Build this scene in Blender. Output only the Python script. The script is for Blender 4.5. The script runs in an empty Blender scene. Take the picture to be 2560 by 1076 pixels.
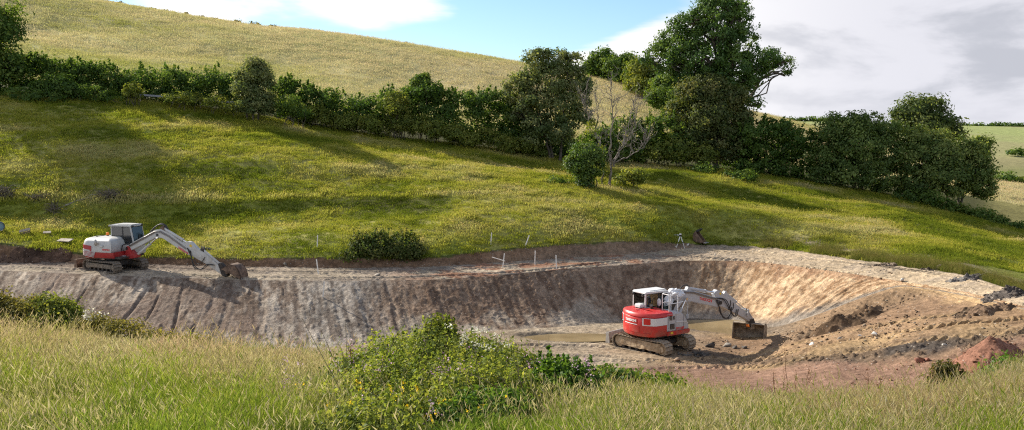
import bpy, math, random
import numpy as np
from mathutils import Vector, Matrix

rng = np.random.default_rng(7)
random.seed(7)
scene = bpy.context.scene
COL = scene.collection
R = math.radians

# ---------------------------------------------------------------- camera (world origin = the photographer's eye)
F_PX, CU, CV, HOR = 2250.0, 1280.0, 538.0, 330.0
PITCH = math.atan((CV - HOR) / F_PX)
cam_data = bpy.data.cameras.new("camera")
cam = bpy.data.objects.new("camera", cam_data)
COL.objects.link(cam)
cam_data.sensor_fit = 'HORIZONTAL'
cam_data.sensor_width = 36.0
cam_data.lens = 36.0 * F_PX / 2560.0
cam_data.clip_start = 0.1
cam_data.clip_end = 5000
cam.location = (0, 0, 0)
cam.rotation_euler = (math.pi / 2 - PITCH, 0, 0)
scene.camera = cam

# ---------------------------------------------------------------- sun and sky
SUN_EL = R(29.0)
SUN_AZ = math.atan2(-0.80, 0.60)            # measured from +Y towards +X
sun_dir = Vector((math.sin(SUN_AZ) * math.cos(SUN_EL), math.cos(SUN_AZ) * math.cos(SUN_EL), math.sin(SUN_EL)))
sl = bpy.data.lights.new("sun", 'SUN')
sl.energy = 5.0
sl.angle = R(0.55)
sl.color = (1.0, 0.93, 0.81)
so = bpy.data.objects.new("sun", sl)
COL.objects.link(so)
so.rotation_euler = (-sun_dir).to_track_quat('-Z', 'Y').to_euler()

world = bpy.data.worlds.new("World")
scene.world = world
world.use_nodes = True
scene.render.engine = 'CYCLES'
scene.cycles.use_denoising = False
scene.cycles.filter_width = 1.15
scene.cycles.max_bounces = 8
scene.cycles.transparent_max_bounces = 12
scene.cycles.transmission_bounces = 4
scene.view_settings.view_transform = 'Standard'
scene.view_settings.look = 'None'
scene.view_settings.exposure = 0.86
scene.view_settings.gamma = 1.0


class NT:
    """small helper to wire shader nodes"""
    def __init__(s, tree):
        s.t = tree
        s.n = tree.nodes
        s.n.clear()

    def __call__(s, kind, **kw):
        nd = s.n.new(kind)
        ins = kw.pop('ins', {})
        for k, v in kw.items():
            setattr(nd, k, v)
        for k, v in ins.items():
            sock = nd.inputs[k]
            if hasattr(v, 'is_output') or isinstance(v, bpy.types.NodeSocket):
                s.t.links.new(v, sock)
            else:
                sock.default_value = v
        return nd

    def math(s, op, a, b=None, c=None, clamp=False):
        nd = s.n.new('ShaderNodeMath')
        nd.operation = op
        nd.use_clamp = clamp
        for i, v in enumerate((a, b, c)):
            if v is None:
                continue
            if isinstance(v, bpy.types.NodeSocket):
                s.t.links.new(v, nd.inputs[i])
            else:
                nd.inputs[i].default_value = v
        return nd.outputs[0]

    def vmath(s, op, a, b=None):
        nd = s.n.new('ShaderNodeVectorMath')
        nd.operation = op
        for i, v in enumerate((a, b)):
            if v is None:
                continue
            if isinstance(v, bpy.types.NodeSocket):
                s.t.links.new(v, nd.inputs[i])
            else:
                nd.inputs[i].default_value = v
        return nd.outputs['Value'] if op in ('LENGTH', 'DOT_PRODUCT') else nd.outputs[0]

    def mix(s, fac, a, b, blend='MIX'):
        nd = s.n.new('ShaderNodeMix')
        nd.data_type = 'RGBA'
        nd.blend_type = blend
        for k, v in (('Factor', fac), ('A', a), ('B', b)):
            sock = [i for i in nd.inputs if i.name == k and (i.type == 'RGBA' or k == 'Factor' and i.type == 'VALUE')][0]
            if isinstance(v, bpy.types.NodeSocket):
                s.t.links.new(v, sock)
            else:
                sock.default_value = v if k == 'Factor' else (tuple(v) + (1,))[:4]
        return [o for o in nd.outputs if o.type == 'RGBA'][0]

    def ramp(s, fac, stops, interp='LINEAR'):
        nd = s.n.new('ShaderNodeValToRGB')
        s.t.links.new(fac, nd.inputs[0])
        cr = nd.color_ramp
        cr.interpolation = interp
        while len(cr.elements) < len(stops):
            cr.elements.new(0.5)
        for e, (p, c) in zip(cr.elements, stops):
            e.position = p
            e.color = (c, c, c, 1) if isinstance(c, (int, float)) else tuple(c) + (1,)
        return nd.outputs[0]

    def smooth(s, x, lo, hi, o0=0.0, o1=1.0):
        nd = s.n.new('ShaderNodeMapRange')
        nd.interpolation_type = 'SMOOTHSTEP'
        s.t.links.new(x, nd.inputs[0])
        for i, v in ((1, lo), (2, hi), (3, o0), (4, o1)):
            nd.inputs[i].default_value = v
        return nd.outputs[0]

    def link(s, a, b):
        s.t.links.new(a, b)


def build_sky():
    t = NT(world.node_tree)
    out = t('ShaderNodeOutputWorld')
    bg = t('ShaderNodeBackground')
    bg.inputs[1].default_value = 0.092
    sky = t('ShaderNodeTexSky', sky_type='NISHITA', sun_disc=False, sun_elevation=SUN_EL, sun_rotation=SUN_AZ,
            altitude=100.0, air_density=1.0, dust_density=0.3, ozone_density=1.6)
    tc = t('ShaderNodeTexCoord')
    d = t.vmath('NORMALIZE', tc.outputs['Generated'])
    sep = t('ShaderNodeSeparateXYZ', ins={0: d})
    # clouds lie on a flat deck: direction projected on a plane overhead
    zz = t.math('ADD', t.math('MAXIMUM', sep.outputs[2], 0.0), 0.09)
    px = t.math('DIVIDE', sep.outputs[0], zz)
    py = t.math('DIVIDE', sep.outputs[1], zz)
    pl = t('ShaderNodeCombineXYZ', ins={0: px, 1: py, 2: 0.0})
    n1 = t('ShaderNodeTexNoise', noise_dimensions='3D', ins={'Vector': pl.outputs[0], 'Scale': 0.55, 'Detail': 7.0, 'Roughness': 0.55, 'Distortion': 0.5})
    n2 = t('ShaderNodeTexNoise', noise_dimensions='3D', ins={'Vector': t.vmath('ADD', pl.outputs[0], (7.3, 2.1, 4.0)), 'Scale': 0.55, 'Detail': 3.0, 'Roughness': 0.5})
    # billow noise in direction space for cloud edges near the skyline
    n3 = t('ShaderNodeTexNoise', noise_dimensions='3D', ins={'Vector': t.vmath('MULTIPLY', d, (7.0, 7.0, 15.0)), 'Scale': 1.0, 'Detail': 5.0, 'Roughness': 0.52})
    cover = t.math('ADD', n1.outputs[0], t.math('MULTIPLY', t.math('SUBTRACT', n3.outputs[0], 0.5), 0.55))

    def blob(u, v, ru, rv, tilt=0.0):
        a = (u - CU) / F_PX
        e = (HOR - v) / F_PX
        c = Vector((a, 1.0, e)).normalized()
        df = t.vmath('SUBTRACT', d, tuple(c))
        sp = t('ShaderNodeSeparateXYZ', ins={0: df})
        ex = t.math('ADD', sp.outputs[2], t.math('MULTIPLY', sp.outputs[0], tilt))
        q = t('ShaderNodeCombineXYZ', ins={0: t.math('MULTIPLY', sp.outputs[0], F_PX / ru), 1: t.math('MULTIPLY', sp.outputs[1], F_PX / ru), 2: t.math('MULTIPLY', ex, F_PX / rv)})
        return t.smooth(t.vmath('LENGTH', q.outputs[0]), 0.0, 1.0, 1.0, 0.0)
    # fair-weather gaps and banks in the part of the sky in view
    gap = t.math('ADD', blob(1330, 70, 620, 150, -0.12), t.math('MULTIPLY', blob(760, 85, 260, 70, 0.16), 0.7))
    gap = t.math('ADD', gap, t.math('MULTIPLY', blob(300, 10, 260, 60, 0.1), 0.55))
    bank = t.math('ADD', blob(1500, 160, 430, 110, -0.2), t.math('MULTIPLY', blob(950, 15, 420, 130), 1.0))
    bank = t.math('ADD', bank, t.math('MULTIPLY', blob(520, 45, 420, 70, 0.12), 0.9))
    bank = t.math('ADD', bank, t.math('MULTIPLY', blob(2300, 120, 950, 380), 1.7))
    cover = t.math('SUBTRACT', cover, t.math('MULTIPLY', gap, 0.50))
    cover = t.math('ADD', cover, t.math('MULTIPLY', bank, 0.25))
    cover = t.math('ADD', cover, t.smooth(sep.outputs[2], 0.005, 0.05, 0.34, 0.0))
    mask = t.smooth(cover, 0.40, 0.64)
    # sunlit white tops on the sun side, grey undersides away from it
    away = t.smooth(sep.outputs[0], 0.05, 0.42)
    n5 = t('ShaderNodeTexNoise', noise_dimensions='3D', ins={'Vector': t.vmath('ADD', t.vmath('MULTIPLY', d, (6.0, 6.0, 15.0)), (4.4, 1.7, 2.9)), 'Scale': 1.0, 'Detail': 6.0, 'Roughness': 0.55, 'Distortion': 0.25})
    shade = t.smooth(t.math('ADD', t.math('MULTIPLY', n5.outputs[0], 0.85), t.math('MULTIPLY', n2.outputs[0], 0.2)), 0.42, 0.62)
    shade = t.math('MULTIPLY', shade, t.smooth(sep.outputs[2], 0.005, 0.06, 0.45, 1.0))
    white = (7.2, 7.1, 7.05)
    lilac = (5.0, 5.0, 5.4)
    grey = (3.45, 3.55, 3.95)
    lit = t.mix(away, white, lilac)
    greyc = t.mix(t.math('MULTIPLY', away, t.smooth(shade, 0.0, 1.0, 0.05, 1.0)), lit, grey)
    final = t.mix(mask, t.mix(1.0, sky.outputs[0], (0.76, 0.88, 1.0), 'MULTIPLY'), greyc)
    t.link(final, bg.inputs[0])
    t.link(bg.outputs[0], out.inputs[0])


build_sky()


# ---------------------------------------------------------------- generic helpers
def pdir(u, v):
    a, b = (u - CU) / F_PX, (CV - v) / F_PX
    return np.array([a, math.cos(PITCH) + b * math.sin(PITCH), -math.sin(PITCH) + b * math.cos(PITCH)])


def PY(u, v, Y):
    d = pdir(u, v)
    return d * (Y / d[1])


def PZ(u, v, z):
    d = pdir(u, v)
    return d * (z / d[2])


def hsh(ix, iy, seed):
    h = np.sin(ix * 127.1 + iy * 311.7 + seed * 74.7) * 43758.5453
    return h - np.floor(h)


def vnoise(x, y, seed=0):
    x = np.asarray(x, float)
    y = np.asarray(y, float)
    ix, iy = np.floor(x), np.floor(y)
    fx, fy = x - ix, y - iy
    fx = fx * fx * (3 - 2 * fx)
    fy = fy * fy * (3 - 2 * fy)
    a, b = hsh(ix, iy, seed), hsh(ix + 1, iy, seed)
    c, d = hsh(ix, iy + 1, seed), hsh(ix + 1, iy + 1, seed)
    return (a * (1 - fx) + b * fx) * (1 - fy) + (c * (1 - fx) + d * fx) * fy


def fbm(x, y, seed=0, octv=4, gain=0.5):
    s, a, n = 0.0, 1.0, 0.0
    for k in range(octv):
        s = s + a * vnoise(x * 2 ** k, y * 2 ** k, seed + 13 * k)
        n += a
        a *= gain
    return s / n          # 0..1


def sstep(x, a, b):
    t = np.clip((x - a) / (b - a), 0, 1)
    return t * t * (3 - 2 * t)


def tag(o, label=None, cat=None, group=None, kind=None):
    if label:
        o['label'] = label
    if cat:
        o['category'] = cat
    if group:
        o['group'] = group
    if kind:
        o['kind'] = kind
    return o


def link(o, parent=None):
    COL.objects.link(o)
    if parent is not None:
        o.parent = parent
    return o


def empty(name, loc=(0, 0, 0), rz=0.0):
    o = bpy.data.objects.new(name, None)
    o.empty_display_size = 0.3
    o.location = loc
    o.rotation_euler = (0, 0, rz)
    return link(o)


def mesh_np(name, verts, faces, mat=None, parent=None, cols=None, smooth=False):
    """faces: (n,3) or (n,4) int array; cols: per-vertex rgb"""
    me = bpy.data.meshes.new(name)
    verts = np.asarray(verts, np.float32)
    faces = np.asarray(faces, np.int32)
    n, k = faces.shape
    me.vertices.add(len(verts))
    me.vertices.foreach_set('co', verts.ravel())
    me.loops.add(n * k)
    me.loops.foreach_set('vertex_index', faces.ravel())
    me.polygons.add(n)
    me.polygons.foreach_set('loop_start', np.arange(0, n * k, k, dtype=np.int32))
    me.polygons.foreach_set('loop_total', np.full(n, k, np.int32))
    if smooth:
        me.polygons.foreach_set('use_smooth', np.ones(n, bool))
    me.update(calc_edges=True)
    if cols is not None:
        at = me.attributes.new('col', 'FLOAT_COLOR', 'POINT')
        c = np.ones((len(verts), 4), np.float32)
        c[:, :3] = cols
        at.data.foreach_set('color', c.ravel())
    if mat:
        me.materials.append(mat)
    o = bpy.data.objects.new(name, me)
    return link(o, parent)


class MB:
    """collects simple solids into one mesh"""
    def __init__(s):
        s.v, s.f = [], []

    def add(s, vs, fs):
        o = len(s.v)
        s.v += [tuple(p) for p in vs]
        s.f += [tuple(i + o for i in f) for f in fs]
        return s

    def box(s, c, size, rot=None):
        hx, hy, hz = size[0] / 2, size[1] / 2, size[2] / 2
        P = [Vector((x, y, z)) for x in (-hx, hx) for y in (-hy, hy) for z in (-hz, hz)]
        if rot is not None:
            P = [rot @ p for p in P]
        c = Vector(c)
        return s.add([p + c for p in P], [(0, 1, 3, 2), (4, 6, 7, 5), (0, 4, 5, 1), (2, 3, 7, 6), (0, 2, 6, 4), (1, 5, 7, 3)])

    def prism(s, poly, y0, y1, poly2=None):
        """polygon in x,z extruded along y"""
        n = len(poly)
        p2 = poly2 or poly
        vs = [(x, y0, z) for x, z in poly] + [(x, y1, z) for x, z in p2]
        fs = [tuple(range(n)), tuple(range(2 * n - 1, n - 1, -1))]
        fs += [(i, i + n, (i + 1) % n + n, (i + 1) % n) for i in range(n)]
        return s.add(vs, fs)

    def prism_z(s, poly, z0, z1, poly2=None):
        n = len(poly)
        p2 = poly2 or poly
        vs = [(x, y, z0) for x, y in poly] + [(x, y, z1) for x, y in p2]
        fs = [tuple(range(n - 1, -1, -1)), tuple(range(n, 2 * n))]
        fs += [(i, (i + 1) % n, (i + 1) % n + n, i + n) for i in range(n)]
        return s.add(vs, fs)

    def cyl(s, p0, p1, r0, r1=None, n=12):
        return s.tube([p0, p1], [r0, r0 if r1 is None else r1], n)

    def tube(s, pts, r, n=8, cap=True):
        pts = [Vector(p) for p in pts]
        rs = r if isinstance(r, (list, tuple)) else [r] * len(pts)
        vs, fs = [], []
        up = None
        for i, p in enumerate(pts):
            d = (pts[min(i + 1, len(pts) - 1)] - pts[max(i - 1, 0)]).normalized()
            if up is None:
                up = d.orthogonal().normalized()
            a = (up - d * up.dot(d))
            a = a.normalized() if a.length > 1e-6 else d.orthogonal().normalized()
            up = a
            b = d.cross(a)
            for k in range(n):
                t = 2 * math.pi * k / n
                vs.append(p + (a * math.cos(t) + b * math.sin(t)) * rs[i])
        for i in range(len(pts) - 1):
            for k in range(n):
                fs.append((i * n + k, i * n + (k + 1) % n, (i + 1) * n + (k + 1) % n, (i + 1) * n + k))
        if cap:
            fs.append(tuple(range(n - 1, -1, -1)))
            fs.append(tuple(range((len(pts) - 1) * n, len(pts) * n)))
        return s.add(vs, fs)

    def loft(s, loops, cap=True):
        n = len(loops[0])
        vs = [p for L in loops for p in L]
        fs = []
        for i in range(len(loops) - 1):
            for k in range(n):
                fs.append((i * n + k, i * n + (k + 1) % n, (i + 1) * n + (k + 1) % n, (i + 1) * n + k))
        if cap:
            fs.append(tuple(range(n - 1, -1, -1)))
            fs.append(tuple(range((len(loops) - 1) * n, len(loops) * n)))
        return s.add(vs, fs)

    def build(s, name, mat, parent=None, M=None, bevel=0.0, smooth=False, seg=2):
        me = bpy.data.meshes.new(name)
        vs = [tuple(M @ Vector(p)) for p in s.v] if M is not None else s.v
        me.from_pydata(vs, [], s.f)
        import bmesh
        bm = bmesh.new()
        bm.from_mesh(me)
        bmesh.ops.recalc_face_normals(bm, faces=bm.faces)
        if bevel > 0:
            ed = [e for e in bm.edges if len(e.link_faces) == 2 and e.calc_face_angle(0) > 0.6]
            bmesh.ops.bevel(bm, geom=ed, offset=bevel, segments=seg, affect='EDGES', clamp_overlap=True)
        bm.to_mesh(me)
        bm.free()
        if smooth:
            me.polygons.foreach_set('use_smooth', np.ones(len(me.polygons), bool))
            try:
                me.set_sharp_from_angle(angle=R(38))
            except Exception:
                pass
        me.materials.append(mat)
        o = bpy.data.objects.new(name, me)
        return link(o, parent)


# ---------------------------------------------------------------- materials
def mat_new(name):
    m = bpy.data.materials.new(name)
    m.use_nodes = True
    return m, NT(m.node_tree)


def mat_paint(name, col, rough=0.4, dirt=0.25, metal=0.0, dirtcol=(0.26, 0.195, 0.13), spec=0.5, splash=0.0):
    """painted metal with dust and scuffs"""
    m, t = mat_new(name)
    out = t('ShaderNodeOutputMaterial')
    b = t('ShaderNodeBsdfPrincipled')
    tc = t('ShaderNodeTexCoord')
    n = t('ShaderNodeTexNoise', ins={'Vector': tc.outputs['Object'], 'Scale': 2.3, 'Detail': 8.0, 'Roughness': 0.65})
    n2 = t('ShaderNodeTexNoise', ins={'Vector': tc.outputs['Object'], 'Scale': 22.0, 'Detail': 4.0, 'Roughness': 0.7})
    f = t.smooth(t.math('ADD', t.math('MULTIPLY', n.outputs[0], 0.7), t.math('MULTIPLY', n2.outputs[0], 0.3)), 0.42, 0.72, 0.0, dirt)
    sz = t('ShaderNodeSeparateXYZ', ins={0: tc.outputs['Object']})
    low = t.math('MULTIPLY', t.smooth(sz.outputs[2], 0.75, 1.55, 0.9, 0.0), t.smooth(n.outputs[0], 0.36, 0.62))
    f = t.math('MAXIMUM', f, t.math('MULTIPLY', low, splash))
    c = t.mix(f, col, dirtcol)
    t.link(c, b.inputs['Base Color'])
    t.link(t.math('ADD', t.math('MULTIPLY', f, 0.5), rough, clamp=True), b.inputs['Roughness'])
    b.inputs['Metallic'].default_value = metal
    b.inputs['Specular IOR Level'].default_value = spec
    t.link(b.outputs[0], out.inputs[0])
    return m


def mat_leaf(name, trans=0.50, gloss=0.012, hue=(1.3, 1.2, 0.6)):
    """leaf: per-leaf colour from the mesh, light passing through it"""
    m, t = mat_new(name)
    out = t('ShaderNodeOutputMaterial')
    at = t('ShaderNodeAttribute', attribute_name='col')
    df = t('ShaderNodeBsdfDiffuse')
    tr = t('ShaderNodeBsdfTranslucent')
    gl = t('ShaderNodeBsdfGlossy')
    gl.inputs['Roughness'].default_value = 0.55
    gl.inputs['Color'].default_value = (1, 1, 1, 1)
    t.link(at.outputs[0], df.inputs[0])
    tcol = t.mix(1.0, at.outputs[0], hue, 'MULTIPLY')
    t.link(tcol, tr.inputs[0])
    mx = t('ShaderNodeMixShader')
    mx.inputs[0].default_value = trans
    t.link(df.outputs[0], mx.inputs[1])
    t.link(tr.outputs[0], mx.inputs[2])
    mg = t('ShaderNodeMixShader')
    mg.inputs[0].default_value = gloss
    t.link(mx.outputs[0], mg.inputs[1])
    t.link(gl.outputs[0], mg.inputs[2])
    t.link(mg.outputs[0], out.inputs[0])
    return m


def mat_grass(name, trans=0.45):
    """blade colour = tuft colour (per instance) x blade colour (per vertex)"""
    m, t = mat_new(name)
    out = t('ShaderNodeOutputMaterial')
    a1 = t('ShaderNodeAttribute', attribute_name='gcol', attribute_type='INSTANCER')
    a2 = t('ShaderNodeAttribute', attribute_name='col')
    c = t.mix(1.0, a1.outputs[0], a2.outputs[0], 'MULTIPLY')
    df = t('ShaderNodeBsdfDiffuse')
    tr = t('ShaderNodeBsdfTranslucent')
    t.link(c, df.inputs[0])
    t.link(t.mix(1.0, c, (1.12, 1.15, 0.8), 'MULTIPLY'), tr.inputs[0])
    mx = t('ShaderNodeMixShader')
    mx.inputs[0].default_value = trans
    t.link(df.outputs[0], mx.inputs[1])
    t.link(tr.outputs[0], mx.inputs[2])
    t.link(mx.outputs[0], out.inputs[0])
    return m


def mat_soil(name, scale=1.0, bump=0.6, stones=0.5, rough=0.92):
    """soil: colour of the layer from the mesh, with grain, crumbs and pale stone chips"""
    m, t = mat_new(name)
    out = t('ShaderNodeOutputMaterial')
    b = t('ShaderNodeBsdfPrincipled')
    at = t('ShaderNodeAttribute', attribute_name='col')
    tc = t('ShaderNodeTexCoord')
    n = t('ShaderNodeTexNoise', ins={'Vector': tc.outputs['Object'], 'Scale': 3.2 * scale, 'Detail': 9.0, 'Roughness': 0.68})
    n2 = t('ShaderNodeTexNoise', ins={'Vector': tc.outputs['Object'], 'Scale': 0.35 * scale, 'Detail': 4.0})
    v = t('ShaderNodeTexVoronoi', ins={'Vector': tc.outputs['Object'], 'Scale': 7.0 * scale, 'Randomness': 1.0})
    vs = t('ShaderNodeSeparateColor', ins={0: v.outputs['Color']})
    chip = t.math('MULTIPLY', t.smooth(v.outputs['Distance'], 0.16, 0.30, 1.0, 0.0), t.smooth(vs.outputs[0], 0.78, 0.86))
    n4 = t('ShaderNodeTexNoise', ins={'Vector': tc.outputs['Object'], 'Scale': 14.0 * scale, 'Detail': 5.0, 'Roughness': 0.7})
    k = t.math('MULTIPLY', t.smooth(n.outputs[0], 0.30, 0.72, 0.66, 1.34), t.smooth(n4.outputs[0], 0.32, 0.68, 0.72, 1.28))
    k = t.math('MULTIPLY', k, t.smooth(n2.outputs[0], 0.3, 0.7, 0.86, 1.14))
    kk = t('ShaderNodeCombineXYZ', ins={0: k, 1: k, 2: k})
    c = t.mix(1.0, at.outputs[0], kk.outputs[0], 'MULTIPLY')
    c = t.mix(t.math('MULTIPLY', chip, stones), c, (0.46, 0.41, 0.35))
    t.link(c, b.inputs['Base Color'])
    b.inputs['Roughness'].default_value = rough
    b.inputs['Specular IOR Level'].default_value = 0.04
    bp = t('ShaderNodeBump')
    bp.inputs['Strength'].default_value = bump
    bp.inputs['Distance'].default_value = 0.08
    t.link(t.math('ADD', t.math('ADD', n.outputs[0], t.math('MULTIPLY', n4.outputs[0], 0.45)), t.math('MULTIPLY', chip, 0.25)), bp.inputs['Height'])
    t.link(bp.outputs[0], b.inputs['Normal'])
    t.link(b.outputs[0], out.inputs[0])
    return m


def mat_simple(name, c0, c1, scale=4.0, rough=0.85, bump=0.3, spec=0.3, dist=0.02):
    m, t = mat_new(name)
    out = t('ShaderNodeOutputMaterial')
    b = t('ShaderNodeBsdfPrincipled')
    tc = t('ShaderNodeTexCoord')
    n = t('ShaderNodeTexNoise', ins={'Vector': tc.outputs['Object'], 'Scale': scale, 'Detail': 7.0, 'Roughness': 0.65})
    f = t.smooth(n.outputs[0], 0.34, 0.66)
    t.link(t.mix(f, c0, c1), b.inputs['Base Color'])
    b.inputs['Roughness'].default_value = rough
    b.inputs['Specular IOR Level'].default_value = spec
    bp = t('ShaderNodeBump')
    bp.inputs['Strength'].default_value = bump
    bp.inputs['Distance'].default_value = dist
    t.link(n.outputs[0], bp.inputs['Height'])
    t.link(bp.outputs[0], b.inputs['Normal'])
    t.link(b.outputs[0], out.inputs[0])
    return m


def mat_glass(name, tint=(0.50, 0.60, 0.57)):
    m, t = mat_new(name)
    out = t('ShaderNodeOutputMaterial')
    tr = t('ShaderNodeBsdfTransparent')
    tr.inputs[0].default_value = tint + (1,)
    gl = t('ShaderNodeBsdfGlossy')
    gl.inputs['Roughness'].default_value = 0.04
    fr = t('ShaderNodeFresnel')
    fr.inputs[0].default_value = 1.6
    mx = t('ShaderNodeMixShader')
    t.link(t.math('ADD', t.math('MULTIPLY', fr.outputs[0], 1.0), 0.05, clamp=True), mx.inputs[0])
    t.link(tr.outputs[0], mx.inputs[1])
    t.link(gl.outputs[0], mx.inputs[2])
    t.link(mx.outputs[0], out.inputs[0])
    return m


M_LEAF = mat_leaf('leaf')
M_GLOSSLEAF = mat_leaf('glossy_leaf', 0.42, 0.02)
M_PETAL = mat_leaf('petal', 0.4, 0.0, (1.1, 1.1, 1.1))
M_GRASS = mat_grass('grass')
M_SOIL = mat_soil('soil')
M_SHALE = mat_soil('shale_slope', 1.3, 1.0, 0.75)
M_TURF = mat_soil('turf_ground', 1.0, 0.4, 0.0)
M_BARK = mat_simple('bark', (0.05, 0.04, 0.03), (0.13, 0.105, 0.08), 6.0)
M_DEADWOOD = mat_simple('dead_wood', (0.16, 0.14, 0.12), (0.36, 0.32, 0.27), 7.0)
M_STONE = mat_simple('stone', (0.16, 0.14, 0.12), (0.34, 0.30, 0.25), 5.0)

# ---------------------------------------------------------------- terrain: feature lines across the valley, each a polyline of world points
def line_z(pts):
    return np.array([PZ(u, v, z) for u, v, z in pts])


def line_y(pts):
    return np.array([PY(u, v, Y) for u, v, Y in pts])


U13 = [-300, 0, 300, 600, 900, 1200, 1500, 1800, 2100, 2250, 2400, 2560, 2860]
LINES = {}
LINES['near'] = line_y([(u, 4300, 1.0) for u in (-300, 2860)])
LINES['front'] = line_y([(-300, 1090, 9), (600, 1110, 9), (1300, 1110, 9), (2000, 1140, 9), (2860, 1090, 9)])
LINES['meadow_edge'] = line_y([(-300, 860, 21), (0, 885, 21), (300, 900, 20.5), (600, 928, 20), (900, 955, 19), (1200, 980, 18), (1500, 1022, 17.5),
                               (1800, 1050, 17.5), (2100, 1058, 17.5), (2250, 1052, 18), (2400, 1022, 18.5), (2560, 945, 19.5), (2860, 860, 21)])
LINES['apron'] = line_z([(-300, 1010, -9.9), (600, 1010, -10.0), (1200, 1000, -10.0), (1500, 990, -9.8), (1800, 985, -9.5), (2100, 985, -9.25),
                         (2250, 975, -9.0), (2400, 950, -8.6), (2560, 905, -8.0), (2860, 850, -7.4)])
LINES['floor'] = line_z([(-300, 905, -10.4), (600, 905, -10.4), (1200, 900, -10.35), (1500, 888, -10.38), (1700, 880, -10.42), (1780, 872, -10.6), (1850, 866, -10.75), (1910, 864, -10.6), (2000, 862, -9.75), (2100, 850, -9.2),
                         (2250, 850, -8.6), (2400, 850, -8.1), (2560, 848, -7.6), (2860, 820, -7.2)])
LINES['foot'] = line_z([(-300, 884, -10.4), (0, 882, -10.4), (300, 880, -10.4), (600, 876, -10.35), (860, 866, -10.3), (1050, 848, -10.2), (1200, 830, -10.1), (1320, 822, -10.15),
                        (1430, 816, -10.3), (1600, 799, -10.65), (1700, 795, -10.8), (1850, 800, -10.9), (1930, 823, -10.75), (2050, 785, -9.6), (2150, 746, -8.7), (2250, 713, -7.85),
                        (2400, 737, -7.6), (2560, 776, -7.35), (2860, 790, -7.1)])
LINES['rim'] = line_z([(-300, 668, -7.9), (0, 677, -7.95), (300, 690, -8.0), (600, 700, -8.05), (860, 703, -8.05), (1100, 699, -8.05), (1250, 689, -8.05), (1430, 672, -8.0),
                       (1600, 660, -8.0), (1700, 652, -8.0), (1850, 652, -7.95), (1930, 659, -7.9), (2050, 674, -7.8), (2150, 688, -7.75), (2250, 704, -7.75),
                       (2400, 728, -7.5), (2560, 768, -7.3), (2860, 780, -7.05)])
LINES['bank_foot'] = line_z([(-300, 648, -7.75), (0, 654, -7.8), (300, 659, -7.85), (600, 667, -7.9), (860, 671, -7.9), (1100, 667, -7.9), (1250, 656, -7.9), (1430, 645, -7.8),
                             (1600, 634, -7.7), (1700, 622, -7.65), (1800, 617, -7.6), (1950, 625, -7.6), (2100, 648, -7.5), (2250, 671, -7.4), (2400, 690, -7.25), (2560, 742, -7.15), (2860, 760, -7.0)])
_bf = LINES['bank_foot']
_vt = {-300: 590, 0: 606, 150: 628, 300: 641, 600: 646, 860: 642, 1000: 646, 1100: 641, 1250: 623, 1430: 609, 1600: 601, 1680: 605, 1750: 611, 1800: 612, 1950: 620, 2100: 643, 2250: 665, 2400: 684, 2560: 736, 2860: 752}
_s0 = _bf[:, 0] / _bf[:, 1]


def _bt(u, v):
    s = (u - CU) / F_PX
    Y = np.interp(s, _s0, _bf[:, 1]) + 0.55
    return PY(u, v, Y)


LINES['bank_top'] = np.array([_bt(u, v) for u, v in sorted(_vt.items())])
LINES['terrace_low'] = line_y([(-300, 532, 59.9), (0, 540, 59.9), (300, 542, 59.9), (700, 533, 59.9), (1000, 516, 60.8), (1300, 500, 62), (1500, 505, 62.5), (1800, 525, 62.5), (2100, 560, 62), (2400, 615, 60), (2560, 655, 57), (2860, 700, 53)])
LINES['terrace_top'] = line_y([(-300, 492, 60.9), (0, 500, 60.9), (300, 503, 60.9), (700, 499, 60.9), (1000, 494, 61.8), (1300, 490, 63), (1500, 496, 63.6), (1800, 518, 63.8), (2100, 554, 63.2), (2400, 606, 61.5), (2560, 645, 58.5), (2860, 690, 54.5)])
LINES['hedge_front'] = line_y([(-300, 225, 76), (0, 240, 77), (300, 252, 78), (600, 290, 78), (900, 345, 78), (1200, 375, 79), (1400, 402, 79.5), (1600, 418, 80), (1800, 432, 79), (2000, 458, 78),
                               (2200, 490, 77), (2400, 535, 75), (2560, 580, 72), (2860, 640, 68)])
LINES['hedge_back'] = line_y([(-300, 180, 84), (0, 205, 85), (300, 225, 86), (600, 262, 86), (900, 310, 87), (1200, 345, 88), (1400, 365, 89), (1600, 375, 90), (1800, 392, 92), (2000, 415, 94),
                              (2200, 445, 94), (2400, 485, 90), (2560, 515, 86), (2860, 560, 82)])
LINES['slope_mid'] = line_y([(-300, 60, 110), (0, 95, 110), (600, 168, 112), (950, 215, 112), (1280, 262, 112), (1500, 290, 113), (1650, 305, 115), (1900, 340, 118), (2100, 385, 118), (2300, 440, 115), (2560, 470, 110), (2860, 500, 105)])
LINES['ridge'] = line_y([(-300, -110, 150), (0, -48, 150), (200, 0, 150), (420, 36, 150), (600, 62, 150), (950, 105, 148), (1280, 156, 146), (1500, 198, 145), (1700, 243, 145), (1900, 283, 145), (2035, 318, 145), (2200, 365, 142), (2400, 432, 140), (2480, 458, 138), (2560, 476, 135), (2860, 520, 130)])
LINES['ridge_back'] = np.array([(p[0] * 1.35, p[1] * 1.35, p[2] - (3.0 if p[0] < 25 else 14.0)) for p in LINES['ridge']])
LINES['valley'] = line_y([(-300, 470, 330), (1200, 470, 330), (1900, 480, 330), (2560, 500, 330), (2860, 510, 330)])
LINES['far_mid'] = line_y([(-300, 395, 480), (1200, 390, 480), (1900, 380, 480), (2300, 385, 480), (2560, 390, 480), (2860, 395, 480)])
LINES['far_ridge'] = line_y([(-300, 330, 700), (1200, 320, 700), (1950, 303, 700), (2050, 304, 700), (2300, 313, 700), (2560, 318, 700), (2860, 322, 700)])
LINES['far_back'] = line_y([(-300, 345, 1500), (2860, 345, 1500)])
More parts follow.
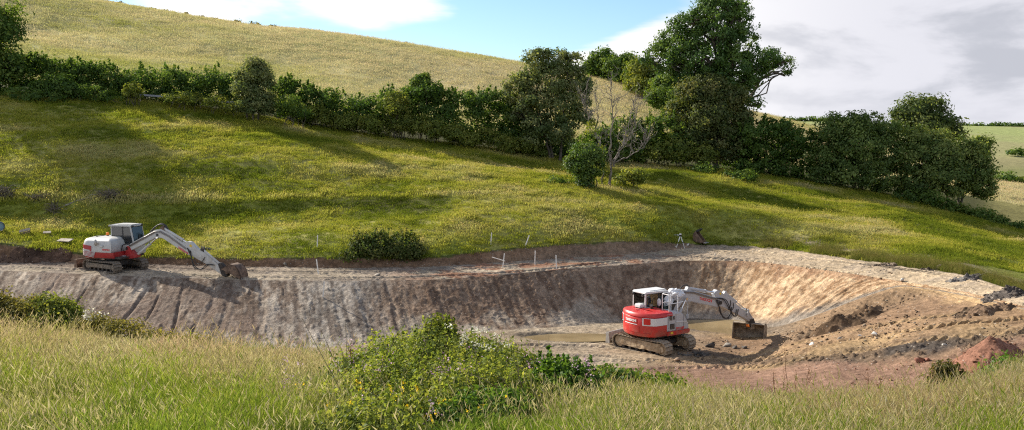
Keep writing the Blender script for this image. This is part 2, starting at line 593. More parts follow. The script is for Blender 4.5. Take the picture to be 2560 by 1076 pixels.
ORDER = ['near', 'front', 'meadow_edge', 'apron', 'floor', 'foot', 'rim', 'bank_foot', 'bank_top', 'terrace_low', 'terrace_top', 'hedge_front', 'hedge_back', 'slope_mid', 'ridge', 'ridge_back', 'valley', 'far_mid', 'far_ridge', 'far_back']
IDX = {n: i for i, n in enumerate(ORDER)}

_half = 0.585
S_COLS = np.concatenate([np.linspace(-1.1, -_half, 46)[:-1], np.linspace(-_half, _half, 841), np.linspace(_half, 1.1, 46)[1:]])
NC = len(S_COLS)


def gsmooth(a, sig):
    k = int(sig * 3)
    w = np.exp(-0.5 * (np.arange(-k, k + 1) / sig) ** 2)
    w /= w.sum()
    return np.convolve(np.pad(a, k, mode='edge'), w, mode='valid')


KY = np.zeros((len(ORDER), NC))
KZ = np.zeros((len(ORDER), NC))
_su = np.linspace(-1.1, 1.1, 1761)
for i, n in enumerate(ORDER):
    L = LINES[n]
    s = L[:, 0] / L[:, 1]
    sg = 8 if IDX['floor'] <= i <= IDX['bank_top'] else 18
    KY[i] = np.interp(S_COLS, _su, gsmooth(np.interp(_su, s, L[:, 1]), sg))
    KZ[i] = np.interp(S_COLS, _su, gsmooth(np.interp(_su, s, L[:, 2]), sg))
for i in range(1, len(ORDER)):
    KY[i] = np.maximum(KY[i], KY[i - 1] + 0.25)


def pchip_all(X, Z):
    """monotone cubic slopes per column"""
    h = np.diff(X, axis=0)
    d = np.diff(Z, axis=0) / h
    m = np.zeros_like(Z)
    w1 = 2 * h[1:] + h[:-1]
    w2 = h[1:] + 2 * h[:-1]
    same = d[1:] * d[:-1] > 0
    with np.errstate(divide='ignore', invalid='ignore'):
        hm = (w1 + w2) / (w1 / d[:-1] + w2 / d[1:])
    m[1:-1] = np.where(same, hm, 0)
    m[0], m[-1] = d[0], d[-1]
    return m


KM = pchip_all(KY, KZ)


def seg_eval(i, f, cols):
    """height at fraction f between feature i and i+1 for the given columns"""
    h = KY[i + 1][cols] - KY[i][cols]
    m0, m1 = KM[i][cols], KM[i + 1][cols]
    if i == IDX['foot']:
        dd = (KZ[i + 1][cols] - KZ[i][cols]) / h
        m0, m1 = 0.30 * dd, 1.15 * dd
    h00 = 2 * f ** 3 - 3 * f ** 2 + 1
    h10 = f ** 3 - 2 * f ** 2 + f
    h01 = -2 * f ** 3 + 3 * f ** 2
    h11 = f ** 3 - f ** 2
    return h00 * KZ[i][cols] + h10 * h * m0 + h01 * KZ[i + 1][cols] + h11 * h * m1


# lookup table of the bare ground height, for standing things on it
T_LOG = np.linspace(math.log(1.0), math.log(1400.0), 3200)
T_COL = np.arange(0, NC, 3)
TAB = np.zeros((len(T_LOG), len(T_COL)))
for j, c in enumerate(T_COL):
    Y = np.exp(T_LOG)
    i = np.clip(np.searchsorted(KY[:, c], Y, side='right') - 1, 0, len(ORDER) - 2)
    h = KY[i + 1, c] - KY[i, c]
    f = np.clip((Y - KY[i, c]) / h, 0, 1)
    dd = (KZ[i + 1, c] - KZ[i, c]) / h
    M0 = np.where(i == IDX['foot'], 0.30 * dd, KM[i, c])
    M1 = np.where(i == IDX['foot'], 1.15 * dd, KM[i + 1, c])
    TAB[:, j] = (2 * f ** 3 - 3 * f ** 2 + 1) * KZ[i, c] + (f ** 3 - 2 * f ** 2 + f) * h * M0 + (-2 * f ** 3 + 3 * f ** 2) * KZ[i + 1, c] + (f ** 3 - f ** 2) * h * M1
T_S = S_COLS[T_COL]


def H(x, y):
    x = np.asarray(x, float)
    y = np.maximum(np.asarray(y, float), 1.001)
    s = np.clip(x / y, T_S[0], T_S[-1])
    fi = np.interp(s, T_S, np.arange(len(T_S)))
    fl = np.interp(np.log(y), T_LOG, np.arange(len(T_LOG)))
    i0 = np.clip(fi.astype(int), 0, len(T_S) - 2)
    l0 = np.clip(fl.astype(int), 0, len(T_LOG) - 2)
    a, b = fi - i0, fl - l0
    return (TAB[l0, i0] * (1 - a) + TAB[l0, i0 + 1] * a) * (1 - b) + (TAB[l0 + 1, i0] * (1 - a) + TAB[l0 + 1, i0 + 1] * a) * b


def G(u, v, y0=3.0, y1=700.0):
    """the point where the sight line through a photo pixel first meets the ground"""
    d = pdir(u, v)
    d = d / d[1]
    Y = np.exp(np.linspace(math.log(y0), math.log(y1), 6000))
    below = d[2] * Y < H(d[0] * Y, Y)
    k = int(np.argmax(below)) if below.any() else len(Y) - 1
    y = Y[k]
    return Vector((d[0] * y, y, float(H(d[0] * y, y))))


def ground(x, y):
    return float(H(x, y))


def feat(name, s):
    return np.interp(s, S_COLS, KY[IDX[name]])


# ---------------------------------------------------------------- tyre and crawler tracks pressed into the soil
def smooth_path(pix, n=220):
    P = np.array([[*G(u, v, 24.0)][:2] for u, v in pix])
    t = np.linspace(0, len(P) - 1, n)
    i = np.clip(t.astype(int), 0, len(P) - 2)
    f = (t - i)[:, None]
    Q = P[i] * (1 - f) + P[i + 1] * f
    for ax in (0, 1):
        Q[:, ax] = gsmooth(Q[:, ax], n / len(P) / 2.5)
    return Q


TRACKS = [
    (smooth_path([(1720, 634), (1900, 642), (2100, 667), (2250, 688), (2420, 712), (2560, 752), (2800, 800)]), 1.0, 0.26, 0.12),
    (smooth_path([(2700, 770), (2560, 786), (2400, 800), (2300, 812), (2200, 826), (2100, 845), (2000, 868)]), 0.95, 0.25, 0.14),
    (smooth_path([(2700, 800), (2560, 815), (2420, 826), (2300, 838), (2150, 862), (2000, 890), (1850, 905), (1650, 915), (1450, 918), (1200, 925)]), 1.0, 0.27, 0.15),
    (smooth_path([(1560, 640), (1430, 660), (1250, 678), (1000, 690), (760, 690), (520, 684), (330, 676), (100, 664)]), 0.9, 0.22, 0.05),
    (smooth_path([(1230, 880), (1400, 878), (1520, 880), (1640, 893), (1760, 905)]), 1.0, 0.25, 0.06),
]


def track_relief(x, y):
    """height change and wear (0..1) from the crawler tracks"""
    dz = np.zeros_like(x)
    wear = np.zeros_like(x)
    for Q, half, w, amp in TRACKS:
        seg = np.diff(Q, axis=0)
        L = np.concatenate([[0], np.cumsum(np.hypot(seg[:, 0], seg[:, 1]))])
        lo, hi = Q.min(0) - 2.5, Q.max(0) + 2.5
        sel = np.nonzero((x > lo[0]) & (x < hi[0]) & (y > lo[1]) & (y < hi[1]))[0]
        for c0 in range(0, len(sel), 20000):
            ii = sel[c0:c0 + 20000]
            dx = x[ii, None] - Q[None, :, 0]
            dy = y[ii, None] - Q[None, :, 1]
            k = np.argmin(dx * dx + dy * dy, axis=1)
            k2 = np.minimum(k, len(seg) - 1)
            tx, ty = seg[k2, 0], seg[k2, 1]
            tl = np.hypot(tx, ty)
            tx, ty = tx / tl, ty / tl
            ex, ey = x[ii] - Q[k, 0], y[ii] - Q[k, 1]
            lat = ex * ty - ey * tx
            lon = L[k] + ex * tx + ey * ty
            dist = np.abs(np.abs(lat) - half)
            inside = 1 - sstep(dist, w * 0.8, w * 1.15)
            far = 1 - sstep(np.abs(lat), half + w, half + w + 0.8)
            ph = lon / 0.42 + (np.abs(lat) - half) * 1.1 * np.sign(lat)
            cleat = np.maximum(0, np.cos(2 * math.pi * ph)) ** 1.5
            patch = 0.35 + 0.65 * sstep(fbm(x[ii] * 0.35, y[ii] * 0.35, 51, 2), 0.3, 0.6)
            dz[ii] += inside * (-0.045 + amp * cleat * patch)
            ridge = np.exp(-((dist - w * 1.3) / 0.08) ** 2) * (1 - inside)
            dz[ii] += ridge * 0.05 * far
            wear[ii] = np.maximum(wear[ii], np.maximum(inside, 0.30 * far))
    return dz, wear


DARK_U = [1700, 1800, 1900, 2000, 2100, 2200, 2300, 2420, 2560]
DARK_Y = [G(u_, v_, 26).y for u_, v_ in zip(DARK_U, (890, 898, 900, 897, 893, 884, 870, 852, 838))]


# pools of rain water on the pit floor: centre, half sizes, level
_p1, _p2 = G(1800, 813, 30), G(1400, 843, 30)
POOLS = [(_p1.x, _p1.y, 2.9, 1.7, _p1.z - 0.02), (_p2.x + 0.5, _p2.y, 2.3, 0.75, _p2.z - 0.02)]


# ---------------------------------------------------------------- soil relief and soil layers
C = lambda *a: np.array(a)
PALE = C(0.33, 0.27, 0.195)
GREYSH = C(0.30, 0.275, 0.25)
MAUVE = C(0.20, 0.155, 0.135)
BROWN = C(0.145, 0.095, 0.062)
TAN = C(0.42, 0.285, 0.165)
REDS = C(0.215, 0.13, 0.092)
OCHRE = C(0.36, 0.245, 0.132)
DARK = C(0.085, 0.068, 0.055)
TURF = C(0.085, 0.10, 0.03)


def lerp(a, b, t):
    t = np.asarray(t)[..., None]
    return a * (1 - t) + b * t


def us_of(s):
    return CU + s * F_PX


def ridged(x, seed):
    """1-D run of scraped strips: flat faces with sharp lips"""
    i = np.floor(x)
    f = x - i
    h0, h1 = hsh(i, 0 * i, seed), hsh(i + 1, 0 * i, seed)
    return h0 + (h1 - h0) * sstep(f, 0.78, 1.0)


def band(name, a, b, rows, step, detail, mat, parent=None, power=1.0):
    """ground strip between two feature lines"""
    cols = np.arange(0, NC, step)
    if cols[-1] != NC - 1:
        cols = np.append(cols, NC - 1)
    ia, ib = IDX[a], IDX[b]
    Ys, Zs, gs = [], [], []
    for i in range(ia, ib):
        n = rows[i - ia]
        fr = np.linspace(0, 1, n + 1)
        if i < ib - 1:
            fr = fr[:-1]
        for f in fr:
            Ys.append(KY[i][cols] * (1 - f) + KY[i + 1][cols] * f)
            Zs.append(seg_eval(i, f, cols))
            gs.append(np.full(len(cols), i - ia + f))
    Y, Z, Gf = np.array(Ys), np.array(Zs), np.array(gs)
    S = np.broadcast_to(S_COLS[cols], Y.shape)
    X = S * Y
    dz, col = detail(X.ravel(), Y.ravel(), S.ravel(), Gf.ravel())
    nr, nc = Y.shape
    V = np.stack([X.ravel(), Y.ravel(), Z.ravel() + dz], 1)
    idx = np.arange(nr * nc).reshape(nr, nc)
    Fq = np.stack([idx[:-1, :-1], idx[:-1, 1:], idx[1:, 1:], idx[1:, :-1]], -1).reshape(-1, 4)
    o = mesh_np(name, V, Fq, mat, parent, col, smooth=True)
    o['kind'] = 'structure'
    return o


def edge_fade(g, n):
    """no relief on the very edges of a strip so that neighbours meet"""
    return np.clip(np.minimum(g, n - g) / (0.02 * n), 0, 1)


def d_meadow(x, y, s, g):
    col = lerp(TURF, C(0.16, 0.14, 0.06), fbm(x * 0.6, y * 0.6, 3))
    return (fbm(x * 0.5, y * 0.5, 5) - 0.5) * 0.25 * edge_fade(g, 2), col


_ru = [1300, 1600, 1800, 2000, 2200, 2320, 2450, 2560]
_ry = [G(u_, v_, 26).y for u_, v_ in zip(_ru, (935, 925, 922, 918, 908, 896, 880, 880))]


def RED_Y(u):
    return np.interp(u, _ru, _ry) - 0.3


def clods(x, y, seed, sc=1.0):
    a = fbm(x * 2.2 * sc, y * 2.2 * sc, seed, 4, 0.62) - 0.5
    b = np.maximum(0, fbm(x * 5 * sc, y * 5 * sc, seed + 5, 3, 0.6) - 0.55)
    return a * 0.16 + b * 0.5


def d_apron(x, y, s, g):
    u = us_of(s)
    tz, wear = track_relief(x, y)
    right = sstep(u, 1450, 1900)
    rough = sstep(fbm(x * 0.28, y * 0.28, 21, 3), 0.42, 0.62)
    # coarse dug ground on the right, smoother bed to the left
    cl = clods(x, y, 31)
    zone = np.exp(-((y - np.interp(u, DARK_U, DARK_Y)) / 1.15) ** 2) * sstep(u, 1660, 1800)
    zone2 = sstep(u, 1880, 2050) * sstep(y, 41.5, 43.0)
    red = sstep(y, 20, 24) * (1 - sstep(y + (fbm(x * .5, y * .5, 8) - .5) * 2.5, RED_Y(u), RED_Y(u) + 1.6)) * sstep(u, 1300, 1650)
    amp = 0.26 + 1.1 * np.maximum(zone, 0.55 * zone2)
    amp = amp * (1 - 0.75 * wear) * (1 - 0.6 * red)
    dz = cl * amp + tz
    dz += (fbm(x * 0.5, y * 0.5, 40, 3) - 0.5) * 0.22 * right
    # drying mud on the bed: long scrape lines
    bed = (g > 1.5) * (1 - right)
    ang = 0.35
    q = x * math.sin(ang) + y * math.cos(ang)
    dz += bed * (ridged(q * 2.6 + fbm(x * .3, y * .3, 77) * 2, 9) - 0.5) * 0.035
    # pale drag marks running along the pit floor near the wet patches
    base = lerp(lerp(C(0.29, 0.225, 0.155), C(0.215, 0.138, 0.085), right), OCHRE * 0.85, sstep(fbm(x * 0.22, y * 0.4, 11), 0.46, 0.66) * right)
    base = lerp(base, PALE, (1 - right) * sstep(fbm(x * 0.3, y * 0.9, 14), 0.40, 0.68) * 0.75)
    base = lerp(base, C(0.13, 0.115, 0.10), np.clip(sstep(g, 2.35, 2.75) * sstep(u, 1560, 1700) * (1 - sstep(u, 1980, 2060)), 0, 1) * 0.75)
    base = lerp(base, C(0.20, 0.135, 0.082), np.clip(zone2 * 0.8, 0, 1))
    base = lerp(base, DARK, np.clip(zone * sstep(fbm(x * 0.7, y * 0.7, 61), 0.52, 0.66), 0, 1) * 0.75)
    base = lerp(base, OCHRE, np.clip(wear * right * (1 - red) * 0.8, 0, 1))
    dk = np.clip(zone * (0.65 + 0.6 * rough), 0, 1) * (1 - 0.6 * wear)
    base = lerp(base, lerp(C(0.115, 0.082, 0.056), C(0.06, 0.05, 0.043), sstep(fbm(x * 0.9, y * 0.9, 62), 0.4, 0.6)), np.clip(dk * 1.1, 0, 0.95))
    base = lerp(base, REDS, np.clip(red * 0.92, 0, 1))
    base = lerp(base, TURF, 1 - sstep(g, 0.35, 0.8) if True else 0)
    base = lerp(base, REDS, np.clip((1 - sstep(g, 0.9, 1.1)) * sstep(g, 0.55, 0.8), 0, 1) * sstep(u, 1400, 1700))
    dz = dz * edge_fade(g, 3)
    for cx, cy, rx, ry, zt in POOLS:
        q = np.sqrt(((x - cx) / rx) ** 2 + ((y - cy) / ry) ** 2) + (fbm(x * 0.8, y * 0.8, 201, 3) - 0.5) * 0.5
        w = (1 - sstep(q, 0.75, 1.25)) * edge_fade(g, 3)
        dz = dz * (1 - 0.75 * w) + w * (zt - 0.10 - H(x, y))
        wet = (1 - sstep(q, 0.9, 1.5))
        base = lerp(base, base * 0.55, wet * 0.8)
    return dz, base


SHIFT_U = [0, 300, 480, 650, 900, 1300, 1500, 1650, 1750, 1850, 2000, 2250]
SHIFT = [150, 130, 95, 10, -45, -60, -75, -30, 40, 120, 190, 190]


def d_slope(x, y, s, g):
    u = us_of(s)
    f = np.clip(g, 0, 1)                       # 0 at the foot, 1 at the rim
    bend = (1 - f) * (0.75 + 0.25 * (1 - f))
    u0 = u + np.interp(u, SHIFT_U, SHIFT) * bend
    m = u0 * (48.0 / F_PX)                     # metres along the rim
    wob = fbm(m * 0.45, f * 0.5, 71, 3) * 2.4
    strip = ridged((m + wob) / 1.15, 3)
    teeth = ridged((m + fbm(m * 0.7, f * 1.5, 72, 2) * 0.5) / 0.24, 5)
    groove = np.maximum(0, fbm(m * 2.1, f * 0.7, 73, 2) - 0.58) * 3.0
    rock = fbm(m * 2.6, f * 4.0, 83, 4, 0.65) - 0.5
    chunk = np.maximum(0, fbm(m * 2.6, f * 9, 85, 3) - 0.56)
    leftw = 1 - sstep(u, 700, 1100)
    rightw = sstep(u, 1680, 1800)
    fr_ = (m + wob) / 1.15
    notch = np.exp(-((fr_ - np.floor(fr_) - 0.93) / 0.045) ** 2) * (hsh(np.floor(fr_), 0 * fr_, 19) > 0.35)
    notch = notch * sstep(fbm(m * 0.5, f * 2.2, 97, 2), 0.36, 0.5)
    dz = (strip - 0.5) * (0.05 * (1 - sstep(u, 450, 650)) + 0.015) + (teeth - 0.5) * (0.012 + 0.05 * sstep(fbm(m * 0.6, f * 2.0, 79, 2), 0.38, 0.6)) - groove * (0.022 * leftw + 0.012) - notch * (0.12 * (1 - sstep(u, 430, 620)) + 0.02)
    dz += rock * 0.03 + chunk * 0.03 + (fbm(m * 5.2, f * 0.9, 78, 3, 0.7) - 0.5) * 0.05 * (1 - 0.5 * rightw)
    dz += (fbm(m * 6.5, f * 9, 89, 3, 0.65) - 0.5) * 0.045 + (fbm(m * 9, f * 40, 90, 2) - 0.5) * 0.03
    dz += np.maximum(0, fbm(m * 7, f * 16, 87, 2) - 0.64) * 0.22
    dz *= np.clip(np.minimum(f, 1.0 - f) / 0.05, 0, 1)
    # strata: pale shale on the left, brown clay in the middle, tan gravel on the right
    n = fbm(m * 0.9, f * 3.0, 91, 4, 0.6)
    n2 = fbm(m * 3.6, f * 1.4, 93, 4, 0.7) * 0.50 + fbm(m * 4.5, f * 14, 94, 3, 0.6) * 0.50
    streak = sstep(n2, 0.38, 0.62)
    shale = lerp(C(0.155, 0.112, 0.082), C(0.40, 0.335, 0.265), np.clip(streak * 0.8 + (n - 0.5) * 1.3 - 0.08, 0, 1))
    shale = lerp(shale, C(0.18, 0.13, 0.10), sstep(fbm(m * 0.35, f * 2, 95), 0.52, 0.68) * 0.7)
    grey = lerp(C(0.16, 0.13, 0.105), C(0.36, 0.315, 0.262), np.clip(streak * .9 + (n - .5), 0, 1))
    brown = lerp(C(0.145, 0.095, 0.065), C(0.28, 0.20, 0.14), np.clip(streak * 0.8 + (n - .5), 0, 1))
    brown = lerp(brown, C(0.33, 0.28, 0.22), sstep(n * 0.5 + (1 - f) * 0.5 + n2 * 0.25, 0.66, 0.86) * 0.8)
    tan = lerp(C(0.27, 0.165, 0.092), C(0.56, 0.40, 0.25), np.clip(streak * 0.9 + (n - .5) * 0.6, 0, 1))
    tan = lerp(tan, C(0.25, 0.14, 0.085), sstep(f + (n - 0.5) * 0.4, 0.78, 0.95) * 0.55)
    tan = lerp(tan, C(0.19, 0.175, 0.155), (1 - sstep(f + (n - .5) * 0.3, 0.10, 0.30)) * 0.8)
    col = lerp(shale, grey, sstep(u + (n - .5) * 200, 620, 860))
    col = lerp(col, brown, sstep(u + (n - .5) * 250, 820, 1080))
    col = lerp(col, tan, sstep(u + (n - .5) * 160 + 60 * f, 1690, 1860))
    return dz, col


def d_bench(x, y, s, g):
    u = us_of(s)
    tz, wear = track_relief(x, y)
    n = fbm(x * 0.5, y * 1.2, 101, 4)
    dz = (clods(x, y, 103) * (0.55 - 0.4 * wear) + tz) * edge_fade(g, 1)
    right = sstep(u, 1620, 1800)
    col = lerp(C(0.24, 0.195, 0.155), PALE, np.clip(sstep(n, 0.3, 0.6) * 0.7 + wear * 0.5, 0, 1))
    col = lerp(col, C(0.25, 0.13, 0.08), sstep(fbm(x * 0.8, y * 2.0, 107), 0.46, 0.62) * sstep(u, 900, 1150) * (1 - right) * 0.9)
    col = lerp(col, C(0.16, 0.12, 0.095), (1 - sstep(u, 420, 900)) * sstep(g + (n - 0.5) * 0.5, 0.45, 0.75) * 0.8)
    col = lerp(col, C(0.37, 0.285, 0.19), right * (0.45 + 0.45 * sstep(n, 0.35, 0.6)))
    return dz, col


def d_bank(x, y, s, g):
    u = us_of(s)
    n = fbm(x * 1.3, g * 2.5, 111, 4)
    dz = (fbm(x * 2.5, g * 4, 113, 4, 0.6) - 0.5) * 0.25 * edge_fade(g, 1)
    col = lerp(C(0.105, 0.062, 0.038), C(0.235, 0.15, 0.095), n)
    col = lerp(col, C(0.25, 0.19, 0.14), sstep(u, 1150, 1500) * 0.5)
    col = lerp(col, TURF, sstep(g + (n - .5) * 0.5, 0.8, 1.0))
    col = lerp(col, PALE * 0.9, sstep(u, 1690, 1780) * (1 - sstep(g, 0.5, 0.9)) * 0.8)
    return dz, col


def d_field(x, y, s, g):
    n = fbm(x * 0.12, y * 0.3, 121, 4)
    col = lerp(C(0.17, 0.19, 0.035), C(0.27, 0.25, 0.075), sstep(n, 0.35, 0.65))
    dz = ((fbm(x * 0.35, y * 0.5, 123, 3) - 0.5) * 0.5 + (fbm(x * 0.07, y * 0.16, 125, 2) - 0.5) * 0.7) * np.clip(g / 0.4, 0, 1) * np.clip((3 - g) / 0.2, 0, 1)
    u = us_of(s)
    bare = sstep(u, 1950, 2050) * np.exp(-((g - 0.32 + 0.05 * np.sin(x)) / 0.09) ** 2) * sstep(fbm(x * 0.3, y * 0.8, 127), 0.35, 0.6)
    return dz, lerp(col, C(0.30, 0.24, 0.17), bare)


def d_lane(x, y, s, g):
    u = us_of(s)
    c = lerp(C(0.05, 0.055, 0.02), C(0.09, 0.085, 0.035), fbm(x * 0.5, y * 0.5, 131))
    return np.zeros_like(x), lerp(c, C(0.20, 0.18, 0.07), sstep(u, 2440, 2520))


def d_upper(x, y, s, g):
    n = fbm(x * 0.03, y * 0.06, 141, 4)
    col = lerp(C(0.36, 0.34, 0.13), C(0.50, 0.42, 0.23), sstep(n, 0.3, 0.7))
    dz = (fbm(x * 0.10, y * 0.12, 143, 3) - 0.5) * 1.0 * np.clip(g / 0.3, 0, 1)
    return dz, col


def d_far(x, y, s, g):
    n = fbm(x * 0.012, y * 0.012, 151, 4)
    f1 = sstep(g, 1.9, 2.1)
    col = lerp(C(0.19, 0.195, 0.075), C(0.27, 0.30, 0.115), f1)
    col = lerp(col, C(0.28, 0.235, 0.13), sstep(n, 0.45, 0.65) * 0.6)
    dz = (fbm(x * 0.006, y * 0.006, 153, 3) - 0.5) * 6.0 * np.clip(g, 0, 1) * np.clip((4 - g) * 0.5, 0, 1)
    return dz, col


band('foreground_meadow', 'near', 'meadow_edge', [20, 50], 6, d_meadow, M_TURF)
band('pit_floor', 'meadow_edge', 'foot', [20, 112, 88], 1, d_apron, M_SOIL)
band('pit_slope', 'foot', 'rim', [112], 1, d_slope, M_SHALE)
band('bench_track', 'rim', 'bank_foot', [56], 1, d_bench, M_SOIL)
band('cut_bank', 'bank_foot', 'bank_top', [14], 1, d_bank, M_SOIL)
band('field', 'bank_top', 'hedge_front', [24, 10, 60], 3, d_field, M_TURF)
band('lane', 'hedge_front', 'hedge_back', [12], 6, d_lane, M_TURF)
band('upper_field', 'hedge_back', 'ridge_back', [24, 40, 16], 6, d_upper, M_TURF)
band('far_hills', 'ridge_back', 'far_back', [20, 20, 30, 16], 6, d_far, M_TURF)
# the meadow goes on behind the photographer
_m = mesh_np('meadow_behind', [(-60, 1, -2.4), (60, 1, -2.4), (60, -60, 1.5), (-60, -60, 1.5)], [(0, 1, 2, 3)], M_TURF, None, np.tile(TURF, (4, 1)))
_m['kind'] = 'structure'


# ---------------------------------------------------------------- muddy water lying on the pit floor
def water(name, cx, cy, rx, ry, zt):
    m, t = mat_new(name)
    out = t('ShaderNodeOutputMaterial')
    b = t('ShaderNodeBsdfPrincipled')
    tc = t('ShaderNodeTexCoord')
    n = t('ShaderNodeTexNoise', ins={'Vector': tc.outputs['Object'], 'Scale': 0.5, 'Detail': 5.0})
    t.link(t.mix(t.smooth(n.outputs[0], 0.35, 0.65), (0.21, 0.155, 0.08), (0.30, 0.225, 0.12)), b.inputs['Base Color'])
    b.inputs['Roughness'].default_value = 0.05
    b.inputs['IOR'].default_value = 1.33
    n2 = t('ShaderNodeTexNoise', ins={'Vector': t.vmath('MULTIPLY', tc.outputs['Object'], (1.0, 2.2, 1.0)), 'Scale': 2.4, 'Detail': 3.0})
    bp = t('ShaderNodeBump')
    bp.inputs['Strength'].default_value = 0.10
    bp.inputs['Distance'].default_value = 0.05
    t.link(n2.outputs[0], bp.inputs['Height'])
    t.link(bp.outputs[0], b.inputs['Normal'])
    t.link(b.outputs[0], out.inputs[0])
    pts = [np.array((cx + rx * math.cos(k * math.pi / 32), cy + ry * math.sin(k * math.pi / 32), zt)) for k in range(64)]
    c = np.array((cx, cy, zt))
    V = [c] + pts
    Fc = [(0, 1 + i, 1 + (i + 1) % len(pts)) for i in range(len(pts))]
    o = mesh_np(name, V, Fc, m)
    o['kind'] = 'structure'
    return o


for nm, (cx, cy, rx, ry, zt) in zip(('pond_water', 'puddle_water'), POOLS):
    water(nm, cx, cy, rx * 1.3, ry * 1.3, zt)

# ---------------------------------------------------------------- machine materials
M_RED = mat_paint('red_paint', (0.50, 0.022, 0.020), 0.36, 0.22, splash=0.75)
M_DKRED = mat_paint('worn_red_paint', (0.36, 0.018, 0.020), 0.42, 0.18, splash=0.1)
M_WHITE = mat_paint('white_paint', (0.66, 0.66, 0.66), 0.38, 0.2, splash=0.6)
M_OLDWHITE = mat_paint('weathered_white_paint', (0.50, 0.495, 0.475), 0.42, 0.34, splash=0.6)
M_GREYP = mat_paint('light_grey_paint', (0.45, 0.45, 0.46), 0.42, 0.24, splash=0.6)
M_BLACK = mat_paint('black_plastic', (0.018, 0.018, 0.02), 0.5, 0.18)
M_RUBBER = mat_paint('hose_rubber', (0.02, 0.02, 0.022), 0.6, 0.2)
M_STEEL = mat_paint('steel', (0.30, 0.29, 0.28), 0.35, 0.45, 0.7)
M_CHROME = mat_paint('chrome_rod', (0.72, 0.72, 0.72), 0.15, 0.05, 1.0)
M_SHOE = mat_simple('track_shoe_steel', (0.20, 0.155, 0.11), (0.38, 0.31, 0.225), 9.0, 0.75, 0.4)
M_RUBTRACK = mat_simple('dusty_track_pad', (0.10, 0.085, 0.07), (0.25, 0.20, 0.15), 9.0, 0.85, 0.4)
M_MUD = mat_simple('dried_mud', (0.28, 0.20, 0.125), (0.46, 0.35, 0.235), 5.0, 0.95, 0.9, 0.1, 0.05)
M_BUCKET = mat_simple('worn_bucket_steel', (0.16, 0.12, 0.085), (0.36, 0.29, 0.21), 4.0, 0.7, 0.5)
M_RUST = mat_simple('rusty_steel', (0.085, 0.055, 0.04), (0.22, 0.145, 0.10), 4.0, 0.8, 0.6)
M_DARKST = mat_simple('dark_greasy_steel', (0.03, 0.026, 0.024), (0.075, 0.06, 0.05), 5.0, 0.6, 0.5)
M_BLADE = mat_simple('pale_blade_steel', (0.26, 0.23, 0.20), (0.46, 0.43, 0.40), 4.0, 0.6, 0.3)
M_TEETH = mat_paint('polished_tooth_steel', (0.45, 0.43, 0.41), 0.35, 0.3, 0.6)
M_GLASS = mat_glass('cab_glass')
M_LENS = mat_paint('red_lens', (0.55, 0.015, 0.015), 0.2, 0.05)
M_AMBER = mat_paint('amber_lens', (0.80, 0.20, 0.02), 0.25, 0.1)
M_YELLOW = mat_paint('yellow_sticker', (0.75, 0.50, 0.03), 0.5, 0.1)
M_CLOTH = mat_simple('seat_fabric', (0.03, 0.03, 0.033), (0.06, 0.06, 0.065), 12.0, 0.9)
M_WRAP = mat_simple('white_sheeting', (0.55, 0.56, 0.58), (0.78, 0.78, 0.80), 6.0, 0.5, 0.8, 0.5, 0.04)
M_REDTXT = mat_paint('red_lettering', (0.60, 0.03, 0.03), 0.5, 0.1)
M_WHTTXT = mat_paint('white_lettering', (0.80, 0.80, 0.80), 0.5, 0.05)


def text_obj(name, body, size, mat, parent, place):
    """flat lettering as thin mesh; place maps (x along text, y up, depth) to the machine's frame"""
    cu = bpy.data.curves.new(name, 'FONT')
    cu.body = body
    cu.size = size
    cu.align_x = 'CENTER'
    cu.align_y = 'CENTER'
    cu.extrude = 0.003
    cu.offset = 0.006 * size / 0.16
    tmp = bpy.data.objects.new(name, cu)
    me = bpy.data.meshes.new_from_object(tmp)
    bpy.data.objects.remove(tmp)
    for v in me.vertices:
        v.co = place(v.co.x, v.co.y, v.co.z)
    me.materials.clear()
    me.materials.append(mat)
    me.name = name
    o = bpy.data.objects.new(name, me)
    return link(o, parent)


